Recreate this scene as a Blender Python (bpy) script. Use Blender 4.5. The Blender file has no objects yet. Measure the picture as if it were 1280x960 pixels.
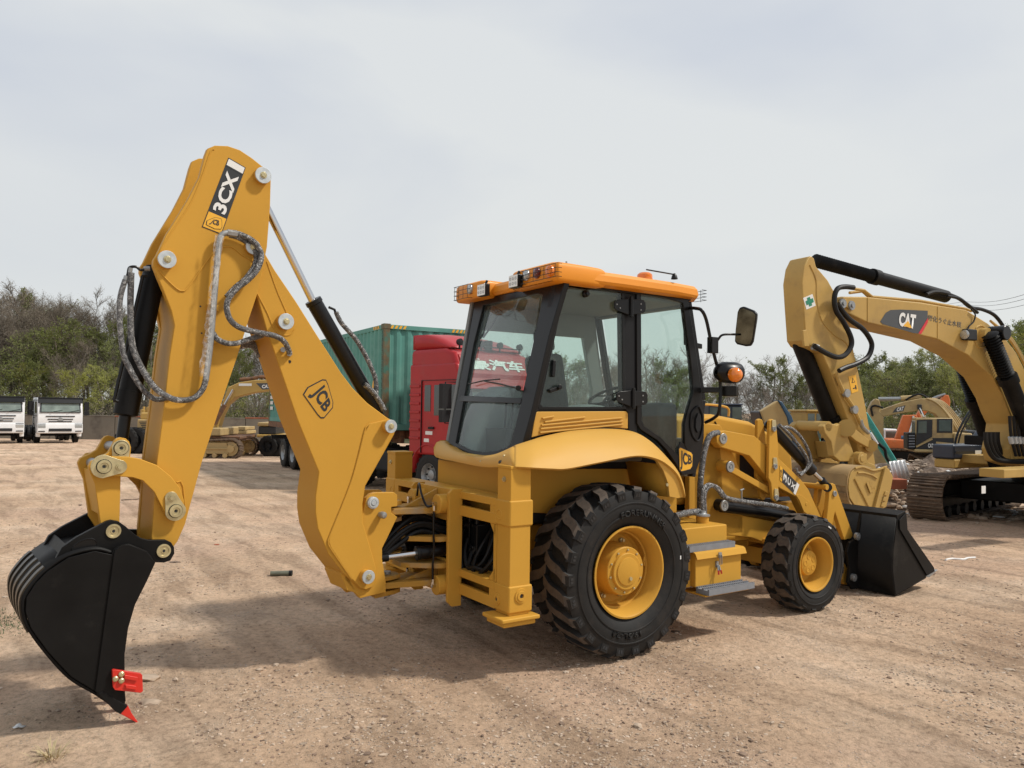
import bpy, math, random
import numpy as np
from mathutils import Vector, Matrix
R = math.radians
rnd = random.Random(7)
S = bpy.context.scene
COL = S.collection

# ------------------------------------------------------------ camera
F = 961.0; PITCH = .0331; ROLL = .0134; EYE = 1.88
cd = bpy.data.cameras.new('camera'); cam = bpy.data.objects.new('camera', cd); COL.objects.link(cam)
cd.sensor_fit = 'HORIZONTAL'; cd.sensor_width = 36; cd.lens = F/1280*36; cd.clip_end = 3000; cd.clip_start = .05
cam.location = (0, 0, EYE)
cam.matrix_world = Matrix.Translation((0, 0, EYE)) @ Matrix.Rotation(R(90)+PITCH, 4, 'X') @ Matrix.Rotation(ROLL, 4, 'Z')
S.camera = cam
S.render.resolution_x = 1024; S.render.resolution_y = 768

# ------------------------------------------------------------ sky and sun
SUN_AZ = 92.0; SUN_EL = 50.0      # azimuth clockwise from +Y
w = bpy.data.worlds.new('World'); S.world = w; w.use_nodes = True
nt = w.node_tree; nt.nodes.clear()
def N(t, **k):
    n = nt.nodes.new(t)
    for a, b in k.items(): setattr(n, a, b)
    return n
out = N('ShaderNodeOutputWorld'); bg = N('ShaderNodeBackground'); bg.inputs[1].default_value = 1.0
sky = N('ShaderNodeTexSky', sky_type='NISHITA', sun_disc=False)
sky.sun_elevation = R(SUN_EL); sky.sun_rotation = R(SUN_AZ); sky.dust_density = 3; sky.air_density = 1
sc_ = N('ShaderNodeVectorMath', operation='SCALE'); sc_.inputs[3].default_value = .07
nt.links.new(sky.outputs[0], sc_.inputs[0])
tc = N('ShaderNodeTexCoord'); sep = N('ShaderNodeSeparateXYZ'); nt.links.new(tc.outputs['Generated'], sep.inputs[0])
mp = N('ShaderNodeMapping'); mp.inputs['Scale'].default_value = (1.0, 1.0, 2.6); mp.inputs['Rotation'].default_value = (0, .5, .6)
nt.links.new(tc.outputs['Generated'], mp.inputs[0])
nz = N('ShaderNodeTexNoise'); nz.inputs['Scale'].default_value = 1.5; nz.inputs['Detail'].default_value = 5; nz.inputs['Roughness'].default_value = .45
nz.inputs['Distortion'].default_value = .3
nt.links.new(mp.outputs[0], nz.inputs['Vector'])
cr = N('ShaderNodeValToRGB'); cr.color_ramp.elements[0].position = .38; cr.color_ramp.elements[1].position = .62
cr.color_ramp.elements[0].color = (.545, .595, .695, 1); cr.color_ramp.elements[1].color = (.75, .775, .785, 1)
nt.links.new(nz.outputs[0], cr.inputs[0])
hr = N('ShaderNodeValToRGB')            # the veil thickens to a pale warm white at the horizon, all the way round
hr.color_ramp.elements[0].position = .0; hr.color_ramp.elements[0].color = (1, 1, 1, 1)
hr.color_ramp.elements[1].position = .42; hr.color_ramp.elements[1].color = (0, 0, 0, 1)
nt.links.new(sep.outputs['Z'], hr.inputs[0])
m1 = N('ShaderNodeMixRGB'); m1.inputs[2].default_value = (.78, .795, .77, 1)
nt.links.new(hr.outputs[0], m1.inputs[0]); nt.links.new(cr.outputs[0], m1.inputs[1])
m2 = N('ShaderNodeMixRGB'); m2.inputs[0].default_value = .9
nt.links.new(sc_.outputs[0], m2.inputs[1]); nt.links.new(m1.outputs[0], m2.inputs[2])
nt.links.new(m2.outputs[0], bg.inputs[0]); nt.links.new(bg.outputs[0], out.inputs[0])
sl = bpy.data.lights.new('sun', 'SUN'); sun = bpy.data.objects.new('sun', sl); COL.objects.link(sun)
sl.energy = 3.1; sl.angle = R(4.5); sl.color = (1, .95, .86)
_d = Vector((math.sin(R(SUN_AZ))*math.cos(R(SUN_EL)), math.cos(R(SUN_AZ))*math.cos(R(SUN_EL)), math.sin(R(SUN_EL))))
sun.rotation_euler = _d.to_track_quat('Z', 'Y').to_euler(); sun.location = _d*30
S.view_settings.view_transform = 'Standard'; S.view_settings.look = 'None'; S.view_settings.exposure = .09; S.view_settings.gamma = 1
S.cycles.max_bounces = 6; S.cycles.transparent_max_bounces = 24; S.cycles.diffuse_bounces = 3

# ------------------------------------------------------------ materials
def mat(name, col, rough=.5, metal=0, var=.12, vs=3., bump=0., bs=60., coat=0., col2=None, mixpos=(.45, .62), spec=.5, ms=2., det=6):
    m = bpy.data.materials.new(name); m.use_nodes = True; t = m.node_tree; p = t.nodes['Principled BSDF']
    p.inputs['Roughness'].default_value = rough; p.inputs['Metallic'].default_value = metal
    p.inputs['Coat Weight'].default_value = coat; p.inputs['Coat Roughness'].default_value = .12
    p.inputs['Specular IOR Level'].default_value = spec
    c = t.nodes.new('ShaderNodeTexCoord')
    n = t.nodes.new('ShaderNodeTexNoise'); n.inputs['Scale'].default_value = vs; n.inputs['Detail'].default_value = det
    t.links.new(c.outputs['Object'], n.inputs['Vector'])
    r = t.nodes.new('ShaderNodeValToRGB')
    a = [max(0, x*(1-var)) for x in col]; b = [min(1, x*(1+var)) for x in col]
    r.color_ramp.elements[0].color = (*a, 1); r.color_ramp.elements[1].color = (*b, 1)
    r.color_ramp.elements[0].position = .3; r.color_ramp.elements[1].position = .7
    t.links.new(n.outputs[0], r.inputs[0]); src = r.outputs[0]
    if col2:
        n2 = t.nodes.new('ShaderNodeTexNoise'); n2.inputs['Scale'].default_value = ms; n2.inputs['Detail'].default_value = 8; n2.inputs['Roughness'].default_value = .65
        t.links.new(c.outputs['Object'], n2.inputs['Vector'])
        r2 = t.nodes.new('ShaderNodeValToRGB'); r2.color_ramp.elements[0].position = mixpos[0]; r2.color_ramp.elements[1].position = mixpos[1]
        t.links.new(n2.outputs[0], r2.inputs[0])
        mx = t.nodes.new('ShaderNodeMixRGB'); mx.inputs[2].default_value = (*col2, 1)
        t.links.new(r2.outputs[0], mx.inputs[0]); t.links.new(src, mx.inputs[1]); src = mx.outputs[0]
    t.links.new(src, p.inputs['Base Color'])
    # uneven gloss
    mr = t.nodes.new('ShaderNodeMapRange'); mr.inputs[3].default_value = max(.03, rough-.07); mr.inputs[4].default_value = min(1, rough+.1)
    t.links.new(n.outputs[0], mr.inputs[0]); t.links.new(mr.outputs[0], p.inputs['Roughness'])
    if bump:
        n3 = t.nodes.new('ShaderNodeTexNoise'); n3.inputs['Scale'].default_value = bs; n3.inputs['Detail'].default_value = 4
        t.links.new(c.outputs['Object'], n3.inputs['Vector'])
        bn = t.nodes.new('ShaderNodeBump'); bn.inputs['Strength'].default_value = 1; bn.inputs['Distance'].default_value = bump
        t.links.new(n3.outputs[0], bn.inputs['Height']); t.links.new(bn.outputs[0], p.inputs['Normal'])
    return m
def glassmat(name, tint, refl=.10, alpha=.0, dirt=(.6, .6, .55)):
    m = bpy.data.materials.new(name); m.use_nodes = True; t = m.node_tree; t.nodes.clear()
    o = t.nodes.new('ShaderNodeOutputMaterial'); tr = t.nodes.new('ShaderNodeBsdfTransparent'); tr.inputs[0].default_value = (*tint, 1)
    gl = t.nodes.new('ShaderNodeBsdfGlossy'); gl.inputs['Roughness'].default_value = .015
    ge = t.nodes.new('ShaderNodeNewGeometry'); dt = t.nodes.new('ShaderNodeVectorMath'); dt.operation = 'DOT_PRODUCT'
    t.links.new(ge.outputs['Normal'], dt.inputs[0]); t.links.new(ge.outputs['Incoming'], dt.inputs[1])
    def mth(op, a, b=None):
        q = t.nodes.new('ShaderNodeMath'); q.operation = op
        for i, z in enumerate((a, b)):
            if z is None: continue
            if isinstance(z, (int, float)): q.inputs[i].default_value = z
            else: t.links.new(z, q.inputs[i])
        return q.outputs[0]
    ma_ = mth('ADD', mth('MULTIPLY', mth('POWER', mth('SUBTRACT', 1.0, mth('ABSOLUTE', dt.outputs['Value'])), 5.0), .9), refl)
    class _o: outputs = [ma_]
    ma = _o
    mx = t.nodes.new('ShaderNodeMixShader'); t.links.new(ma.outputs[0], mx.inputs[0]); t.links.new(tr.outputs[0], mx.inputs[1]); t.links.new(gl.outputs[0], mx.inputs[2])
    df = t.nodes.new('ShaderNodeBsdfDiffuse'); df.inputs[0].default_value = (*dirt, 1)
    m3 = t.nodes.new('ShaderNodeMixShader'); m3.inputs[0].default_value = alpha
    t.links.new(mx.outputs[0], m3.inputs[1]); t.links.new(df.outputs[0], m3.inputs[2]); t.links.new(m3.outputs[0], o.inputs[0])
    return m
def filmmat(name):   # black rubber hose under crumpled clear stretch film
    m = bpy.data.materials.new(name); m.use_nodes = True; t = m.node_tree; p = t.nodes['Principled BSDF']
    c = t.nodes.new('ShaderNodeTexCoord'); n = t.nodes.new('ShaderNodeTexNoise'); n.inputs['Scale'].default_value = 20; n.inputs['Detail'].default_value = 6; n.inputs['Roughness'].default_value = .75; n.inputs['Distortion'].default_value = 2.5
    t.links.new(c.outputs['Object'], n.inputs[0])
    r = t.nodes.new('ShaderNodeValToRGB'); e = r.color_ramp.elements
    e[0].position = .36; e[0].color = (.03, .03, .031, 1); e[1].position = .68; e[1].color = (.66, .65, .63, 1); x = e.new(.54); x.color = (.15, .15, .15, 1)
    t.links.new(n.outputs[0], r.inputs[0]); t.links.new(r.outputs[0], p.inputs['Base Color']); p.inputs['Roughness'].default_value = .22
    b = t.nodes.new('ShaderNodeBump'); b.inputs['Distance'].default_value = .012; t.links.new(n.outputs[0], b.inputs['Height']); t.links.new(b.outputs[0], p.inputs['Normal'])
    return m
M = dict(
 yellow=mat('yellow_paint', (.56, .30, .047), .44, var=.06, vs=1.3, bump=.0005, bs=40, coat=.0, spec=.1),
 fenderyellow=mat('fender_yellow_paint', (.58, .325, .065), .48, var=.05, vs=1.1, bump=.0005, bs=14, coat=.0, spec=.22),
 orange=mat('roof_orange', (.74, .265, .014), .5, var=.05, vs=2, coat=.08, spec=.35),
 dusty=mat('dusty_yellow_paint', (.44, .235, .04), .6, var=.12, spec=.25, vs=4, col2=(.36, .26, .15), ms=5, mixpos=(.5, .7)),
 catyellow=mat('worn_machine_yellow', (.46, .295, .085), .5, var=.1, vs=1.5, col2=(.30, .19, .07), ms=1.8, mixpos=(.54, .78), coat=.04, spec=.3),
 tan=mat('faded_tan_paint', (.42, .30, .13), .55, var=.15, vs=2, col2=(.24, .16, .09), ms=2.5, mixpos=(.52, .75)),
 orng=mat('faded_orange_paint', (.62, .16, .04), .55, var=.12, vs=2, col2=(.35, .12, .05), ms=2, mixpos=(.55, .8)),
 black=mat('black_paint', (.0075, .0072, .007), .48, spec=.16, var=.3, vs=4, bump=.0008, bs=25, col2=(.028, .026, .023), ms=3, mixpos=(.55, .8)),
 gloss=mat('gloss_black', (.007, .007, .0075), .3, var=.1, coat=.04, spec=.28),
 dark=mat('dark_steel_plastic', (.018, .0185, .02), .55, var=.15, spec=.2),
 trim=mat('charcoal_cab_paint', (.013, .0135, .015), .42, var=.1, spec=.2),
 rubber=mat('tyre_rubber', (.014, .0135, .013), .62, spec=.28, var=.2, vs=8, bump=.001, bs=70, col2=(.040, .033, .028), ms=5, mixpos=(.5, .85)),
 lugtop=mat('dusty_tread', (.085, .064, .048), .85, var=.25, vs=14, bump=.002, bs=60, col2=(.04, .034, .03), ms=16, mixpos=(.5, .7)),
 chrome=mat('chrome_rod', (.62, .62, .62), .12, 1, var=.03),
 steel=mat('galvanised_steel', (.33, .34, .34), .42, .6, var=.12, vs=30),
 zinc=mat('zinc_washer', (.50, .54, .56), .42, .3, var=.14, vs=24),
 brass=mat('yellow_passivated_steel', (.52, .45, .26), .35, .6, var=.2, vs=18),
 grey=mat('step_grey', (.21, .22, .24), .6, var=.12, vs=20),
 white=mat('white_paint', (.78, .79, .80), .35, var=.04, vs=2, col2=(.45, .40, .34), ms=2, mixpos=(.62, .9), coat=.2),
 decalw=mat('decal_white', (.75, .75, .73), .4, var=.02),
 decalb=mat('decal_black', (.02, .022, .025), .4, var=.05),
 decaly=mat('decal_yellow', (.80, .42, .03), .4, var=.02),
 decalr=mat('decal_red', (.6, .02, .03), .4, var=.03),
 decalg=mat('decal_green', (.02, .22, .13), .4, var=.03),
 red=mat('red_tooth_paint', (.62, .03, .018), .38, var=.08, bump=.001, bs=50),
 truckred=mat('truck_red', (.38, .017, .020), .4, var=.1, vs=1.5, coat=.1, spec=.3, col2=(.25, .05, .04), ms=2, mixpos=(.55, .9)),
 amber=mat('amber_lens', (.75, .20, .01), .15, var=.1, vs=60, coat=.6),
 redlens=mat('red_lens', (.13, .012, .012), .15, var=.2, vs=60, coat=.6),
 clear=mat('lamp_clear', (.50, .52, .52), .12, .4, var=.3, vs=90, coat=.6),
 led=mat('led_face', (.75, .76, .74), .2, .2, var=.15, vs=80, coat=.5),
 seat=mat('seat_fabric', (.05, .055, .056), .8, var=.15, vs=20),
 liner=mat('cab_liner_grey', (.19, .205, .205), .75, var=.06, vs=5),
 film=filmmat('wrapped_hose_film'),
 rub=mat('black_hose_rubber', (.01, .01, .01), .45, var=.15, spec=.25),
 rust=mat('rusty_steel', (.20, .095, .045), .8, var=.3, vs=6, col2=(.10, .06, .04), ms=5),
 track=mat('dusty_track_steel', (.17, .115, .075), .8, var=.3, vs=7, col2=(.07, .05, .035), ms=6, mixpos=(.45, .65)),
 teal=mat('container_teal', (.105, .285, .24), .6, var=.14, vs=1.2, col2=(.17, .36, .31), ms=1.4, mixpos=(.48, .72), spec=.25),
 crust=mat('container_rusty_post', (.14, .10, .05), .75, var=.3, vs=4, col2=(.05, .16, .12), ms=3),
 tealpipe=mat('teal_boom_paint', (.06, .33, .29), .4, var=.1),
 concrete=mat('wall_concrete', (.22, .195, .155), .9, var=.22, vs=.5, col2=(.11, .095, .08), ms=.8, mixpos=(.52, .72), bump=.01, bs=8),
 navy=mat('dark_navy_paint', (.018, .028, .05), .35, var=.1, coat=.2),
 blue=mat('faded_blue_paint', (.03, .09, .17), .5, var=.15),
 brick=mat('brick_red', (.33, .10, .05), .85, var=.2),
 glass=glassmat('cab_glass', (.87, .935, .91), .035, .018, (.4, .44, .43)),
 mirror=mat('mirror_glass', (.10, .105, .085), .05, 1, var=.5, vs=9),  # dark tint stands in for a reflection of dark surroundings
 dglass=mat('dark_window_glass', (.035, .045, .045), .06, var=.2, coat=.6),
 bark=mat('bark_grey_brown', (.115, .09, .07), .9, var=.25, vs=3),
)

# ------------------------------------------------------------ pixel rays (measuring helpers: a ray of the photograph cut with a real plane)
def ray(px, py):
    a, b = px-640, py-480; c, s = math.cos(ROLL), math.sin(ROLL)
    u = a*c+b*s; v = -(-a*s+b*c)/F; u /= F
    c, s = math.cos(PITCH), math.sin(PITCH)
    return Vector((u, c-v*s, s+v*c))
EYEP = Vector((0, 0, EYE))
def gz(x, y):      # the yard falls gently away from the camera
    return -.0150*max(0., y-9.)
def G(px, py):
    r = ray(px, py); t = -EYE/r.z if r.z < 0 else 60
    for _ in range(12):
        p = EYEP+r*t; t += (gz(p.x, p.y)-p.z)/r.z*.9
    return EYEP+r*t
def WY(px, py, Y):
    r = ray(px, py); return EYEP+r*(Y/r.y)
class Frame:       # a local frame: origin o, x axis at compass heading hd, y to its left, z up
    def __init__(s, o, hd):
        s.o = Vector((o[0], o[1], o[2] if len(o) > 2 else 0)); s.s = math.sin(hd); s.c = math.cos(hd); s.hd = hd
    def w(s, x, y, z): return Vector((s.o.x+x*s.s-y*s.c, s.o.y+x*s.c+y*s.s, s.o.z+z))
    def l(s, P):
        d = P-s.o; return Vector((d.x*s.s+d.y*s.c, -d.x*s.c+d.y*s.s, d.z))
    def y(s, px, py, val):
        A = s.l(EYEP); D = s.l(EYEP+ray(px, py))-A; return A+D*((val-A.y)/D.y)
    def x(s, px, py, val):
        A = s.l(EYEP); D = s.l(EYEP+ray(px, py))-A; return A+D*((val-A.x)/D.x)
    def z(s, px, py, val):
        A = s.l(EYEP); D = s.l(EYEP+ray(px, py))-A; return A+D*((val-A.z)/D.z)
    def pl(s, px, py, P, n):
        A = s.l(EYEP); D = s.l(EYEP+ray(px, py))-A; return A+D*((P-A).dot(n)/D.dot(n))
    def root(s, name, label, cat, group=None):
        o = empty(name, s.o, R(90)-s.hd); tag(o, label, cat, group); return o

# ------------------------------------------------------------ object helpers
def tag(o, label=None, cat=None, group=None, kind=None):
    if label: o['label'] = label
    if cat: o['category'] = cat
    if group: o['group'] = group
    if kind: o['kind'] = kind
    return o
def empty(name, loc, rz=0):
    o = bpy.data.objects.new(name, None); COL.objects.link(o); o.location = loc; o.rotation_euler = (0, 0, rz); o.empty_display_size = .3; return o
def smooth_path(pts, k=6):
    P = [Vector(p) for p in pts]; o = []
    for i in range(len(P)-1):
        a, b, c, d = P[max(i-1, 0)], P[i], P[i+1], P[min(i+2, len(P)-1)]
        for j in range(k):
            t = j/k; o.append(.5*((2*b)+(c-a)*t+(2*a-5*b+4*c-d)*t*t+(3*b-a-3*c+d)*t**3))
    o.append(P[-1]); return o
class MB:
    def __init__(s): s.v = []; s.f = []; s.m = []; s.cur = 0
    def add(s, vs, fs, m=None):
        n = len(s.v); s.v += [tuple(p) for p in vs]; s.f += [tuple(i+n for i in f) for f in fs]; s.m += [s.cur if m is None else m]*len(fs); return s
    def box(s, a, b, m=None):
        x0, y0, z0 = a; x1, y1, z1 = b
        vs = [(x, y, z) for z in (z0, z1) for x, y in ((x0, y0), (x1, y0), (x1, y1), (x0, y1))]
        return s.add(vs, [(3, 2, 1, 0), (4, 5, 6, 7), (0, 1, 5, 4), (1, 2, 6, 5), (2, 3, 7, 6), (3, 0, 4, 7)], m)
    def prism(s, A, B, m=None):      # two rings of equal length
        n = len(A); s.add(list(A)+list(B), [tuple(range(n))[::-1], tuple(range(n, 2*n))]+[(i, (i+1) % n, (i+1) % n+n, i+n) for i in range(n)], m); return s
    def ring(s, O, I, d, m=None):    # frame between outline O and hole I, thickness vector d
        n = len(O); d = Vector(d); vs = [Vector(p) for p in O]+[Vector(p) for p in I]; vs += [p+d for p in vs]; f = []
        for i in range(n):
            j = (i+1) % n
            f += [(i, j, n+j, n+i), (2*n+i, 3*n+i, 3*n+j, 2*n+j), (j, i, 2*n+i, 2*n+j), (n+i, n+j, 3*n+j, 3*n+i)]
        return s.add(vs, f, m)
    def bar(s, p0, p1, w, h, up=(0, 0, 1), w2=None, h2=None, m=None):
        p0, p1 = Vector(p0), Vector(p1); d = (p1-p0).normalized(); sd = d.cross(Vector(up))
        if sd.length < 1e-4: sd = d.cross(Vector((1, 0, 0)))
        sd.normalize(); u = sd.cross(d); w2 = w2 or w; h2 = h2 or h
        A = [p0+sd*a*w/2+u*b*h/2 for a, b in ((-1, -1), (1, -1), (1, 1), (-1, 1))]
        B = [p1+sd*a*w2/2+u*b*h2/2 for a, b in ((-1, -1), (1, -1), (1, 1), (-1, 1))]
        return s.prism(A, B, m)
    def tube(s, pts, r, n=8, m=None, caps=True, rf=None):
        P = [Vector(p) for p in pts]; d = (P[1]-P[0]).normalized(); u = d.orthogonal().normalized(); rings = []
        for i, p in enumerate(P):
            t = (P[min(i+1, len(P)-1)]-P[max(i-1, 0)])
            if t.length > 1e-9: d = t.normalized()
            u = (u-d*u.dot(d)).normalized(); v = d.cross(u); rr = rf(i/(len(P)-1)) if rf else (r[i] if isinstance(r, (list, tuple)) else r)
            rings.append([p+(u*math.cos(2*math.pi*k/n)+v*math.sin(2*math.pi*k/n))*rr for k in range(n)])
        fs = []
        for i in range(len(P)-1):
            for k in range(n): fs.append((i*n+k, i*n+(k+1) % n, (i+1)*n+(k+1) % n, (i+1)*n+k))
        if caps: fs += [tuple(range(n))[::-1], tuple(range((len(P)-1)*n, len(P)*n))]
        return s.add([p for q in rings for p in q], fs, m)
    def cyl(s, p0, p1, r, n=20, m=None, r2=None): return s.tube([p0, p1], [r, r if r2 is None else r2], n, m)
    def lathe(s, o, ax, prof, n=32, m=None):   # prof: (distance along ax, radius)
        o = Vector(o); ax = Vector(ax).normalized(); u = ax.orthogonal().normalized(); v = ax.cross(u); vs = []; fs = []
        for t, r in prof:
            r = max(r, 1e-4)
            vs += [o+ax*t+(u*math.cos(2*math.pi*k/n)+v*math.sin(2*math.pi*k/n))*r for k in range(n)]
        for i in range(len(prof)-1):
            for k in range(n): fs.append((i*n+k, i*n+(k+1) % n, (i+1)*n+(k+1) % n, (i+1)*n+k))
        return s.add(vs, fs, m)
    def loft(s, rows, m=None, th=None):
        n = len(rows[0]); fs = []
        for i in range(len(rows)-1):
            for k in range(n-1): fs.append((i*n+k, i*n+k+1, (i+1)*n+k+1, (i+1)*n+k))
        return s.add([p for r in rows for p in r], fs, m)
    def mirror(s):
        o = MB(); o.v = [(x, -y, z) for x, y, z in s.v]; o.f = [f[::-1] for f in s.f]; o.m = list(s.m); return o
    def build(s, name, mats, parent=None, bevel=0, ang=35, recalc=True, solid=0, loc=None):
        me = bpy.data.meshes.new(name); me.from_pydata(s.v, [], s.f)
        mats = mats if isinstance(mats, (list, tuple)) else [mats]
        for k in mats: me.materials.append(M[k] if isinstance(k, str) else k)
        me.polygons.foreach_set('material_index', [min(i, len(mats)-1) for i in s.m])
        if recalc:
            import bmesh
            b = bmesh.new(); b.from_mesh(me); bmesh.ops.recalc_face_normals(b, faces=b.faces); b.to_mesh(me); b.free()
        me.polygons.foreach_set('use_smooth', [True]*len(me.polygons)); me.set_sharp_from_angle(angle=R(ang))
        o = bpy.data.objects.new(name, me); COL.objects.link(o)
        if parent: o.parent = parent
        if loc is not None: o.location = loc
        if solid:
            q = o.modifiers.new('solid', 'SOLIDIFY'); q.thickness = solid; q.offset = -1
        if bevel:
            q = o.modifiers.new('bevel', 'BEVEL'); q.width = bevel; q.segments = 2; q.limit_method = 'ANGLE'; q.angle_limit = R(40); q.harden_normals = True
        return o
def copytree(o, parent=None):
    c = o.copy(); COL.objects.link(c); c.parent = parent
    for k in o.children: copytree(k, c)
    return c
def text(s, center, right, up, width, height, material, parent=None, name='lettering', bold=.012, shear=0, out=.002):
    cu = bpy.data.curves.new('txt', 'FONT'); cu.body = s; cu.extrude = 0; cu.offset = bold; cu.shear = shear; cu.resolution_u = 3
    ob = bpy.data.objects.new('txt', cu); COL.objects.link(ob)
    dg = bpy.context.evaluated_depsgraph_get(); me = bpy.data.meshes.new_from_object(ob.evaluated_get(dg))
    bpy.data.objects.remove(ob); bpy.data.curves.remove(cu)
    if not me.vertices: return None
    vs = np.empty(len(me.vertices)*3); me.vertices.foreach_get('co', vs); vs = vs.reshape(-1, 3)
    a, b = vs.min(0), vs.max(0); right = Vector(right).normalized(); up = Vector(up); up = (up-right*up.dot(right)).normalized(); nrm = right.cross(up); center = Vector(center)
    for v in me.vertices:
        x = ((v.co.x-a[0])/(b[0]-a[0])-.5)*width; y = ((v.co.y-a[1])/max(1e-6, b[1]-a[1])-.5)*height
        v.co = center+right*x+up*y+nrm*out
    me.materials.append(M[material] if isinstance(material, str) else material)
    o = bpy.data.objects.new(name, me); COL.objects.link(o); o.parent = parent; return o

# ============================================================ THE BACKHOE LOADER
L = Frame((.2943, 6.853), .9872)
ML = L.root('backhoe_loader', 'yellow backhoe loader in the foreground with black buckets and an orange cab roof', 'backhoe loader')
B = Frame(tuple(L.w(-1.5, 0, 0))[:2], .9872-R(5))       # digging arm, slewed five degrees
def b2l(u, v, z): return L.l(B.w(u, v, z))
def bp(px, py, v):
    p = B.y(px, py, v); return b2l(p.x, v, p.z)
def buz(px, py, v): p = B.y(px, py, v); return p.x, p.z
def bplate(mb, pix, v0, v1, m=None, ref=None):      # outline measured on plane ref (or v0), extruded from v0 to v1
    q = [buz(a, b, v0 if ref is None else ref) for a, b in pix]
    mb.prism([b2l(u, v0, z) for u, z in q], [b2l(u, v1, z) for u, z in q], m)
BN = (b2l(0, -1, 0)-b2l(0, 0, 0)).normalized()           # outward normal of the near side
BU = (b2l(1, 0, 0)-b2l(0, 0, 0)).normalized()
UP = Vector((0, 0, 1))
def pin(px, py, v, r, parent, boss=.035, washer='zinc', name='pin', bolt=.017):
    c = bp(px, py, v-boss); mb = MB()
    mb.cyl(c-BN*(boss+.0), c, r*.98, 24, 1)
    o = mb.build('pin_boss', ['yellow', 'yellow'], parent, .003)
    q = MB(); q.cyl(c+BN*.001, c+BN*.014, r, 28, 0); q.cyl(c+BN*.0145, c+BN*.026, bolt, 6, 1); q.cyl(c+BN*.0142, c+BN*.019, bolt*1.35, 14, 1)
    return q.build(name, [washer, 'brass'], parent, .002)
def goldlock(a, b, v, parent, ra=.058, rb=.036):    # teardrop lock plate round pin a, bolt b
    A = bp(*a, v); Bq = bp(*b, v); d = (Bq-A); Ld = d.length; d.normalize(); e = BN.cross(d); pts = []
    for k in range(13):
        t = R(90+180*k/12); pts.append(A+(d*math.cos(t)+e*math.sin(t))*ra)
    for k in range(9):
        t = R(-90+180*k/8); pts.append(A+d*Ld+(d*math.cos(t)+e*math.sin(t))*rb)
    q = MB(); q.prism(pts, [p+BN*.01 for p in pts]); o = q.build('lock_plate', 'brass', parent, .002)
    q = MB(); q.lathe(A, BN, [(.009, .04), (.024, .038), (.024, .024), (.018, .022), (.018, .012), (.012, .010), (.012, 0)], 24)
    q.lathe(A+d*Ld, BN, [(.009, .022), (.018, .021), (.018, .014), (.028, .013), (.028, 0)], 12); ph_ = q.build('pin_head', 'brass', o); q = MB(); q.cyl(A+BN*.01, A+BN*.0135, .009, 10); q.build('pin_hole', 'decalb', ph_); q = MB(); q.tube([A+(d*math.cos(R(20*k))+e*math.sin(R(20*k)))*.041+BN*.0115 for k in range(19)], .0022, 5, caps=False); q.build('pin_groove', 'dark', ph_)
    return o

# ---- boom
VB = -.165
boom_px = [(332, 317.6), (344, 338), (370.6, 377.3), (394, 414.8), (426.9, 466.4), (441, 485), (459.7, 503.9), (472, 513), (484.8, 522.5), (493, 527), (496, 534), (492.7, 543.7), (456.9, 607.5), (453.5, 630), (454, 653.5), (462, 680), (470, 708.4), (470.8, 724), (465.7, 734.8), (457.6, 738), (449.5, 735.5), (440, 726), (430.3, 718), (410.4, 692.5), (397, 660.6), (394.2, 640), (394.4, 620), (398.4, 590), (371.8, 525), (347, 452), (333, 412), (320, 365.6), (312, 345), (306, 322), (310, 300), (322, 298)]
mb = MB(); bplate(mb, boom_px, VB, -VB); boom = mb.build('boom', 'yellow', ML, .008)
# weld bead and raised lower cheek plate
mb = MB(); bplate(mb, [(462.5, 529.5), (484.5, 524.3), (492.3, 528), (494.8, 534), (491.5, 543.2), (455.9, 607), (452.6, 630), (453, 653.5), (461, 680), (469, 708.4), (469.8, 724), (465, 733.8), (457.4, 737), (450, 734.5), (441, 724.5), (428, 706), (413.5, 684), (411.2, 677), (413.5, 668), (440, 600), (456, 541)], VB-.012, VB+.02)
mb.build('cheek_plate', 'yellow', boom, .004)
mb = MB(); mb.tube(smooth_path([bp(x, y, VB-.006) for x, y in [(463, 528.8), (458.5, 533), (455.4, 541), (440, 600), (413, 668), (410.5, 677), (413, 685), (428, 707), (440, 724)]], 4), .006, 6); mb.build('weld_bead', 'yellow', boom); mb = MB()
mb.tube(smooth_path([bp(x, y, VB-.001) for x, y in [(333.5, 327), (345, 360), (356, 386), (364, 404)]], 4), .004, 6); mb.build('weld_bead', 'yellow', boom); mb = MB()
mb.tube(smooth_path([bp(x, y, VB-.001) for x, y in [(321, 366), (334, 391), (343, 412), (352, 418.5), (362, 418.5), (368, 412)]], 4), .005, 6)
mb.build('weld_bead', 'yellow', boom)
mb = MB(); mb.cyl(bp(362, 452, VB-.003), bp(362, 452, VB+.02), .011, 14); mb.build('drain_hole', 'decalb', boom)
pin(357, 402, VB, .056, boom, .045); pin(488, 533, VB-.012, .05, boom, .05); pin(460, 721, VB-.012, .05, boom, .05)
# bracket of the lower hose clamp on the back edge of the boom
mb = MB(); bplate(mb, [(426, 718), (431, 712), (440, 730), (447, 742), (434, 738)], VB+.02, VB+.3); mb.build('stop_block', 'yellow', boom, .004)

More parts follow.
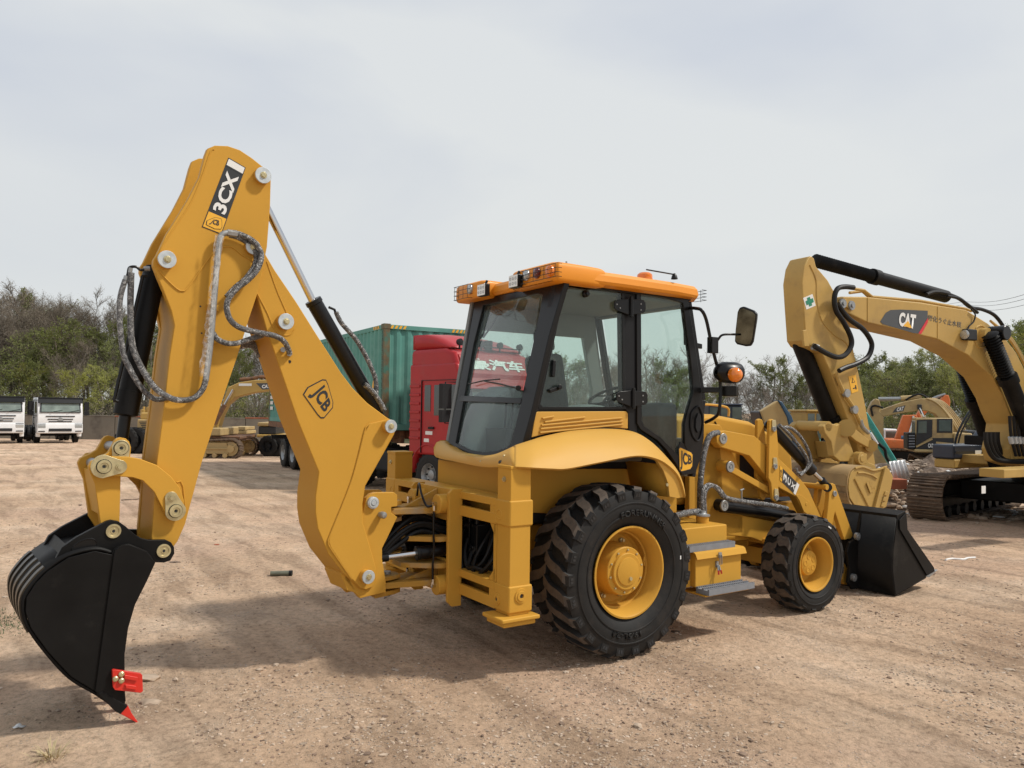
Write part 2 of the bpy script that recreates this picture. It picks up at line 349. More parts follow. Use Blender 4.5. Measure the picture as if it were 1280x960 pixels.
# ---- decals on the boom
def onplane(frame_pts, mk): return [mk(*p) for p in frame_pts]
def decal(poly, nrm, material, parent, name='decal', th=.0015, off=0):
    q = MB(); A = [Vector(p)+nrm*off for p in poly]; q.prism(A, [p+nrm*th for p in A]); return q.build(name, material, parent, recalc=True)
def letters(s, corners, nrm, material, parent, off=.003, bold=.02, name='lettering'):
    # corners: bottom-left, bottom-right, top-left in 3D
    a, b, c = corners; o = text(s, (Vector(b)+Vector(c))/2, Vector(b)-Vector(a), Vector(c)-Vector(a), (Vector(b)-Vector(a)).length, (Vector(c)-Vector(a)).length, material, parent, name, bold, out=off); return o
def shapetext(s, quad, material, parent, nrm, off, bold=.02, name='lettering', sh=0):
    # glyphs fitted bilinearly into the quad bl, br, tr, tl
    o = text(s, (0, 0, 0), (1, 0, 0), (0, 1, 0), 1, 1, material, parent, name, bold, shear=sh, out=0)
    if not o: return None
    bl, br, tr, tl = [Vector(p) for p in quad]
    for v in o.data.vertices:
        x, y = v.co.x+.5, v.co.y+.5; v.co = bl*(1-x)*(1-y)+br*x*(1-y)+tr*x*y+tl*(1-x)*y+nrm*off
    return o
def badge(outer, quad, mk, nrm, parent, bgm, linem, txtm, s='JCB', off=.0):
    P = [mk(*p) for p in outer]; c = sum(P, Vector())/len(P)
    b = decal(P, nrm, linem, parent, 'badge', .0015, off)
    P2 = [c+(p-c)*.93 for p in P]; decal(P2, nrm, bgm, b, 'badge_face', .001, off+.0018)
    shapetext(s, [mk(*p) for p in quad], txtm, b, nrm, off+.0042, .035)
    return b
mkB = lambda x, y: bp(x, y, VB-.001)
badge([(378.5, 493), (384, 484), (403, 474), (407.5, 474.5), (410, 480), (416.5, 503), (416, 510), (405, 523), (401, 523), (397, 519)], [(384, 495), (402.5, 519.5), (414, 505.5), (404.5, 478)], mkB, BN, boom, 'yellow', 'decalb', 'decalb')

# ---- dipper
VD = -.20
dip_px = [(256.5, 194), (259.8, 185.5), (268.7, 181.7), (285, 182.3), (299.9, 187.3), (314.7, 197.1), (329.6, 209), (337.5, 217), (338.8, 225), (337.9, 258), (334, 308.5), (323.6, 361.9), (311.8, 397.5), (297, 445), (285, 480), (252.4, 578), (231.6, 655), (222, 677), (212, 690), (196, 692), (190, 684), (189.5, 670), (193, 628.5), (196, 578), (204.9, 509.7), (212, 445), (218.2, 406.4), (214, 388), (204.9, 364.9), (196.5, 345), (191.5, 332), (191.8, 325), (196, 318.8), (207.8, 293.6), (234.6, 250), (249.4, 221)]
mb = MB(); bplate(mb, dip_px, VD, VD+.05); dip = mb.build('dipper', 'yellow', ML, .006)
# far plate and body between the plates
mb = MB(); bplate(mb, dip_px, VD+.34, VD+.39, ref=VD); mb.build('far_plate', 'yellow', dip, .006)
body = [(262, 262), (275, 220), (300, 214), (312, 230), (303, 300), (296, 380), (290, 445), (277, 480), (246, 578), (226, 650), (214, 684), (206, 690), (196, 688), (191, 680), (191, 670), (194, 628.5), (197, 578), (205.9, 509.7), (213, 445), (219.2, 406.4), (217, 388), (212, 365), (207, 345), (215, 318)]
mb = MB(); bplate(mb, body, VD+.045, VD+.345, ref=VD); mb.build('box_section', 'yellow', dip, .004)
mb = MB()
mb.tube(smooth_path([bp(x, y, VD-.003) for x, y in [(199, 338), (208, 349), (221, 361), (228, 363.5), (235, 359), (262, 322), (276, 309.5), (290, 309), (303, 319), (318, 327)]], 4), .005, 6); mb.build('weld_bead', 'yellow', dip); mb = MB()
mb.tube(smooth_path([bp(x, y, VD-.001) for x, y in [(196, 326), (206, 303), (237, 256), (252, 222), (263, 190), (268, 187)]], 4), .004, 6); mb.build('weld_bead', 'yellow', dip); mb = MB()
mb.tube([bp(x, y, VD-.001) for x, y in [(220.5, 603), (226, 601.5), (229, 608), (232, 640)]], .005, 6)
mb.build('weld_bead', 'yellow', dip)
for a in ((328.5, 219.5), (208.5, 324.5)): pin(*a, VD, .055, dip, .03)
pin(316, 309, VD, .05, dip, .03)
for x, y in ((250.5, 383), (252, 416.5)): mb = MB(); mb.cyl(bp(x, y, VD-.002), bp(x, y, VD+.02), .006, 10); mb.build('bolt_hole', 'decalb', dip)
mkD = lambda x, y: bp(x, y, VD-.001)
q = [mkD(*p) for p in ((285.5, 197), (307, 209.5), (276.8, 293.2), (252.2, 283.7))]
bd = decal(q, BN, 'decalb', dip, 'model_decal', .0012)
def lerp4(Q, s, t): return Q[0]*(1-s)*(1-t)+Q[1]*s*(1-t)+Q[2]*s*t+Q[3]*(1-s)*t
def sub(Q, s0, s1, t0, t1): return [lerp4(Q, s0, t0), lerp4(Q, s1, t0), lerp4(Q, s1, t1), lerp4(Q, s0, t1)]
decal(sub(q, .04, .96, .012, .10), BN, 'decalw', bd, 'white_panel', .001, .0014)
decal(sub(q, .04, .96, .775, .988), BN, 'decaly', bd, 'yellow_panel', .001, .0014)
decal(sub(q, 0, 1, .10, .12), BN, 'decalb', bd, 'divider', .001, .0014)
# 3CX reads bottom to top: baseline on the right-hand long side
s_ = sub(q, .16, .84, .165, .735); shapetext('3CX', [s_[2], s_[1], s_[0], s_[3]], 'decalw', bd, BN, .004, .035)
badge([(.14, .955), (.10, .90), (.42, .815), (.70, .80), (.78, .82), (.90, .90), (.88, .94), (.60, .965)], [(.24, .935), (.76, .93), (.66, .835), (.38, .845)], lambda s_, t_: lerp4(q, s_, t_), BN, bd, 'decaly', 'decalb', 'decalb', off=.0028)

# ---- dipper ram and bucket ram
mb = MB(); a = bp(333, 259, 0); c = bp(393, 381, 0); mb.tube([a, c], .028, 16); ram = mb.build('dipper_ram_rod', 'chrome', ML)
mb = MB(); a = bp(391, 375, 0); e = bp(474, 520, 0); d = (e-a).normalized()
mb.lathe(a, d, [(0, .03), (0, .062), (.03, .064), (.035, .058), (.06, .058), ((e-a).length-.05, .058), ((e-a).length, .04)], 24); ram = mb.build('dipper_ram_barrel', 'gloss', ML)
mb = MB(); mb.tube([bp(x, y, -.03) for x, y in [(411, 384), (418, 387), (422, 398)]], .010, 8); mb.build('fitting', 'dark', ram)
mb = MB(); mb.tube(smooth_path([bp(x, y, -.03) for x, y in [(420, 390), (427, 404), (446, 426), (462, 455), (470, 478), (469, 500), (464, 512)]], 6), .018, 10)
mb.tube(smooth_path([bp(x, y, -.06) for x, y in [(455, 480), (466, 490), (476, 505), (480, 513)]], 5), .022, 10)
mb.build('wrapped_hose', 'film', ram)
mb = MB(); a = bp(193.5, 338, 0); c = bp(156.5, 520, 0); d = (c-a).normalized()
mb.lathe(a-d*.03, d, [(0, .03), (.01, .055), (.06, .068), ((c-a).length*.7, .068), ((c-a).length*.86, .066), ((c-a).length*.862, .072), ((c-a).length+.02, .072), ((c-a).length+.03, .05)], 24); bram = mb.build('bucket_ram_barrel', 'black', ML)
mb = MB(); mb.tube([c, bp(151.5, 557, 0)], .036, 16); mb.build('bucket_ram_rod', 'gloss', ML)
mb = MB(); mb.tube(smooth_path([bp(x, y, -.09) for x, y in [(184, 345), (178, 345), (176.5, 353), (160, 426), (144, 494), (144, 500), (148, 501.5)]], 4), .011, 8)
mb.tube(smooth_path([bp(x, y, -.09) for x, y in [(184, 336), (176, 337.5), (170, 333.5), (162, 334.5), (160, 342), (157.5, 350)]], 4), .009, 8); mb.build('steel_pipe', 'gloss', bram)
mb = MB(); mb.cyl(bp(180, 336, -.09), bp(187, 336, -.09), .016, 8); mb.cyl(bp(163, 335, -.09), bp(162, 341, -.09), .014, 8); mb.cyl(bp(158, 345, -.09), bp(156, 352, -.09), .014, 8); mb.build('fitting', 'steel', bram)
# wrapped hoses hanging behind the ram and up the dipper
hA = [(164, 341, -.10), (163, 386, -.1), (165, 428, -.12), (174.4, 455, -.15), (191.3, 482, -.2), (208, 495, -.24), (220, 499.6, -.25), (234, 500, -.25), (245, 496, -.25), (253.5, 486, -.25), (257.4, 474, -.25)]
hB = [(156.5, 350, -.10), (149.5, 380, -.1), (153.3, 437, -.12), (163, 462, -.14), (178, 486, -.16), (194, 498.8, -.17), (212, 497, -.2)]
mb = MB()
mb.tube(smooth_path([bp(*p) for p in hA], 8), .019, 12); mb.build('wrapped_hose', 'film', dip)
mb = MB(); mb.tube(smooth_path([bp(*p) for p in hB], 8), .017, 12); mb.build('wrapped_hose', 'film', dip)
# steel riser pipe in loose plastic
mb = MB(); mb.tube(smooth_path([bp(*p) for p in [(257, 476, -.25), (260, 455, -.25), (264, 420, -.25), (268, 370, -.25), (273, 310, -.25), (275.5, 296, -.25), (281, 291.5, -.25), (290, 291, -.25)]], 6), .019, 12)
riser = mb.build('riser_pipe', 'steel', dip)
# crumpled plastic sleeve: an irregular open ribbon round the pipe
rr = random.Random(3); rows = []
for k in range(30):
    t = k/29; x = 254.5+(276-254.5)*t; y = 470-(470-294)*t; row = []
    for j in range(9):
        wdt = (-8+13*j/8)*(1+.25*rr.uniform(-1, 1)); row.append(bp(x+wdt*.75, y+rr.uniform(-1, 1), -.262-.02*math.sin(j/8*math.pi)-rr.uniform(0, .018)))
    rows.append(row)
sl_ = bpy.data.materials.new('loose_plastic_film'); sl_.use_nodes = True; t_ = sl_.node_tree; p_ = t_.nodes['Principled BSDF']; p_.inputs['Base Color'].default_value = (.72, .71, .68, 1); p_.inputs['Roughness'].default_value = .15
n_ = t_.nodes.new('ShaderNodeTexNoise'); n_.inputs['Scale'].default_value = 18; n_.inputs['Distortion'].default_value = 2; r_ = t_.nodes.new('ShaderNodeMapRange'); r_.inputs[1].default_value = .4; r_.inputs[2].default_value = .7; r_.inputs[3].default_value = .12; r_.inputs[4].default_value = .6
c_ = t_.nodes.new('ShaderNodeTexCoord'); t_.links.new(c_.outputs['Object'], n_.inputs[0]); t_.links.new(n_.outputs[0], r_.inputs[0]); t_.links.new(r_.outputs[0], p_.inputs['Alpha']); M['sleeve'] = sl_
mb = MB(); mb.loft(rows); mb.build('plastic_sleeve', 'sleeve', riser, recalc=False, ang=180)
for y0, x0 in ((385, 266), (425, 262.5)):
    mb = MB(); mb.box((-.035, -.02, -.02), (.035, .02, .02)); c = bp(x0, y0, -.225); mb.v = [tuple(Vector(v)+c) for v in mb.v]; mb.build('pipe_clamp', 'yellow', riser, .003)
for path, rad in (([(287, 291, -.25), (300, 293, -.25), (317, 302, -.26), (326.5, 318, -.27), (322, 336, -.28), (310, 350, -.28), (297, 360, -.28), (286, 373, -.28), (283.5, 386, -.28), (288, 400, -.28), (300, 409.5, -.28), (320, 415, -.28), (344, 420, -.26), (356, 428, -.24), (362, 441, -.2)], .019),
                  ([(287, 294, -.23), (300, 298, -.23), (313, 307, -.23), (320, 320, -.24), (317, 334, -.24), (306, 349, -.25), (294, 359, -.25), (283, 371, -.25)], .017),
                  ([(266, 416, -.24), (272, 424, -.25), (283, 429, -.26), (296, 429, -.26), (312, 424, -.25), (328, 419, -.23)], .018)):
    mb = MB(); mb.tube(smooth_path([bp(*p) for p in path], 6), rad, 12); mb.build('wrapped_hose', 'film', dip)
mb = MB(); mb.tube(smooth_path([bp(*p) for p in [(298, 432, .1), (312, 430, .12), (322, 436, .14), (326, 446, .14)]], 5), .03, 10); mb.build('wrapped_hose', 'film', boom)
mb = MB()
for x, y in ((362, 442), (354, 437)): mb.cyl(bp(x, y, VB), bp(x, y, VB-.035), .02, 6); mb.build('fitting', 'steel', boom); mb = MB()
mb.cyl(bp(284, 291, -.25), bp(296, 292.5, -.25), .023, 6); mb.build('fitting', 'steel', dip)

# ---- bucket linkage
lever = [(120.5, 577), (126, 571.5), (134, 570.5), (160.8, 571), (175, 573.4), (196, 581.3), (213.9, 595.5), (224.5, 609), (230, 625), (231, 637), (226, 646.5), (217, 650), (208, 645), (192.7, 615), (178.5, 600.8), (166, 596.9), (134, 595), (124, 592), (119.5, 585)]
for v in (-.245, .205):
    mb = MB(); bplate(mb, lever, v, v+.04, ref=-.245); lv = mb.build('tipping_lever', 'yellow', ML, .005)
    if v < 0:
        goldlock((129.5, 583), (149, 583.5), v-.001, lv, .07, .042); goldlock((219, 638.5), (213.8, 622), v-.001, lv, .062, .038)
link = [(143.5, 551), (147, 547.8), (151, 546.8), (157, 548), (161.5, 552), (164, 559.2), (163, 570.7), (158, 578), (151, 596), (149.3, 660), (141.9, 672), (134, 668), (125.4, 653.9), (118.5, 605), (113, 592), (110.5, 583), (114, 577), (127, 571), (135, 566), (140, 558)]
for v in (-.20, .15):
    mb = MB(); bplate(mb, link, v, v+.045, ref=-.2); lk = mb.build('bucket_link', 'yellow', ML, .005)
    if v < 0: goldlock((151, 560), (150.5, 572), v-.001, lk, .05, .046)
mb = MB(); bplate(mb, [(118, 590), (127, 588), (146, 600), (146, 640), (128, 646), (120, 604)], -.156, .152, ref=-.2); mb.build('link_web', 'yellow', lk, .004)
for x, y, vv_ in ((151, 560, -.19), (130, 583, -.24), (219, 639, -.24)): mb = MB(); mb.cyl(bp(x, y, vv_), L.l(B.w(*(lambda q: (q.x, .235 if y > 570 else .19, q.z))(B.y(x, y, vv_)))), .03, 16); mb.build('link_pin', 'steel', ML)

# ---- digging bucket
VK = -.33
side = [(139.5, 693.4), (142.5, 687), (148.5, 683), (155, 680.3), (161.8, 680), (184, 689), (194.5, 703), (184, 726), (169, 755.8), (160.3, 785.5), (155.9, 818), (155.9, 859.7), (157.4, 876), (155, 881), (143, 876), (123, 866.6), (89, 846), (59.4, 814), (38.6, 785), (32, 764.7), (33.2, 746.9), (44.5, 729.5), (59.4, 714.5), (86, 697), (118.8, 689)]
bk = None
mb = MB(); bplate(mb, side, VK, VK+.022); bk = mb.build('digging_bucket', 'black', ML, .003)
q = [buz(a, b, VK) for a, b in side]; mb = MB(); mb.prism([b2l(u, .33, z) for u, z in q], [b2l(u, .308, z) for u, z in q]); mb.build('far_side_plate', 'black', bk, .003)
# side cutter strip, proud of the side plate
mb = MB(); bplate(mb, [(142.5, 693), (144, 688), (149, 683.6), (155, 681), (161.8, 680.8), (183.5, 689.6), (193.8, 703), (183, 726), (168, 755.8), (159.5, 785.5), (155.1, 818), (155.1, 859.7), (156.6, 875.5), (154.6, 880), (143, 875.5), (119, 864.5)], VK-.012, VK+.005); mb.build('side_cutter_plate', 'black', bk, .003)
# shell wraps from the top lip round the back to the cutting edge
shell = [(139.5, 693.4), (118.8, 689), (86, 697), (59.4, 714.5), (44.5, 729.5), (33.2, 746.9), (32, 764.7), (38.6, 785), (59.4, 814), (89, 846), (123, 866.6), (148, 884)]
qs = [buz(a, b, VK) for a, b in shell]
P0 = smooth_path([Vector((u, 0, z)) for u, z in qs], 5); rows = [[b2l(p.x, v, p.z) for p in P0] for v in (VK+.01, -VK-.01)]
mb = MB(); mb.loft(rows); mb.build('shell', 'black', bk, solid=.018, recalc=False)
cen = (buz(100, 770, VK))
M['wearstrip'] = mat('brown_sheen_wear_strip', (.035, .026, .016), .35, var=.4, vs=6, spec=.5)  # brown sheen reflected from the ground is put into the strip colour
def outw(p, d):
    a = Vector((p.x-cen[0], 0, p.z-cen[1])).normalized(); return Vector((p.x, 0, p.z))+a*d
for v0 in (-.30, -.17, -.02, .13, .26):      # wear strips on the heel
    seg = P0[15:37]; mb = MB(); q0 = [outw(p, -.004) for p in seg]; q1 = [outw(p, .028) for p in seg]
    for k in range(len(seg)-1): mb.prism([b2l(o.x, v0, o.z) for o in (q0[k], q0[k+1], q1[k+1], q1[k])], [b2l(o.x, v0+.05, o.z) for o in (q0[k], q0[k+1], q1[k+1], q1[k])])
    mb.build('wear_strip', 'wearstrip', bk)
# hanger ears
ear = [(54.9, 727.6), (60, 716), (77.2, 684.5), (95, 672), (124.7, 656.3), (134, 651.5), (139.5, 650.2), (148.5, 651.9), (157, 658), (169, 668.2), (177, 673), (186, 675.2), (207.8, 675), (214, 678), (217.8, 684), (218.2, 692), (213, 700.9), (204.9, 703.4), (194.5, 703), (184, 691), (161.8, 682), (150, 682), (142, 694), (118.8, 691), (86, 699), (66, 713)]
for v in (-.265, .225):
    mb = MB(); bplate(mb, ear, v, v+.04) if v < 0 else None
    if v > 0:
        q = [buz(a, b, -.265) for a, b in ear]; mb.prism([b2l(u, v, z) for u, z in q], [b2l(u, v+.04, z) for u, z in q])
    er = mb.build('hanger_ear', 'black', bk, .004)
    if v < 0:
        for x, y in ((141.8, 663.8), (204.5, 688.5)):
            c = bp(x, y, v-.001); q = MB(); q.lathe(c, BN, [(0, .042), (.008, .041), (.008, .03), (.004, .028), (.004, .017), (.007, .015), (.007, .009), (.001, .006), (.001, 0)], 26); ph_ = q.build('pin_head', 'brass', er); q = MB(); q.cyl(c+BN*.001, c+BN*.0085, .0075, 10); q.build('pin_hole', 'decalb', ph_)
        c = bp(105.5, 683, v-.002); e2 = BU; q = MB(); pts = [c+e2*.058*math.cos(a_*R(15))+UP*.042*math.sin(a_*R(15))+e2*.02*math.sin(a_*R(15)) for a_ in range(24)]
        q.tube(pts+[pts[0]], .004, 6, caps=False); q.prism(pts, [p+BN*.0008 for p in pts]); q.build('lifting_hole', 'gloss', er)
mb = MB(); q = [buz(a, b, -.265) for a, b in [(54.9, 727.6), (57, 719), (64, 721), (63, 731)]]; mb.prism([b2l(u, -.265, z) for u, z in q], [b2l(u, .265, z) for u, z in q])
q = [buz(a, b, -.265) for a, b in [(72, 700), (84, 682), (88, 684), (76, 704)]]; mb.prism([b2l(u, -.225, z) for u, z in q], [b2l(u, .225, z) for u, z in q]); mb.build('cross_plate', 'black', bk, .003)
mb = MB(); mb.cyl(bp(204.5, 688.5, -.22), L.l(B.w(*(lambda q: (q.x, .22, q.z))(B.y(204.5, 688.5, -.22)))), .034, 16); mb.build('bucket_pin', 'steel', bk)
# cutting edge, adaptors, teeth
ce = [buz(a, b, VK) for a, b in [(120, 862), (127, 863), (157, 881), (150, 891), (147, 889), (121, 868)]]
mb = MB(); mb.prism([b2l(u, VK-.01, z) for u, z in ce], [b2l(u, -VK+.01, z) for u, z in ce]); mb.build('cutting_edge', 'black', bk, .003)
tq = [buz(a, b, VK) for a, b in [(150, 892), (159.8, 881.5), (164.5, 891.5), (172.5, 902.6), (171, 903.6), (163, 899)]]
for v in (-.335, -.11, .11-.045, .285):
    mb = MB(); mb.prism([b2l(u, v, z) for u, z in tq], [b2l(u, v+.05, z) for u, z in tq]); mb.build('tooth', 'red', bk, .004)
ad = [buz(a, b, VK) for a, b in [(122, 867), (127, 863), (156, 880), (159, 882), (150, 892), (143, 888)]]
for v in (-.345, -.12, .055, .275):
    mb = MB(); mb.prism([b2l(u, v, z) for u, z in ad], [b2l(u, v+.07, z) for u, z in ad]); mb.build('tooth_adaptor', 'black', bk, .004)
for sgn in (1, -1):
    q = [buz(a, b, VK-.02) for a, b in [(139.5, 837), (142, 836), (175, 841), (177, 843), (177.8, 863), (175, 865), (143, 861.5), (140.5, 858)]]
    mb = MB(); mb.prism([b2l(u, sgn*(VK-.014), z) for u, z in q], [b2l(u, sgn*(VK-.04), z) for u, z in q])
    q2 = [buz(a, b, VK-.04) for a, b in [(155, 843), (172, 846), (171, 851), (155, 848)]]; mb.prism([b2l(u, sgn*(VK-.04), z) for u, z in q2], [b2l(u, sgn*(VK-.052), z) for u, z in q2])
    q2 = [buz(a, b, VK-.04) for a, b in [(156, 855), (170, 857), (170, 862), (157, 860)]]; mb.prism([b2l(u, sgn*(VK-.04), z) for u, z in q2], [b2l(u, sgn*(VK-.052), z) for u, z in q2])
    sc2 = mb.build('side_tooth', 'red', bk, .003); mb = MB()
    for x, y in ((152, 843), (144.5, 848.8), (152, 851)):
        p = buz(x, y, VK-.05); mb.lathe(b2l(p[0], sgn*(VK-.04), p[1]), BN*sgn, [(0, .016), (.012, .016), (.018, .009), (.018, 0)], 12)
    mb.build('bolt_head', 'brass', sc2)

# ---- kingpost
king = [(456, 632), (458.3, 622.4), (464, 617.3), (469.8, 615.5), (492.7, 615.5), (496.8, 619), (496.8, 633), (489.3, 634), (489.3, 641), (496.8, 646.4), (483.5, 674), (477.8, 685.4), (477.8, 699), (482.4, 726.6), (482.4, 740.4), (450.3, 748), (430, 724), (440, 690)]
for v in (-.115, .07):
    mb = MB(); bplate(mb, king, VB+.02 if v < 0 else v, (VB+.065) if v < 0 else v+.045, ref=VB+.02); kg = mb.build('kingpost', 'yellow', ML, .005)
    if v < 0:
        c = bp(467, 628.5, VB-.005); q = MB(); q.lathe(c-BN*.03, BN, [(0, .045), (.03, .045), (.03, .04), (.036, .036), (.036, .024), (.03, .022), (.04, .018), (.04, 0)], 24); q.build('pin_head', 'zinc', kg)
        c = bp(475, 643, VB+.02); q = MB(); q.lathe(c, BN, [(0, .02), (.03, .026), (.06, .026), (.072, .018), (.075, 0)], 16); q.build('grease_cap', 'steel', kg)
sx = -1.5
for z0, z1, x0, w_ in ((1.125, 1.16, -1.53, .09), (1.0, 1.035, -1.53, .10), (.558, .59, -1.53, .09), (.445, .48, -1.53, .09)):      # kingpost lugs
    c = [Vector((x0-.12, -w_-.05, z0)), Vector((x0-.12, w_+.05, z0)), Vector((sx+.03, w_, z0)), Vector((sx+.10, w_*.5, z0)), Vector((sx+.10, -w_*.5, z0)), Vector((sx+.03, -w_, z0))]
    mb = MB(); mb.prism(c, [p+Vector((0, 0, z1-z0)) for p in c]); mb.build('kingpost_lug', 'dusty', ML, .005)
for z0, z1 in ((.98, 1.18), (.42, .61)): mb = MB(); mb.cyl((sx, 0, z0), (sx, 0, z1), .035, 16); mb.build('slew_pin', 'steel', ML)
# ---- sliding carriage on the rear frame
xf = -1.047
mb = MB()
cy = -.33
pr = [(xf-.10, .40), (xf-.06, .36), (xf+.02, .36), (xf+.02, 1.26), (xf-.07, 1.26), (xf-.10, 1.23)]
for y0 in (cy-.02, .29):
    mb.prism([(x, y0, z) for x, z in pr], [(x, y0+.035, z) for x, z in pr])
mb.box((xf-.04, cy, .42), (xf-.012, .30, .70)); mb.box((xf-.04, cy, 1.0), (xf-.012, .30, 1.25)); mb.box((xf-.04, cy, .69), (xf-.014, cy+.13, 1.01)); mb.box((xf-.04, .18, .69), (xf-.014, .30, 1.01))
car = mb.build('sliding_carriage', 'yellow', ML, .005)
mb = MB()
def hplate(z, th, pts): a = [Vector((x, y, z)) for x, y in pts]; mb.prism(a, [p+Vector((0, 0, th)) for p in a])
for z in (1.06, .50): hplate(z, .045, [(xf-.04, -.22), (sx+.05, -.13), (sx-.06, -.12), (sx-.10, -.05), (sx-.10, .05), (sx-.06, .12), (sx+.05, .13), (xf-.04, .22)])
for z in (.845, .64): hplate(z, .04, [(xf-.03, -.27), (xf-.14, -.25), (xf-.30, -.12), (xf-.36, -.06), (xf-.36, .1), (xf-.2, .2), (xf-.03, .24)])
a = [Vector((xf-.04, -.05, 1.105)), Vector((xf-.34, -.05, 1.105)), Vector((xf-.04, -.05, 1.24))]; mb.prism(a, [p+Vector((0, .025, 0)) for p in a])
a = [Vector((xf-.04, -.08, .545)), Vector((xf-.34, -.08, .545)), Vector((xf-.04, -.08, .64))]; mb.prism(a, [p+Vector((0, .025, 0)) for p in a])
mb.build('carriage_lug', 'dusty', car, .005)
for y, z in ((-.245, 1.14), (-.245, .515), (.2, 1.14), (.2, .515)):
    mb = MB(); mb.lathe((xf-.035, y, z), (-1, 0, 0), [(0, .075), (.115, .075), (.12, .07), (.12, 0)], 28); cl = mb.build('clamp_cylinder', 'yellow', car)
    mb = MB(); mb.cyl((xf-.15, y, z), (xf-.185, y, z), .018, 6); mb.cyl((xf-.175, y, z-.0), (xf-.175, y, z-.05 if z > 1 else z+.05), .013, 8); mb.build('fitting', 'chrome', cl)
mb = MB(); mb.tube(smooth_path([(xf-.175, -.245, 1.08), (xf-.18, -.25, .95), (xf-.17, -.245, .8), (xf-.18, -.25, .68), (xf-.175, -.245, .56)], 6), .009, 8)
mb.tube(smooth_path([(xf-.18, -.24, 1.13), (xf-.2, -.17, 1.12), (xf-.2, -.08, 1.2), (xf-.18, .0, 1.27), (xf-.16, .06, 1.26), (xf-.15, .1, 1.17)], 6), .009, 8)
mb.tube(smooth_path([(xf-.175, .2, 1.08), (xf-.18, .2, .8), (xf-.175, .2, .52)], 6), .009, 8); mb.build('hydraulic_hose', 'gloss', car)
# slew rams between the middle lugs
for y, k in ((-.10, 1), (.08, -1)):
    a = Vector((xf-.08, y*1.6, .765)); c = Vector((sx-.05, y*.9, .735)); d = (c-a).normalized()
    mb = MB(); mb.cyl(a-d*.15, a+d*.16, .05, 18); mb.cyl(a+d*.16, a+d*.19, .056, 18); rm = mb.build('slew_ram', 'gloss', ML, .003)
    mb = MB(); mb.cyl(a+d*.18, c, .022, 16); mb.build('rod', 'chrome', rm)
    mb = MB(); mb.cyl(c-d*.02, c+d*.10, .032, 12); mb.cyl(c+d*.1+Vector((0, 0, -.04)), c+d*.1+Vector((0, 0, .04)), .045, 16); mb.build('rod_eye', 'gloss', rm)
# hoses through the middle
rr = random.Random(5)
for k in range(13):
    y = -.16+.34*rr.random(); z = .83+.13*rr.random(); mb = MB()
    mb.tube(smooth_path([(-.6, y*.9, z+.1*rr.random()), (-1.0, y, z), (-1.25, y*.6, z+.05+rr.uniform(0, .03)), (-1.45, y*.4-.02, z-.02), (-1.62, y*.35, z-.12-.1*rr.random())], 5), .017+.004*rr.random(), 8)
    mb.build('hydraulic_hose', 'film' if k == 2 else 'rub', ML)
for k in range(9):
    y = -.75+.9*rr.random(); mb = MB(); mb.tube(smooth_path([(-.75, y, 1.0), (-.86, y-.1, .8+.1*rr.random()), (-.88, y, .62), (-.86, y+.16, .58+.1*rr.random()), (-.8, y+.22, .85), (-.7, y+.2, 1.0)], 5), .015, 8); mb.build('hydraulic_hose', 'rub', ML)

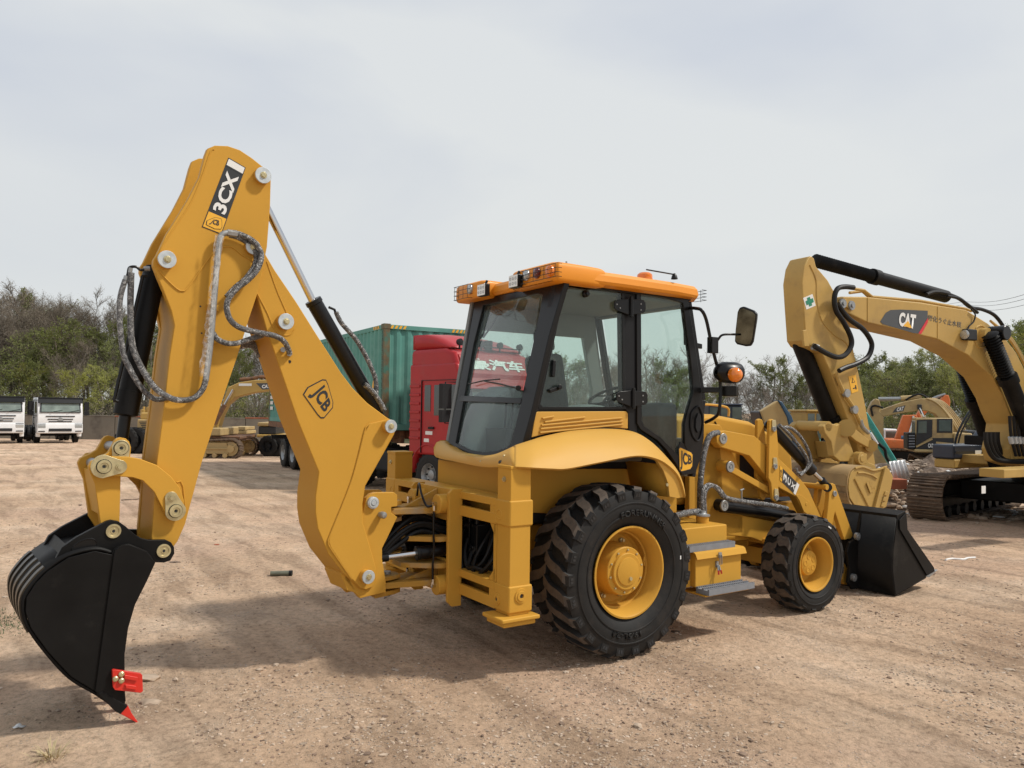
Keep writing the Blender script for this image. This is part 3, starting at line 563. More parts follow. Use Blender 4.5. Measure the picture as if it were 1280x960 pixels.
# ---- rear frame with stabiliser legs
Z1, Z2, Z3, Z4 = 1.24, 1.054, .642, .451
mb = MB()
for zt, zb in ((Z1, Z2), (Z3, Z4)):
    h = zt-zb; ya = -.86
    mb.box((xf, ya, zt-h*.30), (xf+.035, -ya, zt)); mb.box((xf, ya, zb), (xf+.035, -ya, zb+h*.42))
    for y0, y1 in ((-.86, -.78), (-.24, .24), (.78, .86)): mb.box((xf+.001, y0, zb+h*.41), (xf+.034, y1, zt-h*.29))
    mb.box((xf+.034, ya, zt-.03), (xf+.2, -ya, zt-.001)); mb.box((xf+.034, ya, zb+.001), (xf+.2, -ya, zb+.025)); mb.box((xf+.17, ya, zb+.02), (xf+.198, -ya, zt-.028))
fr = mb.build('rear_frame', 'yellow', ML, .004)
for sgn in (-1, 1):
    for zt, zb in ((Z1, Z2), (Z3, Z4)): mb = MB(); mb.box((xf-.003, min(sgn*1.05, sgn*.855), zb), (xf+.20, max(sgn*1.05, sgn*.855), zt)); slv = mb.build('frame_sleeve', 'yellow', fr, .014)
    mb = MB(); y0, y1 = sorted((sgn*.868, sgn*1.04)); mb.box((xf+.008, y0, .436), (xf+.182, y1, 1.475)); leg = mb.build('stabiliser_leg', 'yellow', ML, .006)
    mb = MB(); mb.box((xf+.004, y0-.004, 1.46), (xf+.186, y1+.004, 1.482)); mb.build('leg_cap', 'yellow', leg, .004)
    mb = MB(); mb.lathe((xf+.008, sgn*.96, 1.385), (-1, 0, 0), [(0, .02), (.008, .019), (.008, .01), (.018, .009), (.018, 0)], 12); mb.build('leg_bolt', 'brass', leg)
    mb = MB(); y0, y1 = sorted((sgn*.83, sgn*1.10)); mb.box((xf-.085, y0, .405), (xf+.235, y1, .435)); mb.box((xf-.06, y0+.02, .37), (xf+.21, y1-.02, .407)); mb.box((xf+.02, sgn*.95-.07, .43), (xf+.17, sgn*.95+.07, .46)); mb.build('stabiliser_foot', 'yellow', leg, .01)
    g1 = [Vector((xf+.004, sgn*.86, Z2)), Vector((xf+.004, sgn*.78, Z2)), Vector((xf+.004, sgn*.86, .95))]; g2 = [Vector((xf+.004, sgn*.86, Z3)), Vector((xf+.004, sgn*.76, Z3)), Vector((xf+.004, sgn*.86, .75))]
    mb = MB()
    for g in (g1, g2): mb.prism(g, [p+Vector((.03, 0, 0)) for p in g])
    mb.box((xf+.004, min(sgn*.868, sgn*.83), Z3), (xf+.03, max(sgn*.868, sgn*.83), Z2)); mb.build('gusset', 'yellow', fr, .003)
    mb = MB()
    for y, z in ((.9, .53),):
        mb.lathe((xf-.003, sgn*y, z), (-1, 0, 0), [(0, .045), (.006, .043), (.006, .032), (.01, .03), (.01, .015), (.002, .013), (.002, 0)], 24); mb.build('wear_pad_screw', 'yellow', slv); mb = MB()
    mb.lathe((xf+.10, sgn*1.05, .57), (0, sgn, 0), [(0, .052), (.008, .05), (.008, .036), (.014, .034), (.014, .017), (.002, .015), (.002, 0)], 26)
    mb.build('wear_pad_screw', 'yellow', slv)
    mb = MB(); mb.cyl((xf-.004, sgn*.9, .53), (xf-.007, sgn*.9, .53), .012, 12); mb.cyl((xf+.10, sgn*1.052, .57), (xf+.10, sgn*1.055, .57), .014, 12); mb.build('screw_hole', 'decalb', slv)
    mb = MB(); mb.lathe((xf-.003, sgn*.91, 1.13), (-1, 0, 0), [(.0, .04), (.003, .038), (.003, .03), (-.0005, .028), (-.0005, 0)], 22); mb.build('wear_pad_plug', 'yellow', slv)

# ---- wheels
def tyre(mb, o, sgn, R0, hw, seat, n, lugw, lugh, wrap, zig=0, face=True):
    # o centre, axle along y; sgn -1: outer side towards -y
    prof = [(-.70*hw, seat), (-.78*hw, seat+.02), (-.97*hw, seat+.30*(R0-seat)), (-1.0*hw, seat+.52*(R0-seat)), (-.96*hw, seat+.76*(R0-seat)), (-.90*hw, seat+.88*(R0-seat)), (-.62*hw, R0-lugh-.004), (-.3*hw, R0-lugh+.002), (0, R0-lugh+.004)]
    prof += [(-a, b) for a, b in prof[-2::-1]]
    mb.lathe(o, (0, sgn, 0), [(t, r) for t, r in prof], 96, 0)
    # raised bead lines on the sidewall
    for rr_, tt in ((seat+.33*(R0-seat), .985), (seat+.60*(R0-seat), 1.0)):
        mb.lathe(o, (0, sgn, 0), [(hw*tt-.004, rr_-.008), (hw*tt+.003, rr_-.004), (hw*tt+.003, rr_+.004), (hw*tt-.004, rr_+.008)], 96, 0)
    for side in (1, -1):
        for k in range(n):
            th0 = 2*math.pi*(k+(0 if side == 1 else .5))/n
            rows = []; NS = 9
            for i in range(NS):
                s = i/(NS-1); t = side*hw*(-.06+1.03*s)
                th = th0+sgn*0+(-1)*0+wrap*(s-.45+(.10*math.sin(s*math.pi*2) if not zig else .22*math.sin(s*math.pi*2.2)))
                ww = lugw*(1.05-.15*math.sin(s*math.pi) if not zig else (.9+.55*math.sin(s*math.pi*1.1+.3)))
                top = R0-.012*s*s-(.035 if s > .99 else 0)*1.0
                base = R0-lugh-.03-(.06*max(0, s-.7)/.3)
                dth = ww/R0/2; row = []
                for dd, r_ in ((-1.35, base), (-1, top), (1, top), (1.35, base)):
                    a = th+dd*dth
                    row.append((o[0]+r_*math.cos(a), o[1]+sgn*t, o[2]+r_*math.sin(a)))
                rows.append(row)
            vs = [p for r in rows for p in r]; fs = []; ms = []
            n0 = len(mb.v); mb.v += vs
            for i in range(NS-1):
                for j in range(3):
                    mb.f.append((n0+i*4+j, n0+i*4+j+1, n0+(i+1)*4+j+1, n0+(i+1)*4+j)); mb.m.append(1 if j == 1 else 0)
            mb.f.append((n0, n0+3, n0+2, n0+1)); mb.m.append(0)
            e = n0+(NS-1)*4; mb.f.append((e, e+1, e+2, e+3)); mb.m.append(0)
            # shoulder block running down the sidewall, with two recesses
            a = th0+wrap*.55; dth = lugw*.95/R0/2; r1 = R0-.03; r2 = R0-lugh-.055 if face else R0-lugh-.02
            def pt(r_, da, t_): return (o[0]+r_*math.cos(a+da), o[1]+sgn*side*t_, o[2]+r_*math.sin(a+da))
            t0, t1 = hw*.85, hw*1.0
            mb.prism([pt(r1-.01, -dth, t1), pt(r1-.01, dth, t1), pt(r2, dth*1.1, t1-.004), pt(r2, -dth*1.1, t1-.004)], [pt(r1+.01, -dth, t0), pt(r1+.01, dth, t0), pt(r2, dth*1.1, t0-.02), pt(r2, -dth*1.1, t0-.02)], 0)
            if face:
                for q0, q1 in ((-.6, -.12), (.12, .6)):
                    A = [pt(r1-.028, dth*q0, t1-.001), pt(r1-.028, dth*q1, t1-.001), pt(r2+.014, dth*q1, t1-.004), pt(r2+.014, dth*q0, t1-.004)]
                    mb.prism(A, [(x, y+sgn*side*.0022, z) for x, y, z in A], 2)
def sidewalltext(s, o, sgn, r, t, th, h, parent, spread):
    oo = text(s, (0, 0, 0), (1, 0, 0), (0, 1, 0), 1, 1, 'rubber', parent, 'sidewall_lettering', .02, out=0)
    for v in oo.data.vertices:
        a = th-v.co.x*spread; rr_ = r+v.co.y*h; v.co = (o[0]+rr_*math.cos(a), o[1]+sgn*t, o[2]+rr_*math.sin(a))
    q = oo.modifiers.new('solid', 'SOLIDIFY'); q.thickness = .006; q.offset = 0
def rear_wheel(sgn):
    o = (0, sgn*.925, .652)
    wr = empty('rear_wheel', (0, 0, 0)); wr.parent = ML
    mb = MB(); tyre(mb, o, sgn, .657, .245, .335, 23, .080, .042, .24 if sgn < 0 else -.24); ty = mb.build('tyre', ['rubber', 'lugtop', 'decalb'], wr, ang=30)
    y = lambda v: v
    mb = MB(); mb.lathe(o, (0, sgn, 0), [(.198, .338), (.203, .350), (.212, .351), (.214, .338), (.205, .328), (.17, .318), (.15, .306), (.08, .297), (.075, .285), (.02, .282), (-.005, .262), (-.02, .20), (-.02, 0)], 72)
    mb.lathe(o, (0, sgn, 0), [(-.20, .345), (-.17, .318), (-.0, .27), (-.02, .262)], 48)
    rim = mb.build('rim', 'yellow', wr)
    mb = MB(); mb.lathe(o, (0, sgn, 0), [(-.02, .205), (.10, .192), (.12, .186), (.155, .184), (.16, .178), (.16, .142), (.178, .140), (.182, .135), (.182, .108), (.19, .106), (.192, .10), (.192, 0)], 56); hub = mb.build('wheel_hub', 'yellow', wr)
    mb = MB()
    for k in range(10):
        a = R(36*k+12); mb.lathe((o[0]+.161*math.cos(a), o[1]+sgn*.16, o[2]+.161*math.sin(a)), (0, sgn, 0), [(0, .009), (.01, .009), (.012, .006), (.012, 0)], 6)
    mb.lathe((o[0]+.02, o[1]+sgn*.19, o[2]-.055), (0, sgn, 0), [(0, .016), (.012, .014), (.012, 0)], 12); mb.build('hub_bolt', 'brass', hub)
    mb = MB()
    for k in range(8):
        a = R(45*k+20); mb.lathe((o[0]+.228*math.cos(a), o[1]-sgn*.02, o[2]+.228*math.sin(a)), (0, sgn, 0), [(0, .02), (.03, .02), (.034, .013), (.05, .013), (.05, 0)], 6)
    mb.build('wheel_nut', 'brass', rim)
    mb = MB(); a = R(10); c = Vector((o[0]+.262*math.cos(a), o[1]+sgn*.085, o[2]+.262*math.sin(a))); mb.tube([c+Vector((.0, 0, .04)), c+Vector((-.022, sgn*.03, .03)), c+Vector((-.034, sgn*.035, 0)), c+Vector((-.022, sgn*.03, -.03)), c+Vector((0, 0, -.04))], .006, 6)
    mb.build('valve_guard', 'yellow', rim)
    if sgn < 0:
        sidewalltext('FORERUNNER', o, sgn, .455, .249, R(75), .05, ty, 1.1); sidewalltext('19.5L-24', o, sgn, .47, .249, R(262), .045, ty, .62)
        mb = MB(); a = R(8); mb.box((-.006, -.001, -.014), (.006, .001, .014)); mb.v = [(x+o[0]+.505*math.cos(a), y+o[1]+sgn*.2475, z+o[2]+.505*math.sin(a)) for x, y, z in mb.v]; mb.build('paint_mark', 'decalw', ty)
def front_wheel(sgn):
    o = (2.49, sgn*.86, .442)
    wr = empty('front_wheel', (0, 0, 0)); wr.parent = ML
    mb = MB(); tyre(mb, o, sgn, .462, .165, .245, 17, .070, .026, .26 if sgn < 0 else -.26, zig=1, face=False); ty = mb.build('tyre', ['rubber', 'lugtop', 'decalb'], wr, ang=30)
    mb = MB(); mb.lathe(o, (0, sgn, 0), [(.138, .250), (.145, .259), (.152, .258), (.152, .248), (.145, .238), (.11, .229), (.09, .215), (.03, .208), (-.02, .198), (-.03, .17), (-.03, 0)], 60); rim = mb.build('rim', 'yellow', wr)
    mb = MB(); mb.lathe(o, (0, sgn, 0), [(-.03, .128), (.055, .120), (.068, .115), (.07, .105), (.073, .10), (.073, 0)], 48); hub = mb.build('wheel_hub', 'yellow', wr)
    mb = MB()
    for k in range(5):
        a = R(72*k+30); mb.lathe((o[0]+.066*math.cos(a), o[1]+sgn*.073, o[2]+.066*math.sin(a)), (0, sgn, 0), [(0, .028), (.004, .027), (.004, .020), (.001, .019), (.001, 0)], 18)
    mb.build('hub_cover', 'yellow', hub)
    mb = MB()
    for k in range(8):
        a = R(45*k); mb.lathe((o[0]+.15*math.cos(a), o[1]-sgn*.03, o[2]+.15*math.sin(a)), (0, sgn, 0), [(0, .013), (.02, .012), (.02, .008), (.03, 0)], 6)
    mb.build('wheel_nut', 'brass', rim)
    if sgn < 0:
        mb = MB(); a = R(62); d = Vector((-math.sin(a), 0, math.cos(a))); c = Vector((o[0]+.385*math.cos(a), o[1]+sgn*.166, o[2]+.385*math.sin(a))); e = Vector((math.cos(a), 0, math.sin(a)))
        mb.prism([c+d*.025+e*.006, c-d*.025+e*.006, c-d*.025-e*.006, c+d*.025-e*.006], [p+Vector((0, sgn*.002, 0)) for p in (c+d*.025+e*.006, c-d*.025+e*.006, c-d*.025-e*.006, c+d*.025-e*.006)]); mb.build('paint_mark', 'decalw', ty)
for s in (-1, 1): rear_wheel(s); front_wheel(s)

# ---- chassis and axles
YN = -.70       # near side plane of the cab
def LY(px, py, y): return L.y(px, py, y)
mb = MB()
for s in (-1, 1):
    a, b = sorted((s*.34, s*.44)); mb.box((-.62, a, .62), (3.2, b, .95))
ch = mb.build('chassis', 'yellow', ML, .006)
mb = MB(); mb.cyl((0, -.70, .652), (0, .70, .652), .13, 24); mb.lathe((0, 0, .652), (0, 1, 0), [(-.3, .13), (-.16, .24), (.16, .24), (.3, .13)], 24); mb.build('rear_axle', 'yellow', ML)
mb = MB(); mb.box((2.38, -.62, .36), (2.60, .62, .52)); mb.cyl((2.36, -.66, .60), (2.36, .66, .60), .03, 12); mb.cyl((2.62, -.66, .60), (2.62, .66, .60), .03, 12); mb.box((2.36, -.30, .52), (2.62, .30, .66))
for s in (-1, 1): mb.cyl((2.49, s*.60, .442), (2.49, s*.83, .442), .10, 18)
mb.build('front_axle', 'yellow', ML, .01)
mb = MB(); mb.cyl((.6, 0, .62), (2.2, 0, .58), .045, 12); mb.box((.55, -.25, .45), (1.15, .25, .95)); mb.box((1.2, -.28, .5), (2.1, .28, .95)); mb.build('drive_line', 'dark', ML, .02)
mb = MB(); mb.cyl((1.55, -.45, .68), (1.95, -.45, .68), .045, 14); mb.cyl((1.55, -.45, .57), (1.95, -.45, .57), .035, 14); mb.box((1.5, -.44, .50), (2.0, -.36, .78)); mb.build('axle_bracket', 'yellow', ch, .006)
mb = MB(); mb.box((-.80, -.42, .62), (-.66, .42, 1.0)); mb.build('rear_crossmember', 'dark', ch, .02)
for k in range(7): mb = MB(); y = -.36+.12*k; mb.box((-.93, y-.045, .74), (-.80, y+.045, .98)); mb.cyl((-.90, y, .97), (-.90, y, 1.06), .022, 8); mb.cyl((-.95, y, .80), (-.92, y, .80), .02, 8); mb.build('valve_section', 'gloss', ML, .01)
rs0 = random.Random(31)
for k in range(14):
    y = -.42+.065*k; mb = MB(); z = .80+rs0.uniform(-.05, .12); mb.tube(smooth_path([(-.94, y, z), (-.99, y-.04, z-.10), (-.97+rs0.uniform(-.03, .03), y-.12, .62+rs0.uniform(-.04, .08)), (-.92, y-.22, .66+rs0.uniform(0, .15)), (-.8, y-.2, .95)], 5), .014+.004*rs0.random(), 8); mb.build('hydraulic_hose', 'rub', ML)
# panels under the cab
mb = MB(); mb.box((-.80, -.50, 1.02), (-.76, .50, 1.43)); mb.build('rear_panel', 'yellow', ML, .01)
mb = MB(); q = [LY(x, y, -.58) for x, y in [(650, 586), (830, 586), (846, 606), (846, 640), (800, 648), (745, 645), (650, 640)]]; mb.prism(q, [p+Vector((0, .05, 0)) for p in q]); mb.build('inner_panel', 'yellow', ML, .006)
mb = MB(); mb.box((-.76, -.56, .98), (.9, .56, 1.50)); mb.build('cab_floor', 'dark', ML, .01)
# ---- rear fenders: loft from the cab side out to the rolled lip
inner = [(643, 557, -.72), (661.9, 550.6, YN-.005), (680, 545, YN-.005), (715, 538.5, YN-.005), (758.8, 536, YN-.005), (790, 539.7, YN-.005), (811.9, 552, YN-.005), (833.8, 572.5, YN-.005), (846, 588, YN-.005), (852, 602, YN-.005)]
lip = [(643, 583, -1.05), (665.3, 584.3, -1.1), (690, 585.6, -1.1), (710.3, 585.4, -1.1), (752.5, 577.2, -1.1), (794.7, 569.6, -1.1), (820, 572.9, -1.1), (836.8, 582.5, -1.1), (849.5, 597, -1.1), (857, 621, -1.1)]
si = smooth_path([LY(*p) for p in inner], 5); so = smooth_path([LY(*p) for p in lip], 5); rows = []
for a, b in zip(si, so):
    row = []
    for t in (0, .2, .45, .7, .88, .97, 1.0):
        p = a.lerp(b, t); p.z = a.z+(b.z-a.z)*(t**2.4)+.015*math.sin(t*math.pi); row.append(p)
    row.append(b+Vector((0, .012, -.012))); row.append(b+Vector((0, .05, -.012))); rows.append(row)
fend0 = rows[0]; mb = MB(); mb.loft(rows); mb.build('fender', 'fenderyellow', ML, solid=.006, recalc=False, ang=50)
# far fender starts forward of the cab's rear corner
mb = MB(); k0 = 22; mb.loft(rows[k0:]); mb = mb.mirror(); mb.build('fender', 'fenderyellow', ML, recalc=False, ang=50)
# front flap of the near fender
mb = MB(); q = [LY(x, y, -1.08) for x, y in [(820, 574), (836.8, 583), (849.5, 598), (857, 621), (847, 623), (837, 621), (835, 604), (829, 588)]]; qq = [Vector((p.x+.0, -.74, p.z)) for p in q]
mb.prism([p for p in q], [p+Vector((0, .03, 0)) for p in q]); mb.build('fender_flap', 'fenderyellow', ML, .004)
mb = MB(); q = [LY(x, y, -1.06) for x, y in [(829, 580), (834, 604), (837, 621), (850, 620)]]; mb.loft([[p, Vector((p.x, -.62, p.z+.0))] for p in q[:3]]); mb.build('flap_inside', 'yellow', ML, solid=.01)
mb = MB(); mb.lathe(LY(833.5, 606, -1.09), (0, -1, 0), [(0, .014), (.008, .013), (.008, 0)], 10); mb.build('flap_bolt', 'brass', ML)
# rear skirt below the rear window
top = [(559, 550.6, -.64), (567, 556, -.72), (580.6, 564.7, -.80), (602.5, 568.8, -.86), (621, 566.9, -.86), (643, 557, -.82)]
bot = [(543, 562.5, -.80), (545, 571.5, -.84), (571, 577.5, -.93), (602.5, 583.6, -.985), (624, 584, -1.0), (643, 583, -1.0)]
P1 = smooth_path([L.x(a, b, c) for a, b, c in top], 4); P2 = smooth_path([L.x(a, b, c) for a, b, c in bot], 4)
P1 = [Vector(p) for p in P1]; P2[-1] = so[0]; P1[-1] = si[0]
rows = []
for a, b in zip(P1, P2):
    m = a.lerp(b, .55)+Vector((-.035, 0, .03)); rows.append([a, a.lerp(m, .55)+Vector((-.008, 0, .006)), m, b+Vector((-.004, 0, .02)), b, b+Vector((.04, 0, -.004))])
F0 = fend0; rows[-1] = [F0[0], F0[2], F0[3], F0[4], F0[6], F0[8]]; rows[-2] = [p.lerp(q, .5) for p, q in zip(rows[-3], rows[-1])]
mb = MB(); mb.loft(rows)
sk = mb.build('rear_skirt', 'fenderyellow', ML, solid=.006, recalc=False, ang=50)
a = rows[0]; mb = MB(); mb.loft([a, [p+Vector((.42, .26, 0)) for p in a]]); mb.build('skirt_side', 'fenderyellow', sk, solid=.005, recalc=False)
for x, y, c in ((580, 573, -.92), (603, 576.5, -.97), (632, 570, -.965)): mb = MB(); mb.lathe(L.x(x, y, c+.01), (-1, 0, 0), [(0, .011), (.02, .010), (.02, 0)], 10); mb.build('skirt_bolt', 'brass', sk)
mb = MB(); mb.lathe(L.x(626.5, 578.5, -.985), (-1, 0, 0), [(0, .02), (.014, .018), (.014, .009), (.02, 0)], 12); mb.build('skirt_socket', 'decalb', sk)

# ---- cab shell
TN = LY(698, 352, YN); BNr = LY(652, 556, YN); YF = .58
def far(p): return Vector((p.x, YF, p.z))
TF = L.x(598.5, 374, TN.x); BF = L.x(563.5, 551, BNr.x+.13)
def post(pts, name, w1=.075, w2=.07, m='trim', par=None):
    mb = MB()
    for a, b in zip(pts[:-1], pts[1:]): mb.bar(a, b, w1, w2, up=(0, 1, 0))
    return mb.build(name, m, par or ML, .01)
cabf = empty('cab', (0, 0, 0)); cabf.parent = ML
# rear plane
rn = (TF-TN).cross(BNr-TN).normalized()
if rn.x > 0: rn = -rn
def RP(px, py, off=0): return L.pl(px, py, TN+rn*off, rn)
ro = [(594.5, 372), (640, 361), (694, 349.5), (706, 352), (686, 420), (663, 520), (652.5, 557), (641, 562), (620, 569.5), (602, 571), (580, 567), (560, 552.5), (571, 500), (584, 430)]
ri = [(604, 381.5), (640, 374), (672, 366.8), (678, 369), (668, 420), (648, 515), (638.5, 555), (632, 559.5), (620, 563.5), (603, 565.5), (586, 562), (569.5, 553.5), (579.5, 500), (592, 430)]
mb = MB(); mb.ring([RP(*p, .012) for p in ro], [RP(*p, .012) for p in ri], -rn*.05); mb.build('rear_window_frame', 'gloss', cabf, .006)
mb = MB(); mb.prism([RP(x, y, .016) for x, y in ((575.5, 494.5), (652, 497.5), (650.5, 504.5), (574, 501.5))], [RP(x, y, -.02) for x, y in ((575.5, 494.5), (652, 497.5), (650.5, 504.5), (574, 501.5))]); mb.build('window_divider', 'gloss', cabf, .004)
for nm, pts in (('rear_upper_pane', [(600, 378), (676, 365), (668, 420), (651, 497), (578.5, 495), (590, 430)]), ('rear_lower_pane', [(578, 503), (651, 506), (639, 557), (620, 566), (603, 567.5), (586, 564), (567, 555)])):
    mb = MB(); mb.prism([RP(*p, .002) for p in pts], [RP(*p, -.004) for p in pts]); mb.build(nm, 'glass', cabf)
# near rear corner post between the rear window and side window
c1 = [RP(694, 349.5, .006), RP(700, 351, 0), LY(706, 352, YN-.004), LY(698, 388, YN-.004), LY(684, 450, YN-.004), LY(671.5, 512, YN-.004), LY(662.5, 553, YN-.004), RP(640, 562, .006)]
mb = MB(); q = [LY(x, y, YN-.006) for x, y in [(697, 350), (709, 351), (700, 388), (687, 450), (675.5, 505), (664, 552), (650, 560), (660, 520), (682, 420)]]; mb.prism(q, [p+Vector((.0, .07, 0)) for p in q]); mb.build('corner_post', 'trim', cabf, .008)
# far rear post, front posts
post([far(TN)+Vector((.02, 0, 0)), far(BNr)+Vector((.12, 0, -.02))], 'corner_post', .06, .09, par=cabf)
FT = LY(862, 377, YN); FB = LY(878, 500, YN); FF = LY(869, 590, YN)
ax = FT.x+.03
for s, y in ((1, YN+.03), (-1, YF)):
    post([Vector((FT.x, y, FT.z)), Vector((FB.x+.02, y, FB.z)), Vector((FF.x-.02, y, 1.3))], 'front_post', .05, .07, par=cabf)
# roof liner, dash and floor
mb = MB(); mb.box((-.30, YN+.05, 2.84), (1.05, YF-.02, 2.90)); mb.build('roof_liner', 'liner', cabf, .02)
# near side frame: header, B post, door and side window
hp = [(697, 350), (709, 345), (779, 353), (790, 355), (858, 373), (864, 380), (851, 378), (797, 367), (789, 366), (779.5, 359), (706, 354)]
mb = MB(); q = [LY(x, y, YN-.002) for x, y in hp]; mb.prism(q, [p+Vector((0, .07, 0)) for p in q]); mb.build('side_header', 'gloss', cabf, .006)
bpst = [(779, 354), (797, 357), (797, 540), (806, 552), (786, 542), (785, 516), (781, 511)]
mb = MB(); q = [LY(x, y, YN-.004) for x, y in bpst]; mb.prism(q, [p+Vector((0, .09, 0)) for p in q]); mb.build('door_post', 'trim', cabf, .01)
sl0 = [(671, 510), (783, 510.5), (785.5, 517), (784, 534), (740, 534), (664, 553)]
mb = MB(); q = [LY(x, y, YN+.02) for x, y in sl0]; mb.prism(q, [p+Vector((0, .05, 0)) for p in q]); mb.build('side_sill', 'trim', cabf, .006)
wo = [(703, 351), (780.5, 357), (782, 511.5), (674, 511.5), (671.5, 507), (685, 450), (699, 388)]
wi = [(705.5, 354.5), (777.5, 360), (779, 508.5), (679, 508.5), (675.5, 505.5), (687.5, 450), (701.5, 388)]
mb = MB(); mb.ring([LY(*p, YN-.008) for p in wo], [LY(*p, YN-.008) for p in wi], (0, .012, 0)); mb.build('side_window_seal', 'gloss', cabf, .002)
mb = MB(); q = [LY(*p, YN-.004) for p in wo]; mb.prism(q, [p+Vector((0, .006, 0)) for p in q]); mb.build('side_window', 'glass', cabf)
for x, y in ((731, 367.5), (691.5, 461.5), (692, 486)):
    mb = MB()
    if y < 400: mb.lathe(LY(x, y, YN-.005), (0, -1, 0), [(0, .032), (.02, .03), (.03, .015), (.045, .02), (.045, 0)], 18)
    elif y < 470: a = LY(x, y, YN-.006); mb.bar(a+Vector((-.0, 0, .07)), a-Vector((.01, 0, .06)), .03, .045, up=(0, 1, 0))
    else: a = LY(x, y, YN-.006); mb.bar(a-Vector((.05, 0, .02)), a+Vector((.05, 0, .01)), .03, .045, up=(0, 1, 0)); mb.lathe(LY(698, 484, YN-.02), (0, -1, 0), [(0, .02), (.03, .02), (.03, 0)], 12)
    mb.build('window_catch', 'gloss', cabf, .006)
do = [(796, 358.4), (830, 364), (860, 373), (866, 410), (872, 450), (878.5, 500), (880.5, 520), (880, 547.5), (876, 573), (869.4, 592), (853, 594), (844, 578), (833, 562), (822.5, 550.6), (800.6, 536.6), (796.5, 529)]
di = [(801.5, 367.5), (829, 372), (854, 379), (858, 410), (863.5, 450), (867, 490), (861, 510), (856, 530), (856, 556), (862, 570), (862, 580), (855, 581), (848, 569), (826, 546.5), (806, 533), (802.5, 527)]
door = empty('door', (0, 0, 0)); door.parent = ML
mb = MB(); mb.ring([LY(*p, YN-.02) for p in do], [LY(*p, YN-.02) for p in di], (0, .045, 0)); mb.build('door_frame', 'gloss', door, .006)
mb = MB(); q = [LY(*p, YN-.006) for p in di]; mb.prism(q, [p+Vector((0, .006, 0)) for p in q]); mb.build('door_glass', 'glass', door)
mb = MB(); mb.tube(smooth_path([LY(x, y, YN-.027) for x, y in ((872, 508), (865, 516), (863.5, 533), (867, 546), (873, 551), (877.5, 540), (878.5, 522), (875, 510), (872, 508))], 4), .009, 8, caps=False)
q = [LY(x, y, YN-.022) for x, y in ((872, 516), (869, 524), (868.5, 534), (871, 541), (874.5, 538), (876, 528), (875, 519))]; mb.prism(q, [p+Vector((0, -.012, 0)) for p in q]); mb.build('door_handle', 'dark', door, .004)
badge([(848, 560), (850, 558.5), (864, 565), (866, 568), (865.5, 583), (863, 587), (851.5, 590), (849, 588)], [(850, 588), (864.5, 582.5), (864.5, 570), (850, 562)], lambda x, y: LY(x, y, YN-.0215), Vector((0, -1, 0)), door, 'decaly', 'decalb', 'decalb')
mb = MB(); q = [LY(x, y, YN-.006) for x, y in ((847, 558), (850, 552), (868, 562), (868, 586), (862, 591), (848, 591))]; mb.prism(q, [p+Vector((0, -.008, 0)) for p in q]); mb.build('kick_panel', 'gloss', door, .003)
for y0 in (383.5, 498):
    xs = 0 if y0 < 400 else 2.5
    mb = MB(); q = [LY(x+xs, y, YN-.022) for x, y in ((767, y0-6), (771, y0-8.5), (786, y0-10), (803, y0-8.5), (806, y0-5), (806, y0+5), (803, y0+8), (786, y0+10.5), (771, y0+5), (767, y0+2))]
    mb.prism(q, [p+Vector((0, -.012, 0)) for p in q]); mb.cyl(LY(789.5+xs, y0-13, YN-.04), LY(789.5+xs, y0+13, YN-.04), .016, 14); hg = mb.build('hinge', 'gloss', door, .003)
    mb = MB()
    for x, y in ((771, -3), (775, 1.5), (801, -3.5), (801, 4)): mb.lathe(LY(x+xs, y0+y, YN-.034), (0, -1, 0), [(0, .007), (.005, .006), (.005, 0)], 8)
    mb.build('hinge_screw', 'steel', hg)
mb = MB(); q = [LY(x, y, YN-.005) for x, y in ((857, 414), (866, 414), (866.5, 431), (857.5, 431))]; mb.prism(q, [p+Vector((0, .03, 0)) for p in q]); q = [LY(x, y, YN-.0) for x, y in ((861, 426), (878, 430), (878, 436), (862, 433))]; mb.prism(q, [p+Vector((0, .03, 0)) for p in q]); mb.build('latch', 'gloss', door, .004)
# louvre panel
lp = [(664.5, 547), (669.5, 516.5), (672.5, 514.5), (783, 514), (785.2, 517), (785, 536), (760, 534), (715, 536), (680, 543)]
mb = MB(); q = [LY(x, y, YN-.012) for x, y in lp]; mb.prism(q, [p+Vector((0, .04, 0)) for p in q]); lv = mb.build('louvre_panel', 'fenderyellow', cabf, .006)
for k, (x0, x1, x2, y1, y2) in enumerate(((674, 677, 692, 523.0, 520.5), (676, 680, 731, 527.5, 521.5), (674, 676, 777, 531.5, 522.3), (674, 675, 778, 536, 526.5), (673, 674, 778, 540.8, 530.5))):
    mb = MB(); a = LY(x1, y1, YN-.013); c = LY(x2, y2, YN-.013); mb.bar(a, c, .03, .014, up=(0, 0, 1)); mb.build('louvre', 'fenderyellow', lv, .005)

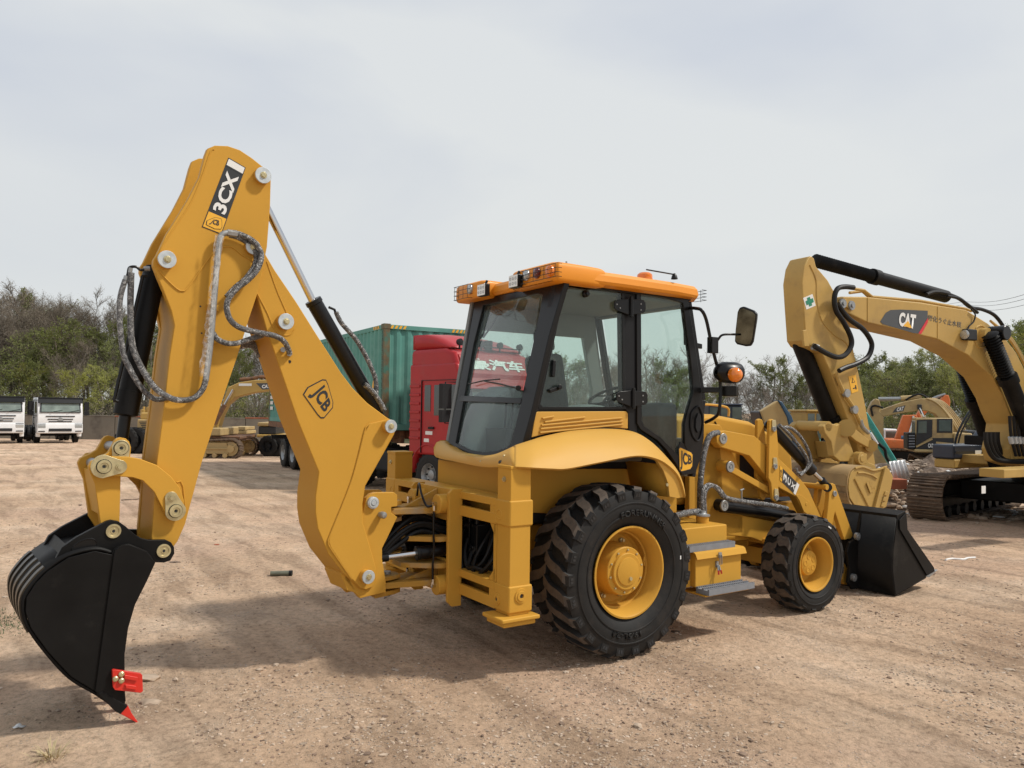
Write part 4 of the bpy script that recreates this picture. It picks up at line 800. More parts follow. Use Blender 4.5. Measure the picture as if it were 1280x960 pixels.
# far side of the cab: quarter window and door with slim dark frames, visible through the glass
FTf = Vector((FT.x, YF, FT.z)); 
def FY(x, z): return Vector((x, YF, z))
fo = [FY(TN.x-.0, 2.86), FY(.95, 2.86), FY(1.15, 2.3), FY(1.16, 1.38), FY(-.45, 1.38), FY(-.62, 1.6)]
for nm, O, I in (('far_quarter_frame', [FY(-.42, 2.88), FY(.45, 2.88), FY(.45, 1.55), FY(-.66, 1.55)], [FY(-.30, 2.62), FY(.36, 2.62), FY(.36, 1.92), FY(-.50, 1.92)]),
                  ('far_door_frame', [FY(.45, 2.88), FY(1.04, 2.88), FY(1.17, 2.1), FY(1.12, 1.36), FY(.45, 1.55)], [FY(.51, 2.62), FY(.90, 2.62), FY(1.02, 2.1), FY(1.0, 1.75), FY(.51, 1.75)])):
    mb = MB(); mb.ring(O, I, (0, .05, 0)); mb.build(nm, 'liner', cabf, .01)
    mb = MB(); mb.prism(I, [p+Vector((0, .006, 0)) for p in I]); mb.build('far_window', 'glass', cabf)
# windscreen
wx = FT.x+.05; mb = MB(); A = [Vector((wx, YN+.06, 2.84)), Vector((wx, YF-.03, 2.84)), Vector((wx+.15, YF-.03, 2.1)), Vector((wx+.1, YF-.03, 1.62)), Vector((wx+.1, YN+.06, 1.62)), Vector((wx+.15, YN+.06, 2.1))]
mb.loft([[A[0], A[1]], [A[5], A[2]], [A[4], A[3]]]); mb.build('windscreen', 'glass', cabf, recalc=False)
mb = MB(); mb.box((.86, YN+.14, 1.5), (FT.x+.02, YF-.1, 1.96)); mb.build('dashboard', 'seat', cabf, .05)
mb = MB(); mb.box((FT.x, YN+.05, 1.3), (FT.x+.14, YF-.03, 1.64)); mb.box((FT.x-.03, YN+.05, 2.82), (FT.x+.06, YF, 2.9)); mb.build('front_bulkhead', 'liner', cabf, .02)
mb = MB(); mb.prism([Vector((x, .05, z)) for x, z in ((-.70, 1.5), (-.52, 1.5), (-.15, 2.0), (-.25, 2.1), (-.5, 1.98))], [Vector((x, .52, z)) for x, z in ((-.70, 1.5), (-.52, 1.5), (-.15, 2.0), (-.25, 2.1), (-.5, 1.98))]); mb.build('side_console', 'liner', cabf, .04)
# wheel-arch inner cover seen through the side window
mb = MB(); n_ = 16; A = [Vector((.02+.55*math.cos(math.pi*k/n_), 0, 1.45+.48*math.sin(math.pi*k/n_))) for k in range(n_+1)]; mb.prism([p+Vector((0, YN+.04, 0)) for p in A], [p+Vector((0, YN+.22, 0)) for p in A]); mb.build('arch_cover', 'liner', cabf, .02)
# operator seat, steering wheel, levers
seat = empty('operator_seat', (0, 0, 0)); seat.parent = ML
mb = MB(); mb.box((.0, -.26, 1.68), (.48, .24, 1.82)); mb.box((.06, -.2, 1.5), (.4, .18, 1.68)); mb.build('seat_cushion', 'seat', seat, .05)
mb = MB(); mb.prism([Vector((x, -.25, z)) for x, z in ((.02, 1.78), (.12, 1.82), (.02, 2.38), (-.10, 2.36))], [Vector((x, .23, z)) for x, z in ((.02, 1.78), (.12, 1.82), (.02, 2.38), (-.10, 2.36))]); mb.build('seat_back', 'seat', seat, .05)
mb = MB(); mb.prism([Vector((x, -.13, z)) for x, z in ((-.06, 2.40), (.03, 2.40), (.0, 2.62), (-.08, 2.60))], [Vector((x, .11, z)) for x, z in ((-.06, 2.40), (.03, 2.40), (.0, 2.62), (-.08, 2.60))]); mb.build('headrest', 'seat', seat, .035)
mb = MB(); c = Vector((.72, -.02, 2.02)); ax_ = Vector((-.45, 0, .9)).normalized(); u_ = Vector((0, 1, 0)); v_ = ax_.cross(u_); P = [c+(u_*math.cos(R(15*k))+v_*math.sin(R(15*k)))*.19 for k in range(25)]; mb.tube(P, .014, 8, caps=False)
for k in (0, 8, 16): mb.bar(c, P[k], .02, .012)
st = mb.build('steering_wheel', 'dark', ML); mb = MB(); mb.bar(c, c-ax_*.5, .05, .05); mb.box((.78, -.2, 1.5), (.98, .2, 1.9)); mb.build('steering_column', 'dark', ML, .02)
mb = MB()
for y in (-.12, -.02, .1): mb.tube([Vector((-.45, y, 1.5)), Vector((-.42, y, 1.95))], .009, 6); mb.lathe((-.42, y, 1.93), (0, 0, 1), [(0, .01), (.01, .024), (.04, .024), (.05, .01), (.05, 0)], 10)
mb.box((-.58, -.25, 1.5), (-.38, .25, 1.72)); mb.build('control_lever_console', 'dark', ML, .015)
# wiper on the rear pane and the arm of the wiper motor
mb = MB(); mb.tube([RP(x, y, .03) for x, y in ((649, 486), (625, 480), (606, 476.5))], .007, 6); mb.tube([RP(x, y, .022) for x, y in ((586, 480), (606, 475.5), (625, 474))], .006, 6); mb.cyl(RP(648, 485, .0), RP(648, 485, .04), .022, 12); mb.build('wiper', 'gloss', cabf)
mb = MB(); mb.tube([RP(x, y, -.05) for x, y in ((619, 385), (612, 395), (604, 418), (600, 423))], .012, 6); mb.tube([RP(x, y, -.06) for x, y in ((625, 389), (620, 398), (614, 408), (604, 422))], .010, 6); mb.bar(RP(614, 384, -.05), RP(626, 391, -.05), .03, .04); mb.build('wiper_motor', 'dark', cabf, .004)

# ---- roof
rf = empty('roof', (0, 0, 0)); rf.parent = ML
ZR0, ZR1 = 2.905, 3.035
xr = -.40
plan = [(xr, -.72), (-.30, -.84), (.2, -.845), (.8, -.83), (1.10, -.79), (1.26, -.60), (1.28, 0), (1.26, .52), (1.10, .70), (.8, .72), (.2, .74), (-.30, .74), (xr, .64), (xr-.03, .2), (xr-.03, -.2)]
def ringz(z, k, dz=0): cx, cy = .43, -.05; return [Vector((cx+(x-cx)*k, cy+(y-cy)*k, z)) for x, y in plan]
rg = [ringz(2.885, .955), ringz(2.89, .985), ringz(2.915, 1.0), ringz(2.965, .99), ringz(2.995, .96), ringz(3.008, .90), ringz(3.012, .5)]
mb = MB(); n = len(plan)
mb.add([p for r in rg for p in r], [(i*n+k, i*n+(k+1) % n, (i+1)*n+(k+1) % n, (i+1)*n+k) for i in range(len(rg)-1) for k in range(n)]+[tuple(range(n))[::-1], tuple(range((len(rg)-1)*n, len(rg)*n))])
mb.build('roof_shell', 'orange', rf, .006, ang=28)
mb = MB(); q = [Vector((x, y, 2.87)) for x, y in [(-.36, -.74), (1.08, -.72), (1.1, .6), (-.36, .6)]]; mb.prism(q, [p+Vector((0, 0, .03)) for p in q]); mb.build('roof_gasket', 'gloss', rf, .006)
for y0, y1 in ((-.855, -.20), (.22, .745)):       # rear lamp pods
    s = .03
    A = [(-.53, y0+.05), (-.53, y1-.05), (-.50, y1), (-.28, y1+.0), (-.1, y1-.08), (.0, y0+.03), (-.2, y0+.006), (-.50, y0)]
    def lv_(z, k): cy = (y0+y1)/2; return [Vector((-.3+(x+.3)*k, cy+(y-cy)*k, z)) for x, y in A]
    r5 = [lv_(2.87, .93), lv_(2.88, .98), lv_(2.90, 1), lv_(2.985, .995), lv_(3.012, .965), lv_(3.026, .88), lv_(3.03, .5)]
    mb = MB(); n = len(A); mb.add([p for r in r5 for p in r], [(i*n+k, i*n+(k+1) % n, (i+1)*n+(k+1) % n, (i+1)*n+k) for i in range(len(r5)-1) for k in range(n)]+[tuple(range(n))[::-1], tuple(range((len(r5)-1)*n, len(r5)*n))])
    pod = mb.build('lamp_pod', 'orange', rf, .012, ang=40)
def lamp(px, py, r, m, par):
    c = L.x(px, py, -.532); mb = MB(); mb.lathe(c, (-1, 0, 0), [(-.01, r+.006), (.012, r+.006), (.012, r), (.016, r), (.02, r*.8), (.024, r*.4), (.025, 0)], 24); return mb.build('round_lamp', m, par)
for px, py, r, m in ((658.4, 344.2, .038, 'clear'), (671.6, 341.3, .038, 'redlens'), (687.3, 339, .042, 'amber'), (588, 361.5, .038, 'clear'), (585.5, 362, .03, 'redlens')):
    if px != 585.5: lamp(px, py, r, m, rf)
def guard(c0, c1, par):
    mb = MB(); xg = -.575
    y0, z0 = c0; y1, z1 = c1
    for z in (z0, (2*z0+z1)/3, (z0+2*z1)/3, z1): mb.tube([(-.53, y0, z), (xg, y0, z), (xg, y1, z), (-.53, y1, z)], .0025, 5)
    for t in (.05, .35, .65, .95): y = y0+(y1-y0)*t; mb.tube([(xg, y, z0), (xg, y, z1)], .0022, 5)
    return mb.build('lamp_guard', 'gloss', par)
a = L.x(648, 353, -.6); c = L.x(693, 331.5, -.6); guard((a.y, 2.89), (c.y, 2.99), rf)
guard((.66, 2.88), (.40, 3.0), rf)
for px, py in ((641.5, 351.5), (601.5, 362.5)):
    c = L.x(px, py, -.585); mb = MB(); mb.box((c.x, c.y-.066, c.z-.052), (c.x+.05, c.y+.066, c.z+.052)); mb.bar(c+Vector((.04, -.0, .05)), c+Vector((.06, 0, .09)), .02, .02)
    wl = mb.build('work_light', 'gloss', rf, .006); mb = MB(); mb.box((c.x-.004, c.y-.062, c.z-.048), (c.x+.002, c.y+.062, c.z+.048)); mb.build('light_lens', 'led', wl, .002)
    for i in range(2):
        for j in range(3):
            mb = MB(); mb.lathe((c.x-.004, c.y-.04+.04*j, c.z-.02+.04*i), (-1, 0, 0), [(0, .013), (.002, .012), (.002, .009), (-.0005, .005), (-.0005, 0)], 10); mb.build('light_diode', 'steel', wl)
c = LY(806, 336, -.66); mb = MB(); mb.lathe((c.x, c.y, 2.985), (0, 0, 1), [(0, .075), (.02, .075), (.022, .07), (.075, .065), (.09, .05), (.095, 0)], 28); mb.build('beacon', 'amber', rf)
mb = MB(); a = LY(808, 338.5, -.80); d = LY(843, 346, -.80); mb.tube([a+Vector((0, 0, .01)), d+Vector((0, 0, .02))], .006, 6); mb.lathe(d+Vector((0, 0, -.02)), (0, 0, 1), [(0, .03), (.03, .022), (.05, .008), (.05, 0)], 12); mb.build('aerial_base', 'gloss', rf)
mb = MB(); a = LY(708, 326, -.6); mb.tube([a+Vector((0, 0, -.08)), a+Vector((0, 0, -.02)), a+Vector((0, 0, -.005))], .008, 6); mb.build('lifting_eye', 'steel', rf)
mb = MB()
for z in (2.90, 2.93, 2.96, 2.99): mb.tube([(1.24, -.70, z), (1.30, -.70, z), (1.30, -.56, z), (1.24, -.56, z)], .0025, 5)
mb.tube([(1.30, -.63, 2.89), (1.30, -.63, 3.0)], .0025, 5); mb.build('lamp_guard', 'gloss', rf)

# ---- mirror and front lamp
YM = -.95
mb = MB(); mb.tube(smooth_path([L.y(863, 385, YN-.02), LY(870, 385.5, -.85), LY(877, 388, YM), LY(883, 400.6, YM), LY(889.7, 432, YM), LY(898, 465, YM), LY(900.6, 485, YM), LY(899, 513, YM), LY(893, 522, -.85), LY(882, 528, YN-.02)], 5), .015, 10); ma = mb.build('mirror_bracket', 'gloss', ML)
mb = MB(); mb.tube(smooth_path([LY(893, 432, YM), LY(898, 424, YM-.02), LY(903.8, 418.5, YM-.05), LY(920, 418, YM-.08)], 5), .011, 8); a = LY(890, 430, YM); mb.box((a.x-.03, a.y-.03, a.z-.08), (a.x+.05, a.y+.03, a.z+.06)); mb.build('mirror_clamp', 'gloss', ma, .005)
c = LY(932, 409, YM-.12)
mn = Vector((-.86, -.35, -.08)).normalized(); mr_ = Vector((0, 0, 1)).cross(mn).normalized(); mu = mn.cross(mr_)
mp_ = [(-.4, 1), (.75, .82), (1, .6), (.72, -.85), (.5, -1), (-.55, -.92), (-.85, -.75), (-.72, .75)]
# outline measured on a plane through c
mo = [(924, 384.5), (929, 382.8), (942, 388), (946, 392), (945.5, 399), (941, 427), (938, 432.5), (932, 433), (921, 430.5), (918, 427), (919, 412), (921.5, 390)]
q = [L.pl(x, y, c, mn) for x, y in mo]; mb = MB(); mb.prism([p-mn*.045 for p in q], q); mir = mb.build('mirror_housing', 'gloss', ML, .012)
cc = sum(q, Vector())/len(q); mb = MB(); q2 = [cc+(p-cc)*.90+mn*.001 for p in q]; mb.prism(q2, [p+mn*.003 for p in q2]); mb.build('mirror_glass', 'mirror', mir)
mb = MB(); a = LY(878, 487.5, -.74); d = LY(921, 487.5, -1.0); mb.bar(a, d, .05, .05); mb.bar(LY(903, 489, -.9), LY(922, 489, -1.02), .08, .09); mb.build('lamp_bracket', 'gloss', ML, .006)
c = LY(907, 467, -1.0); mb = MB(); mb.lathe(c+Vector((-.12, 0, .01)), (1, -.1, 0), [(0, .02), (.02, .06), (.07, .09), (.20, .095), (.25, .085), (.25, 0)], 28); hl = mb.build('front_lamp', 'gloss', ML)
c2 = LY(917.5, 468.5, -1.125); mb = MB(); mb.lathe(c2, (-.25, -1, 0), [(0, .062), (.03, .063), (.055, .05), (.07, .025), (.073, 0)], 24); mb.build('amber_indicator', 'amber', hl)

# ---- step side: tank, toolbox, treads
mb = MB(); A = [LY(*p, -.95) for p in ((841, 662), (908.8, 655.8), (908.8, 675.5), (841, 683))]; zt = .90
mb.box((.60, -.95, .66), (1.30, -.42, .90)); tank = mb.build('fuel_tank', 'yellow', ML, .012)
mb = MB(); c = LY(878, 661, -.78); c.z = .90; mb.lathe(c, (0, 0, 1), [(0, .055), (.06, .055), (.06, 0)], 24); mb.lathe(c+Vector((0, 0, .06)), (0, 0, 1), [(0, .066), (.012, .066), (.02, .04), (.03, .03), (.045, .028), (.045, 0)], 24, 1); mb.build('filler_cap', ['yellow', 'steel'], tank)
mb = MB(); mb.box((.80, -1.05, .425), (1.365, -.62, .70)); mb.box((.60, -1.0, .42), (.80, -.5, .66)); tb = mb.build('toolbox', 'yellow', ML, .008)
mb = MB(); pr = [(-.60, .716), (-1.045, .716), (-1.065, .705), (-1.085, .66), (-1.078, .657), (-1.056, .70), (-1.04, .703), (-.60, .703)]
mb.prism([(.785, y, z) for y, z in pr], [(1.40, y, z) for y, z in pr]); mb.build('toolbox_lid', 'yellow', tb, .003)
mb = MB(); x = LY(900, 690, -1.09).x; mb.box((x-.018, -1.095, .655), (x+.018, -1.086, .70)); mb.tube([(x-.012, -1.10, .68), (x-.012, -1.10, .60), (x+.012, -1.10, .60), (x+.012, -1.10, .68)], .004, 6); mb.box((x-.014, -1.065, .57), (x+.014, -1.05, .62)); mb.bar((x, -1.07, .59), (x-.012, -1.085, .535), .014, .012); mb.bar((x+.008, -1.07, .59), (x+.012, -1.085, .54), .012, .012); lt = mb.build('toggle_latch', 'steel', tb)
mb = MB(); mb.bar((x-.013, -1.088, .55), (x-.018, -1.092, .515), .014, .012); mb.bar((x+.013, -1.088, .55), (x+.018, -1.092, .52), .014, .012); mb.build('latch_grip', 'red', lt)
def tread(x0, x1, y0, y1, z, name):
    mb = MB(); mb.box((x0, y0, z-.04), (x1, y1, z)); t = mb.build(name, 'grey', ML, .003); n = int((x1-x0)/.022); mb = MB()
    for i in range(n):
        for yy in (y0+.012, (y0+y1)/2, y1-.012):
            xx = x0+(i+.5)*(x1-x0)/n; mb.box((xx-.006, yy-.009, z-.001), (xx+.006, yy+.009, z+.012))
    for yy in (y0+.004, y1-.004): mb.box((x0, yy-.004, z-.001), (x1, yy+.004, z+.009))
    mb.build('tread_teeth', 'grey', t)
tread(.74, 1.30, -1.04, -.955, .755, 'upper_step'); tread(.80, 1.36, -1.20, -1.055, .425, 'lower_step')
mb = MB(); mb.box((.79, -1.17, .372), (1.33, -.9, .384)); mb.build('step_support', 'yellow', ML, .003)

# ---- front of the machine: hood, loader
mb = MB(); A = [(1.22, 1.0), (1.22, 1.83), (1.75, 1.86), (2.3, 1.79), (2.75, 1.62), (2.95, 1.5), (3.0, 1.0)]
mb.prism([Vector((x, -.40, z)) for x, z in A], [Vector((x, .40, z)) for x, z in A]); hd_ = mb.build('hood', 'yellow', ML, .05)
mb = MB(); q = [LY(x, y, -.405) for x, y in ((924.7, 567), (948.5, 590), (948.5, 605), (924.7, 591))]; mb.prism(q, [p+Vector((0, -.006, 0)) for p in q]); mb.build('hood_vent', 'decalb', hd_)
mb = MB(); mb.tube(smooth_path([LY(x, y, -.41) for x, y in ((898, 552), (903, 575), (907, 600), (915, 619), (925, 622.5), (960, 626))], 5), .011, 6); mb.tube(smooth_path([LY(x, y, -.405) for x, y in ((895, 536), (896, 532), (893.5, 527))], 3), .008, 6); mb.build('black_hose', 'rub', hd_)
mb = MB(); mb.tube(smooth_path([(1.75, -.25, 1.84), (1.75, -.25, 1.93), (1.8, -.25, 1.955), (2.1, -.25, 1.93), (2.12, -.25, 1.84)], 4), .012, 8); mb.build('hood_handle', 'fenderyellow', hd_)
mb = MB()
for s in (-1, 1):       # towers carrying the arms
    a, b = sorted((s*.44, s*.50)); q = [(1.30, .70), (1.30, 1.60), (1.45, 1.78), (1.72, 1.76), (2.05, 1.25), (2.05, .70)]
    mb.prism([Vector((x, a, z)) for x, z in q], [Vector((x, b, z)) for x, z in q])
mb.build('loader_tower', 'yellow', ML, .01)
mb = MB(); q = [LY(x, y, -.5) for x, y in ((868, 592), (880, 590), (884, 560), (882, 540), (900, 545), (905, 640), (985, 655), (985, 690), (940, 672), (905, 668), (868, 640))]; mb.prism(q, [p+Vector((0, .06, 0)) for p in q]); mb.build('side_plate', 'yellow', ML, .006)
YA = -.62
arm = [(895.8, 546), (898, 540.5), (906, 538), (943.4, 545), (960.6, 560), (973.9, 573.5), (999.7, 597.5), (1010.6, 611.6), (1026, 646), (1040, 672), (1050, 694), (1061, 712.5), (1060.5, 731), (1056, 731), (1048.8, 718.8), (1030, 690), (1012, 655), (1004, 639.7), (995, 621), (974.7, 610), (962, 600.6), (937, 570), (901, 559), (896.6, 553.8)]
lev = [(962, 525.6), (965, 523.6), (968.4, 524.8), (970.8, 533.4), (973, 556.9), (973, 603.8), (973.9, 619), (971.6, 626.4), (969, 627.5), (966, 624), (963.8, 603.8), (960.6, 597.5), (961.4, 556.9)]
vl = [(1041, 603.8), (1044, 605.5), (1066.7, 668.8), (1064, 673), (1055.5, 675), (1044, 640), (1040.5, 656.5), (1033, 653), (1036, 625), (1037.5, 607)]
for s in (1, -1):
    def near(pix, y, th, name, m='yellow', bev=.008, ref=None):
        q = [LY(a, b, y if ref is None else ref) for a, b in pix]; q = [Vector((p.x, y, p.z)) for p in q]; mb = MB(); mb.prism(q, [p+Vector((0, th, 0)) for p in q])
        if s < 0: mb = mb.mirror()
        return mb.build(name, m, ML, bev)
    am = near(arm, YA, .09, 'loader_arm'); lv2 = near(lev, YA-.05, .035, 'bell_crank'); near(lev, YA+.095, .035, 'bell_crank', ref=YA-.05); vv = near(vl, YA-.0, .05, 'bucket_link_plate')
    near([(1041, 603.8), (1044, 605.5), (1066.7, 668.8), (1064, 673), (1055.5, 675), (1044, 640), (1040.5, 656.5), (1033, 653), (1036, 625), (1037.5, 607)], YA+.14, .05, 'bucket_link_plate', ref=YA)
    def mk(fn, name, m, par=ML, bev=0):
        mb = MB(); fn(mb)
        if s < 0: mb = mb.mirror()
        return mb.build(name, m, par, bev)
    mk(lambda mb: mb.bar(LY(912, 586, YA+.03), LY(968, 618, YA+.03), .05, .06), 'levelling_rod', 'yellow', ML, .006)
    mk(lambda mb: mb.lathe(LY(912, 583.4, YA+.0), (0, 1, 0), [(0, .055), (.2, .055), (.2, 0)], 24), 'pivot_boss', 'yellow', ML)
    def washer(px, py, y, r, par=ML, name='pin'):
        def f(mb):
            c = LY(px, py, y); mb.lathe(c, (0, -1, 0), [(-.03, r), (.01, r), (.012, r*.95), (.012, r*.55), (.006, r*.5), (.006, r*.32), (.014, r*.28), (.014, 0)], 24)
        return mk(f, name, 'steel', par)
    washer(903.6, 548.3, YA-.001, .05); washer(912.5, 583.4, YA-.001, .052)
    for px, py in ((967, 533), (968.5, 580), (970, 619)):
        o_ = near([(px-2.3, py-8), (px+1.8, py-8), (px+2.8, py-2), (px+2.8, py+5), (px, py+7.5), (px-2.6, py+5)], YA-.052, -.008, 'lock_plate', 'brass', .002)
        washer(px+.3, py+3, YA-.06, .026)
    mk(lambda mb: (mb.lathe(LY(960, 529, YA+.06), (LY(1014, 588, YA+.06)-LY(960, 529, YA+.06)), [(0, .03), (.01, .055), ((LY(1014, 588, YA+.06)-LY(960, 529, YA+.06)).length-.1, .055), ((LY(1014, 588, YA+.06)-LY(960, 529, YA+.06)).length-.1, .065), ((LY(1014, 588, YA+.06)-LY(960, 529, YA+.06)).length, .065), ((LY(1014, 588, YA+.06)-LY(960, 529, YA+.06)).length+.01, .03)], 24)), 'crowd_ram_barrel', 'gloss')
    mk(lambda mb: mb.cyl(LY(1013, 587, YA+.06), LY(1034, 607, YA+.06), .024, 14), 'crowd_ram_rod', 'chrome')
    mk(lambda mb: (mb.cyl(LY(1027, 600, YA+.06), LY(1035, 611, YA+.06), .04, 14), mb.cyl(LY(1034, 609, YA+.02), LY(1034, 609, YA+.1), .05, 16)), 'rod_eye', 'gloss')
    mk(lambda mb: mb.cyl(LY(901, 631.9, YA+.10), LY(990, 645, YA+.10), .062, 22), 'lift_ram_barrel', 'gloss')
    mk(lambda mb: (mb.lathe(LY(905, 632, YA+.04), (0, 1, 0), [(0, .055), (.01, .058), (.13, .058), (.13, 0)], 24)), 'ram_eye', 'gloss'); washer(905, 632, YA+.035, .05)
    washer(1043, 617, YA-.004, .03)
    if s > 0:
        # crowd ram hoses in plastic
        for off, path in enumerate(([(979, 534), (990, 536), (1003, 549), (1012, 568), (1013, 580), (1004, 590), (997, 591), (995, 585)], [(974, 531), (984, 540), (998, 556), (1009, 574), (1008, 586), (1000, 594)])):
            mb = MB(); mb.tube(smooth_path([LY(x, y, YA+.0-.02*off) for x, y in path], 6), .016, 10); mb.build('wrapped_hose', 'film', ML)
        mb = MB(); q = [LY(x, y, YA-.001) for x, y in ((998, 625), (994, 619), (996, 617.5), (1001, 619), (1010, 626), (1014, 634), (1013.5, 640), (1009, 643), (1004, 639.7))]; mb.prism(q, [p+Vector((0, -.01, 0)) for p in q]); mb.lathe(LY(1008, 630, YA-.011), (0, -1, 0), [(0, .02), (.004, .019), (.004, 0)], 16); mb.build('arm_doubler', 'yellow', am, .004)
        Q = [LY(x, y, YA-.001) for x, y in ((974.7, 600), (994, 618.6), (999, 606), (974.7, 582))]; dn = Vector((0, -1, 0)); de = decal(Q, dn, 'decalb', am, 'model_decal', .0015)
        def sb(s0, s1, t0=0., t1=1.): return [lerp4([Q[0], Q[1], Q[2], Q[3]], a, b) for a, b in ((s0, t0), (s1, t0), (s1, t1), (s0, t1))]
        decal(sb(0, .13), dn, 'decaly', de, 'yellow_panel', .001, .002); decal(sb(.87, 1), dn, 'decalw', de, 'white_panel', .001, .002)
        for ch_, s0, s1 in (('3', .19, .38), ('C', .43, .60), ('X', .66, .85)):
            q = sb(s0, s1, .22, .78); shapetext(ch_, [q[1], q[2], q[3], q[0]], 'decalw', de, dn, .0035, .03)
        q = sb(.02, .11, .2, .8); shapetext('JCB', [q[1], q[2], q[3], q[0]][0:4], 'decalb', de, dn, .0045, .03)
mb = MB(); mb.cyl(LY(1034, 609, YA), Vector((LY(1034, 609, YA).x, .62, LY(1034, 609, YA).z)), .03, 12); a = LY(1046, 690, YA); mb.cyl(a+Vector((-.25, 0, .1)), Vector((a.x-.25, .62, a.z+.1)), .05, 14); mb.cyl(LY(966, 560, YA), Vector((LY(966, 560, YA).x, .62, LY(966, 560, YA).z)), .035, 12); mb.build('cross_tube', 'yellow', ML)
mb = MB(); mb.tube(smooth_path([LY(x, y, -.60) for x, y in ((898, 541), (890, 543), (884, 551), (879, 572), (875.5, 604), (874.5, 640), (873, 652))], 6), .028, 12); mb.build('wrapped_hose', 'film', ML)
for o_ in (0, 1):
    mb = MB(); mb.tube(smooth_path([LY(x-o_*3, y-o_*1, -.68) for x, y in ((881.7, 650), (881, 640), (880.5, 619), (885.6, 608.4), (893.4, 607.7), (901, 614), (909, 622.5), (932.5, 627.5), (960, 631), (984, 635.5))], 6), .02, 12); mb.build('wrapped_hose', 'film', ML)
mb = MB(); mb.tube(smooth_path([Vector((.55, -.75, .93)), LY(845, 645, -.75), LY(860, 641, -.75), LY(874, 639.5, -.75)], 6), .03, 10); mb.build('wrapped_hose', 'film', ML)
mb = MB(); c = LY(927, 618, -.62); mb.tube([c+Vector((0, 0, .04)), c, c+Vector((0, 0, -.05))], .008, 8); mb.tube([c+Vector((-.02, 0, .04)), c+Vector((.03, 0, .05))], .008, 8); mb.build('fitting', 'steel', ML)

# ---- front bucket
YB = -1.08
sp = [(1131.6, 639.8), (1133, 661.7), (1166, 709), (1168, 714), (1158, 721), (1119.8, 743.8), (1116, 714), (1116.7, 687.5), (1122, 645)]
sq = [LY(a, b, YB) for a, b in sp]
fb = empty('loader_bucket', (0, 0, 0)); fb.parent = ML
for s in (1, -1):
    mb = MB(); mb.prism(sq, [p+Vector((0, .022, 0)) for p in sq]); mb = mb if s > 0 else mb.mirror(); mb.build('side_plate', 'black', fb, .004)
    cut = [LY(a, b, YB-.001) for a, b in ((1131.6, 640.5), (1133, 661.7), (1166, 709), (1167, 714), (1157.5, 719), (1123.5, 661), (1123, 650))]; mb = MB(); mb.prism(cut, [p+Vector((0, -.014, 0)) for p in cut]); mb = mb if s > 0 else mb.mirror(); mb.build('side_cutter_plate', 'black', fb, .003)
backp = [sq[0], Vector((sq[8].x, 0, sq[8].z-.0)), sq[7], sq[6], sq[5], sq[4]]
rows = [[Vector((p.x, y, p.z)) for p in [sq[8], sq[7], sq[6], sq[5], sq[4]]] for y in (YB+.005, -YB-.005)]
mb = MB(); mb.loft(rows); mb.build('shell', 'black', fb, solid=.015, recalc=False, ang=30)
mb = MB(); a = sq[8]; c = sq[0]; mb.prism([Vector((x, YB-.004, z)) for x, z in ((a.x-.02, a.z-.02), (c.x, c.z-.02), (c.x, c.z+.012), (a.x-.02, a.z+.012))], [Vector((x, -YB+.004, z)) for x, z in ((a.x-.02, a.z-.02), (c.x, c.z-.02), (c.x, c.z+.012), (a.x-.02, a.z+.012))]); mb.build('top_spill_bar', 'black', fb, .005)
mb = MB(); a = sq[4]; e = sq[3]; d = (e-sq[5]).normalized(); mb.prism([Vector((p.x, YB-.01, p.z)) for p in (sq[4]+Vector((-.02, 0, .01)), sq[3]+Vector((-.03, 0, .0)), sq[3]+d*.06, sq[4]+d*.04+Vector((0, 0, -.02)))], [Vector((p.x, -YB+.01, p.z)) for p in (sq[4]+Vector((-.02, 0, .01)), sq[3]+Vector((-.03, 0, .0)), sq[3]+d*.06, sq[4]+d*.04+Vector((0, 0, -.02)))]); mb.build('cutting_edge', 'steel', fb, .003)
bx = sq[7].x
for yy in (-.70, -.46, .46-.03, .67):
    mb = MB(); pr = [(bx+.05, .83), (bx-.03, .55), (bx-.17, .52), (bx-.22, .42), (bx-.17, .24), (bx-.20, .10), (bx-.12, .02), (bx+.0, .02)]
    mb.prism([Vector((x, yy, z)) for x, z in pr], [Vector((x, yy+.03, z)) for x, z in pr]); mb.build('mounting_rib', 'black', fb, .004)
for px, py in ((1072, 670.5), (1067.5, 722)):
    c = LY(px, py, -.72); mb = MB(); mb.lathe(c, (0, -1, 0), [(-.02, .04), (.01, .04), (.01, .022), (.02, .02), (.02, 0)], 20); mb.build('bucket_pin', 'steel', fb)

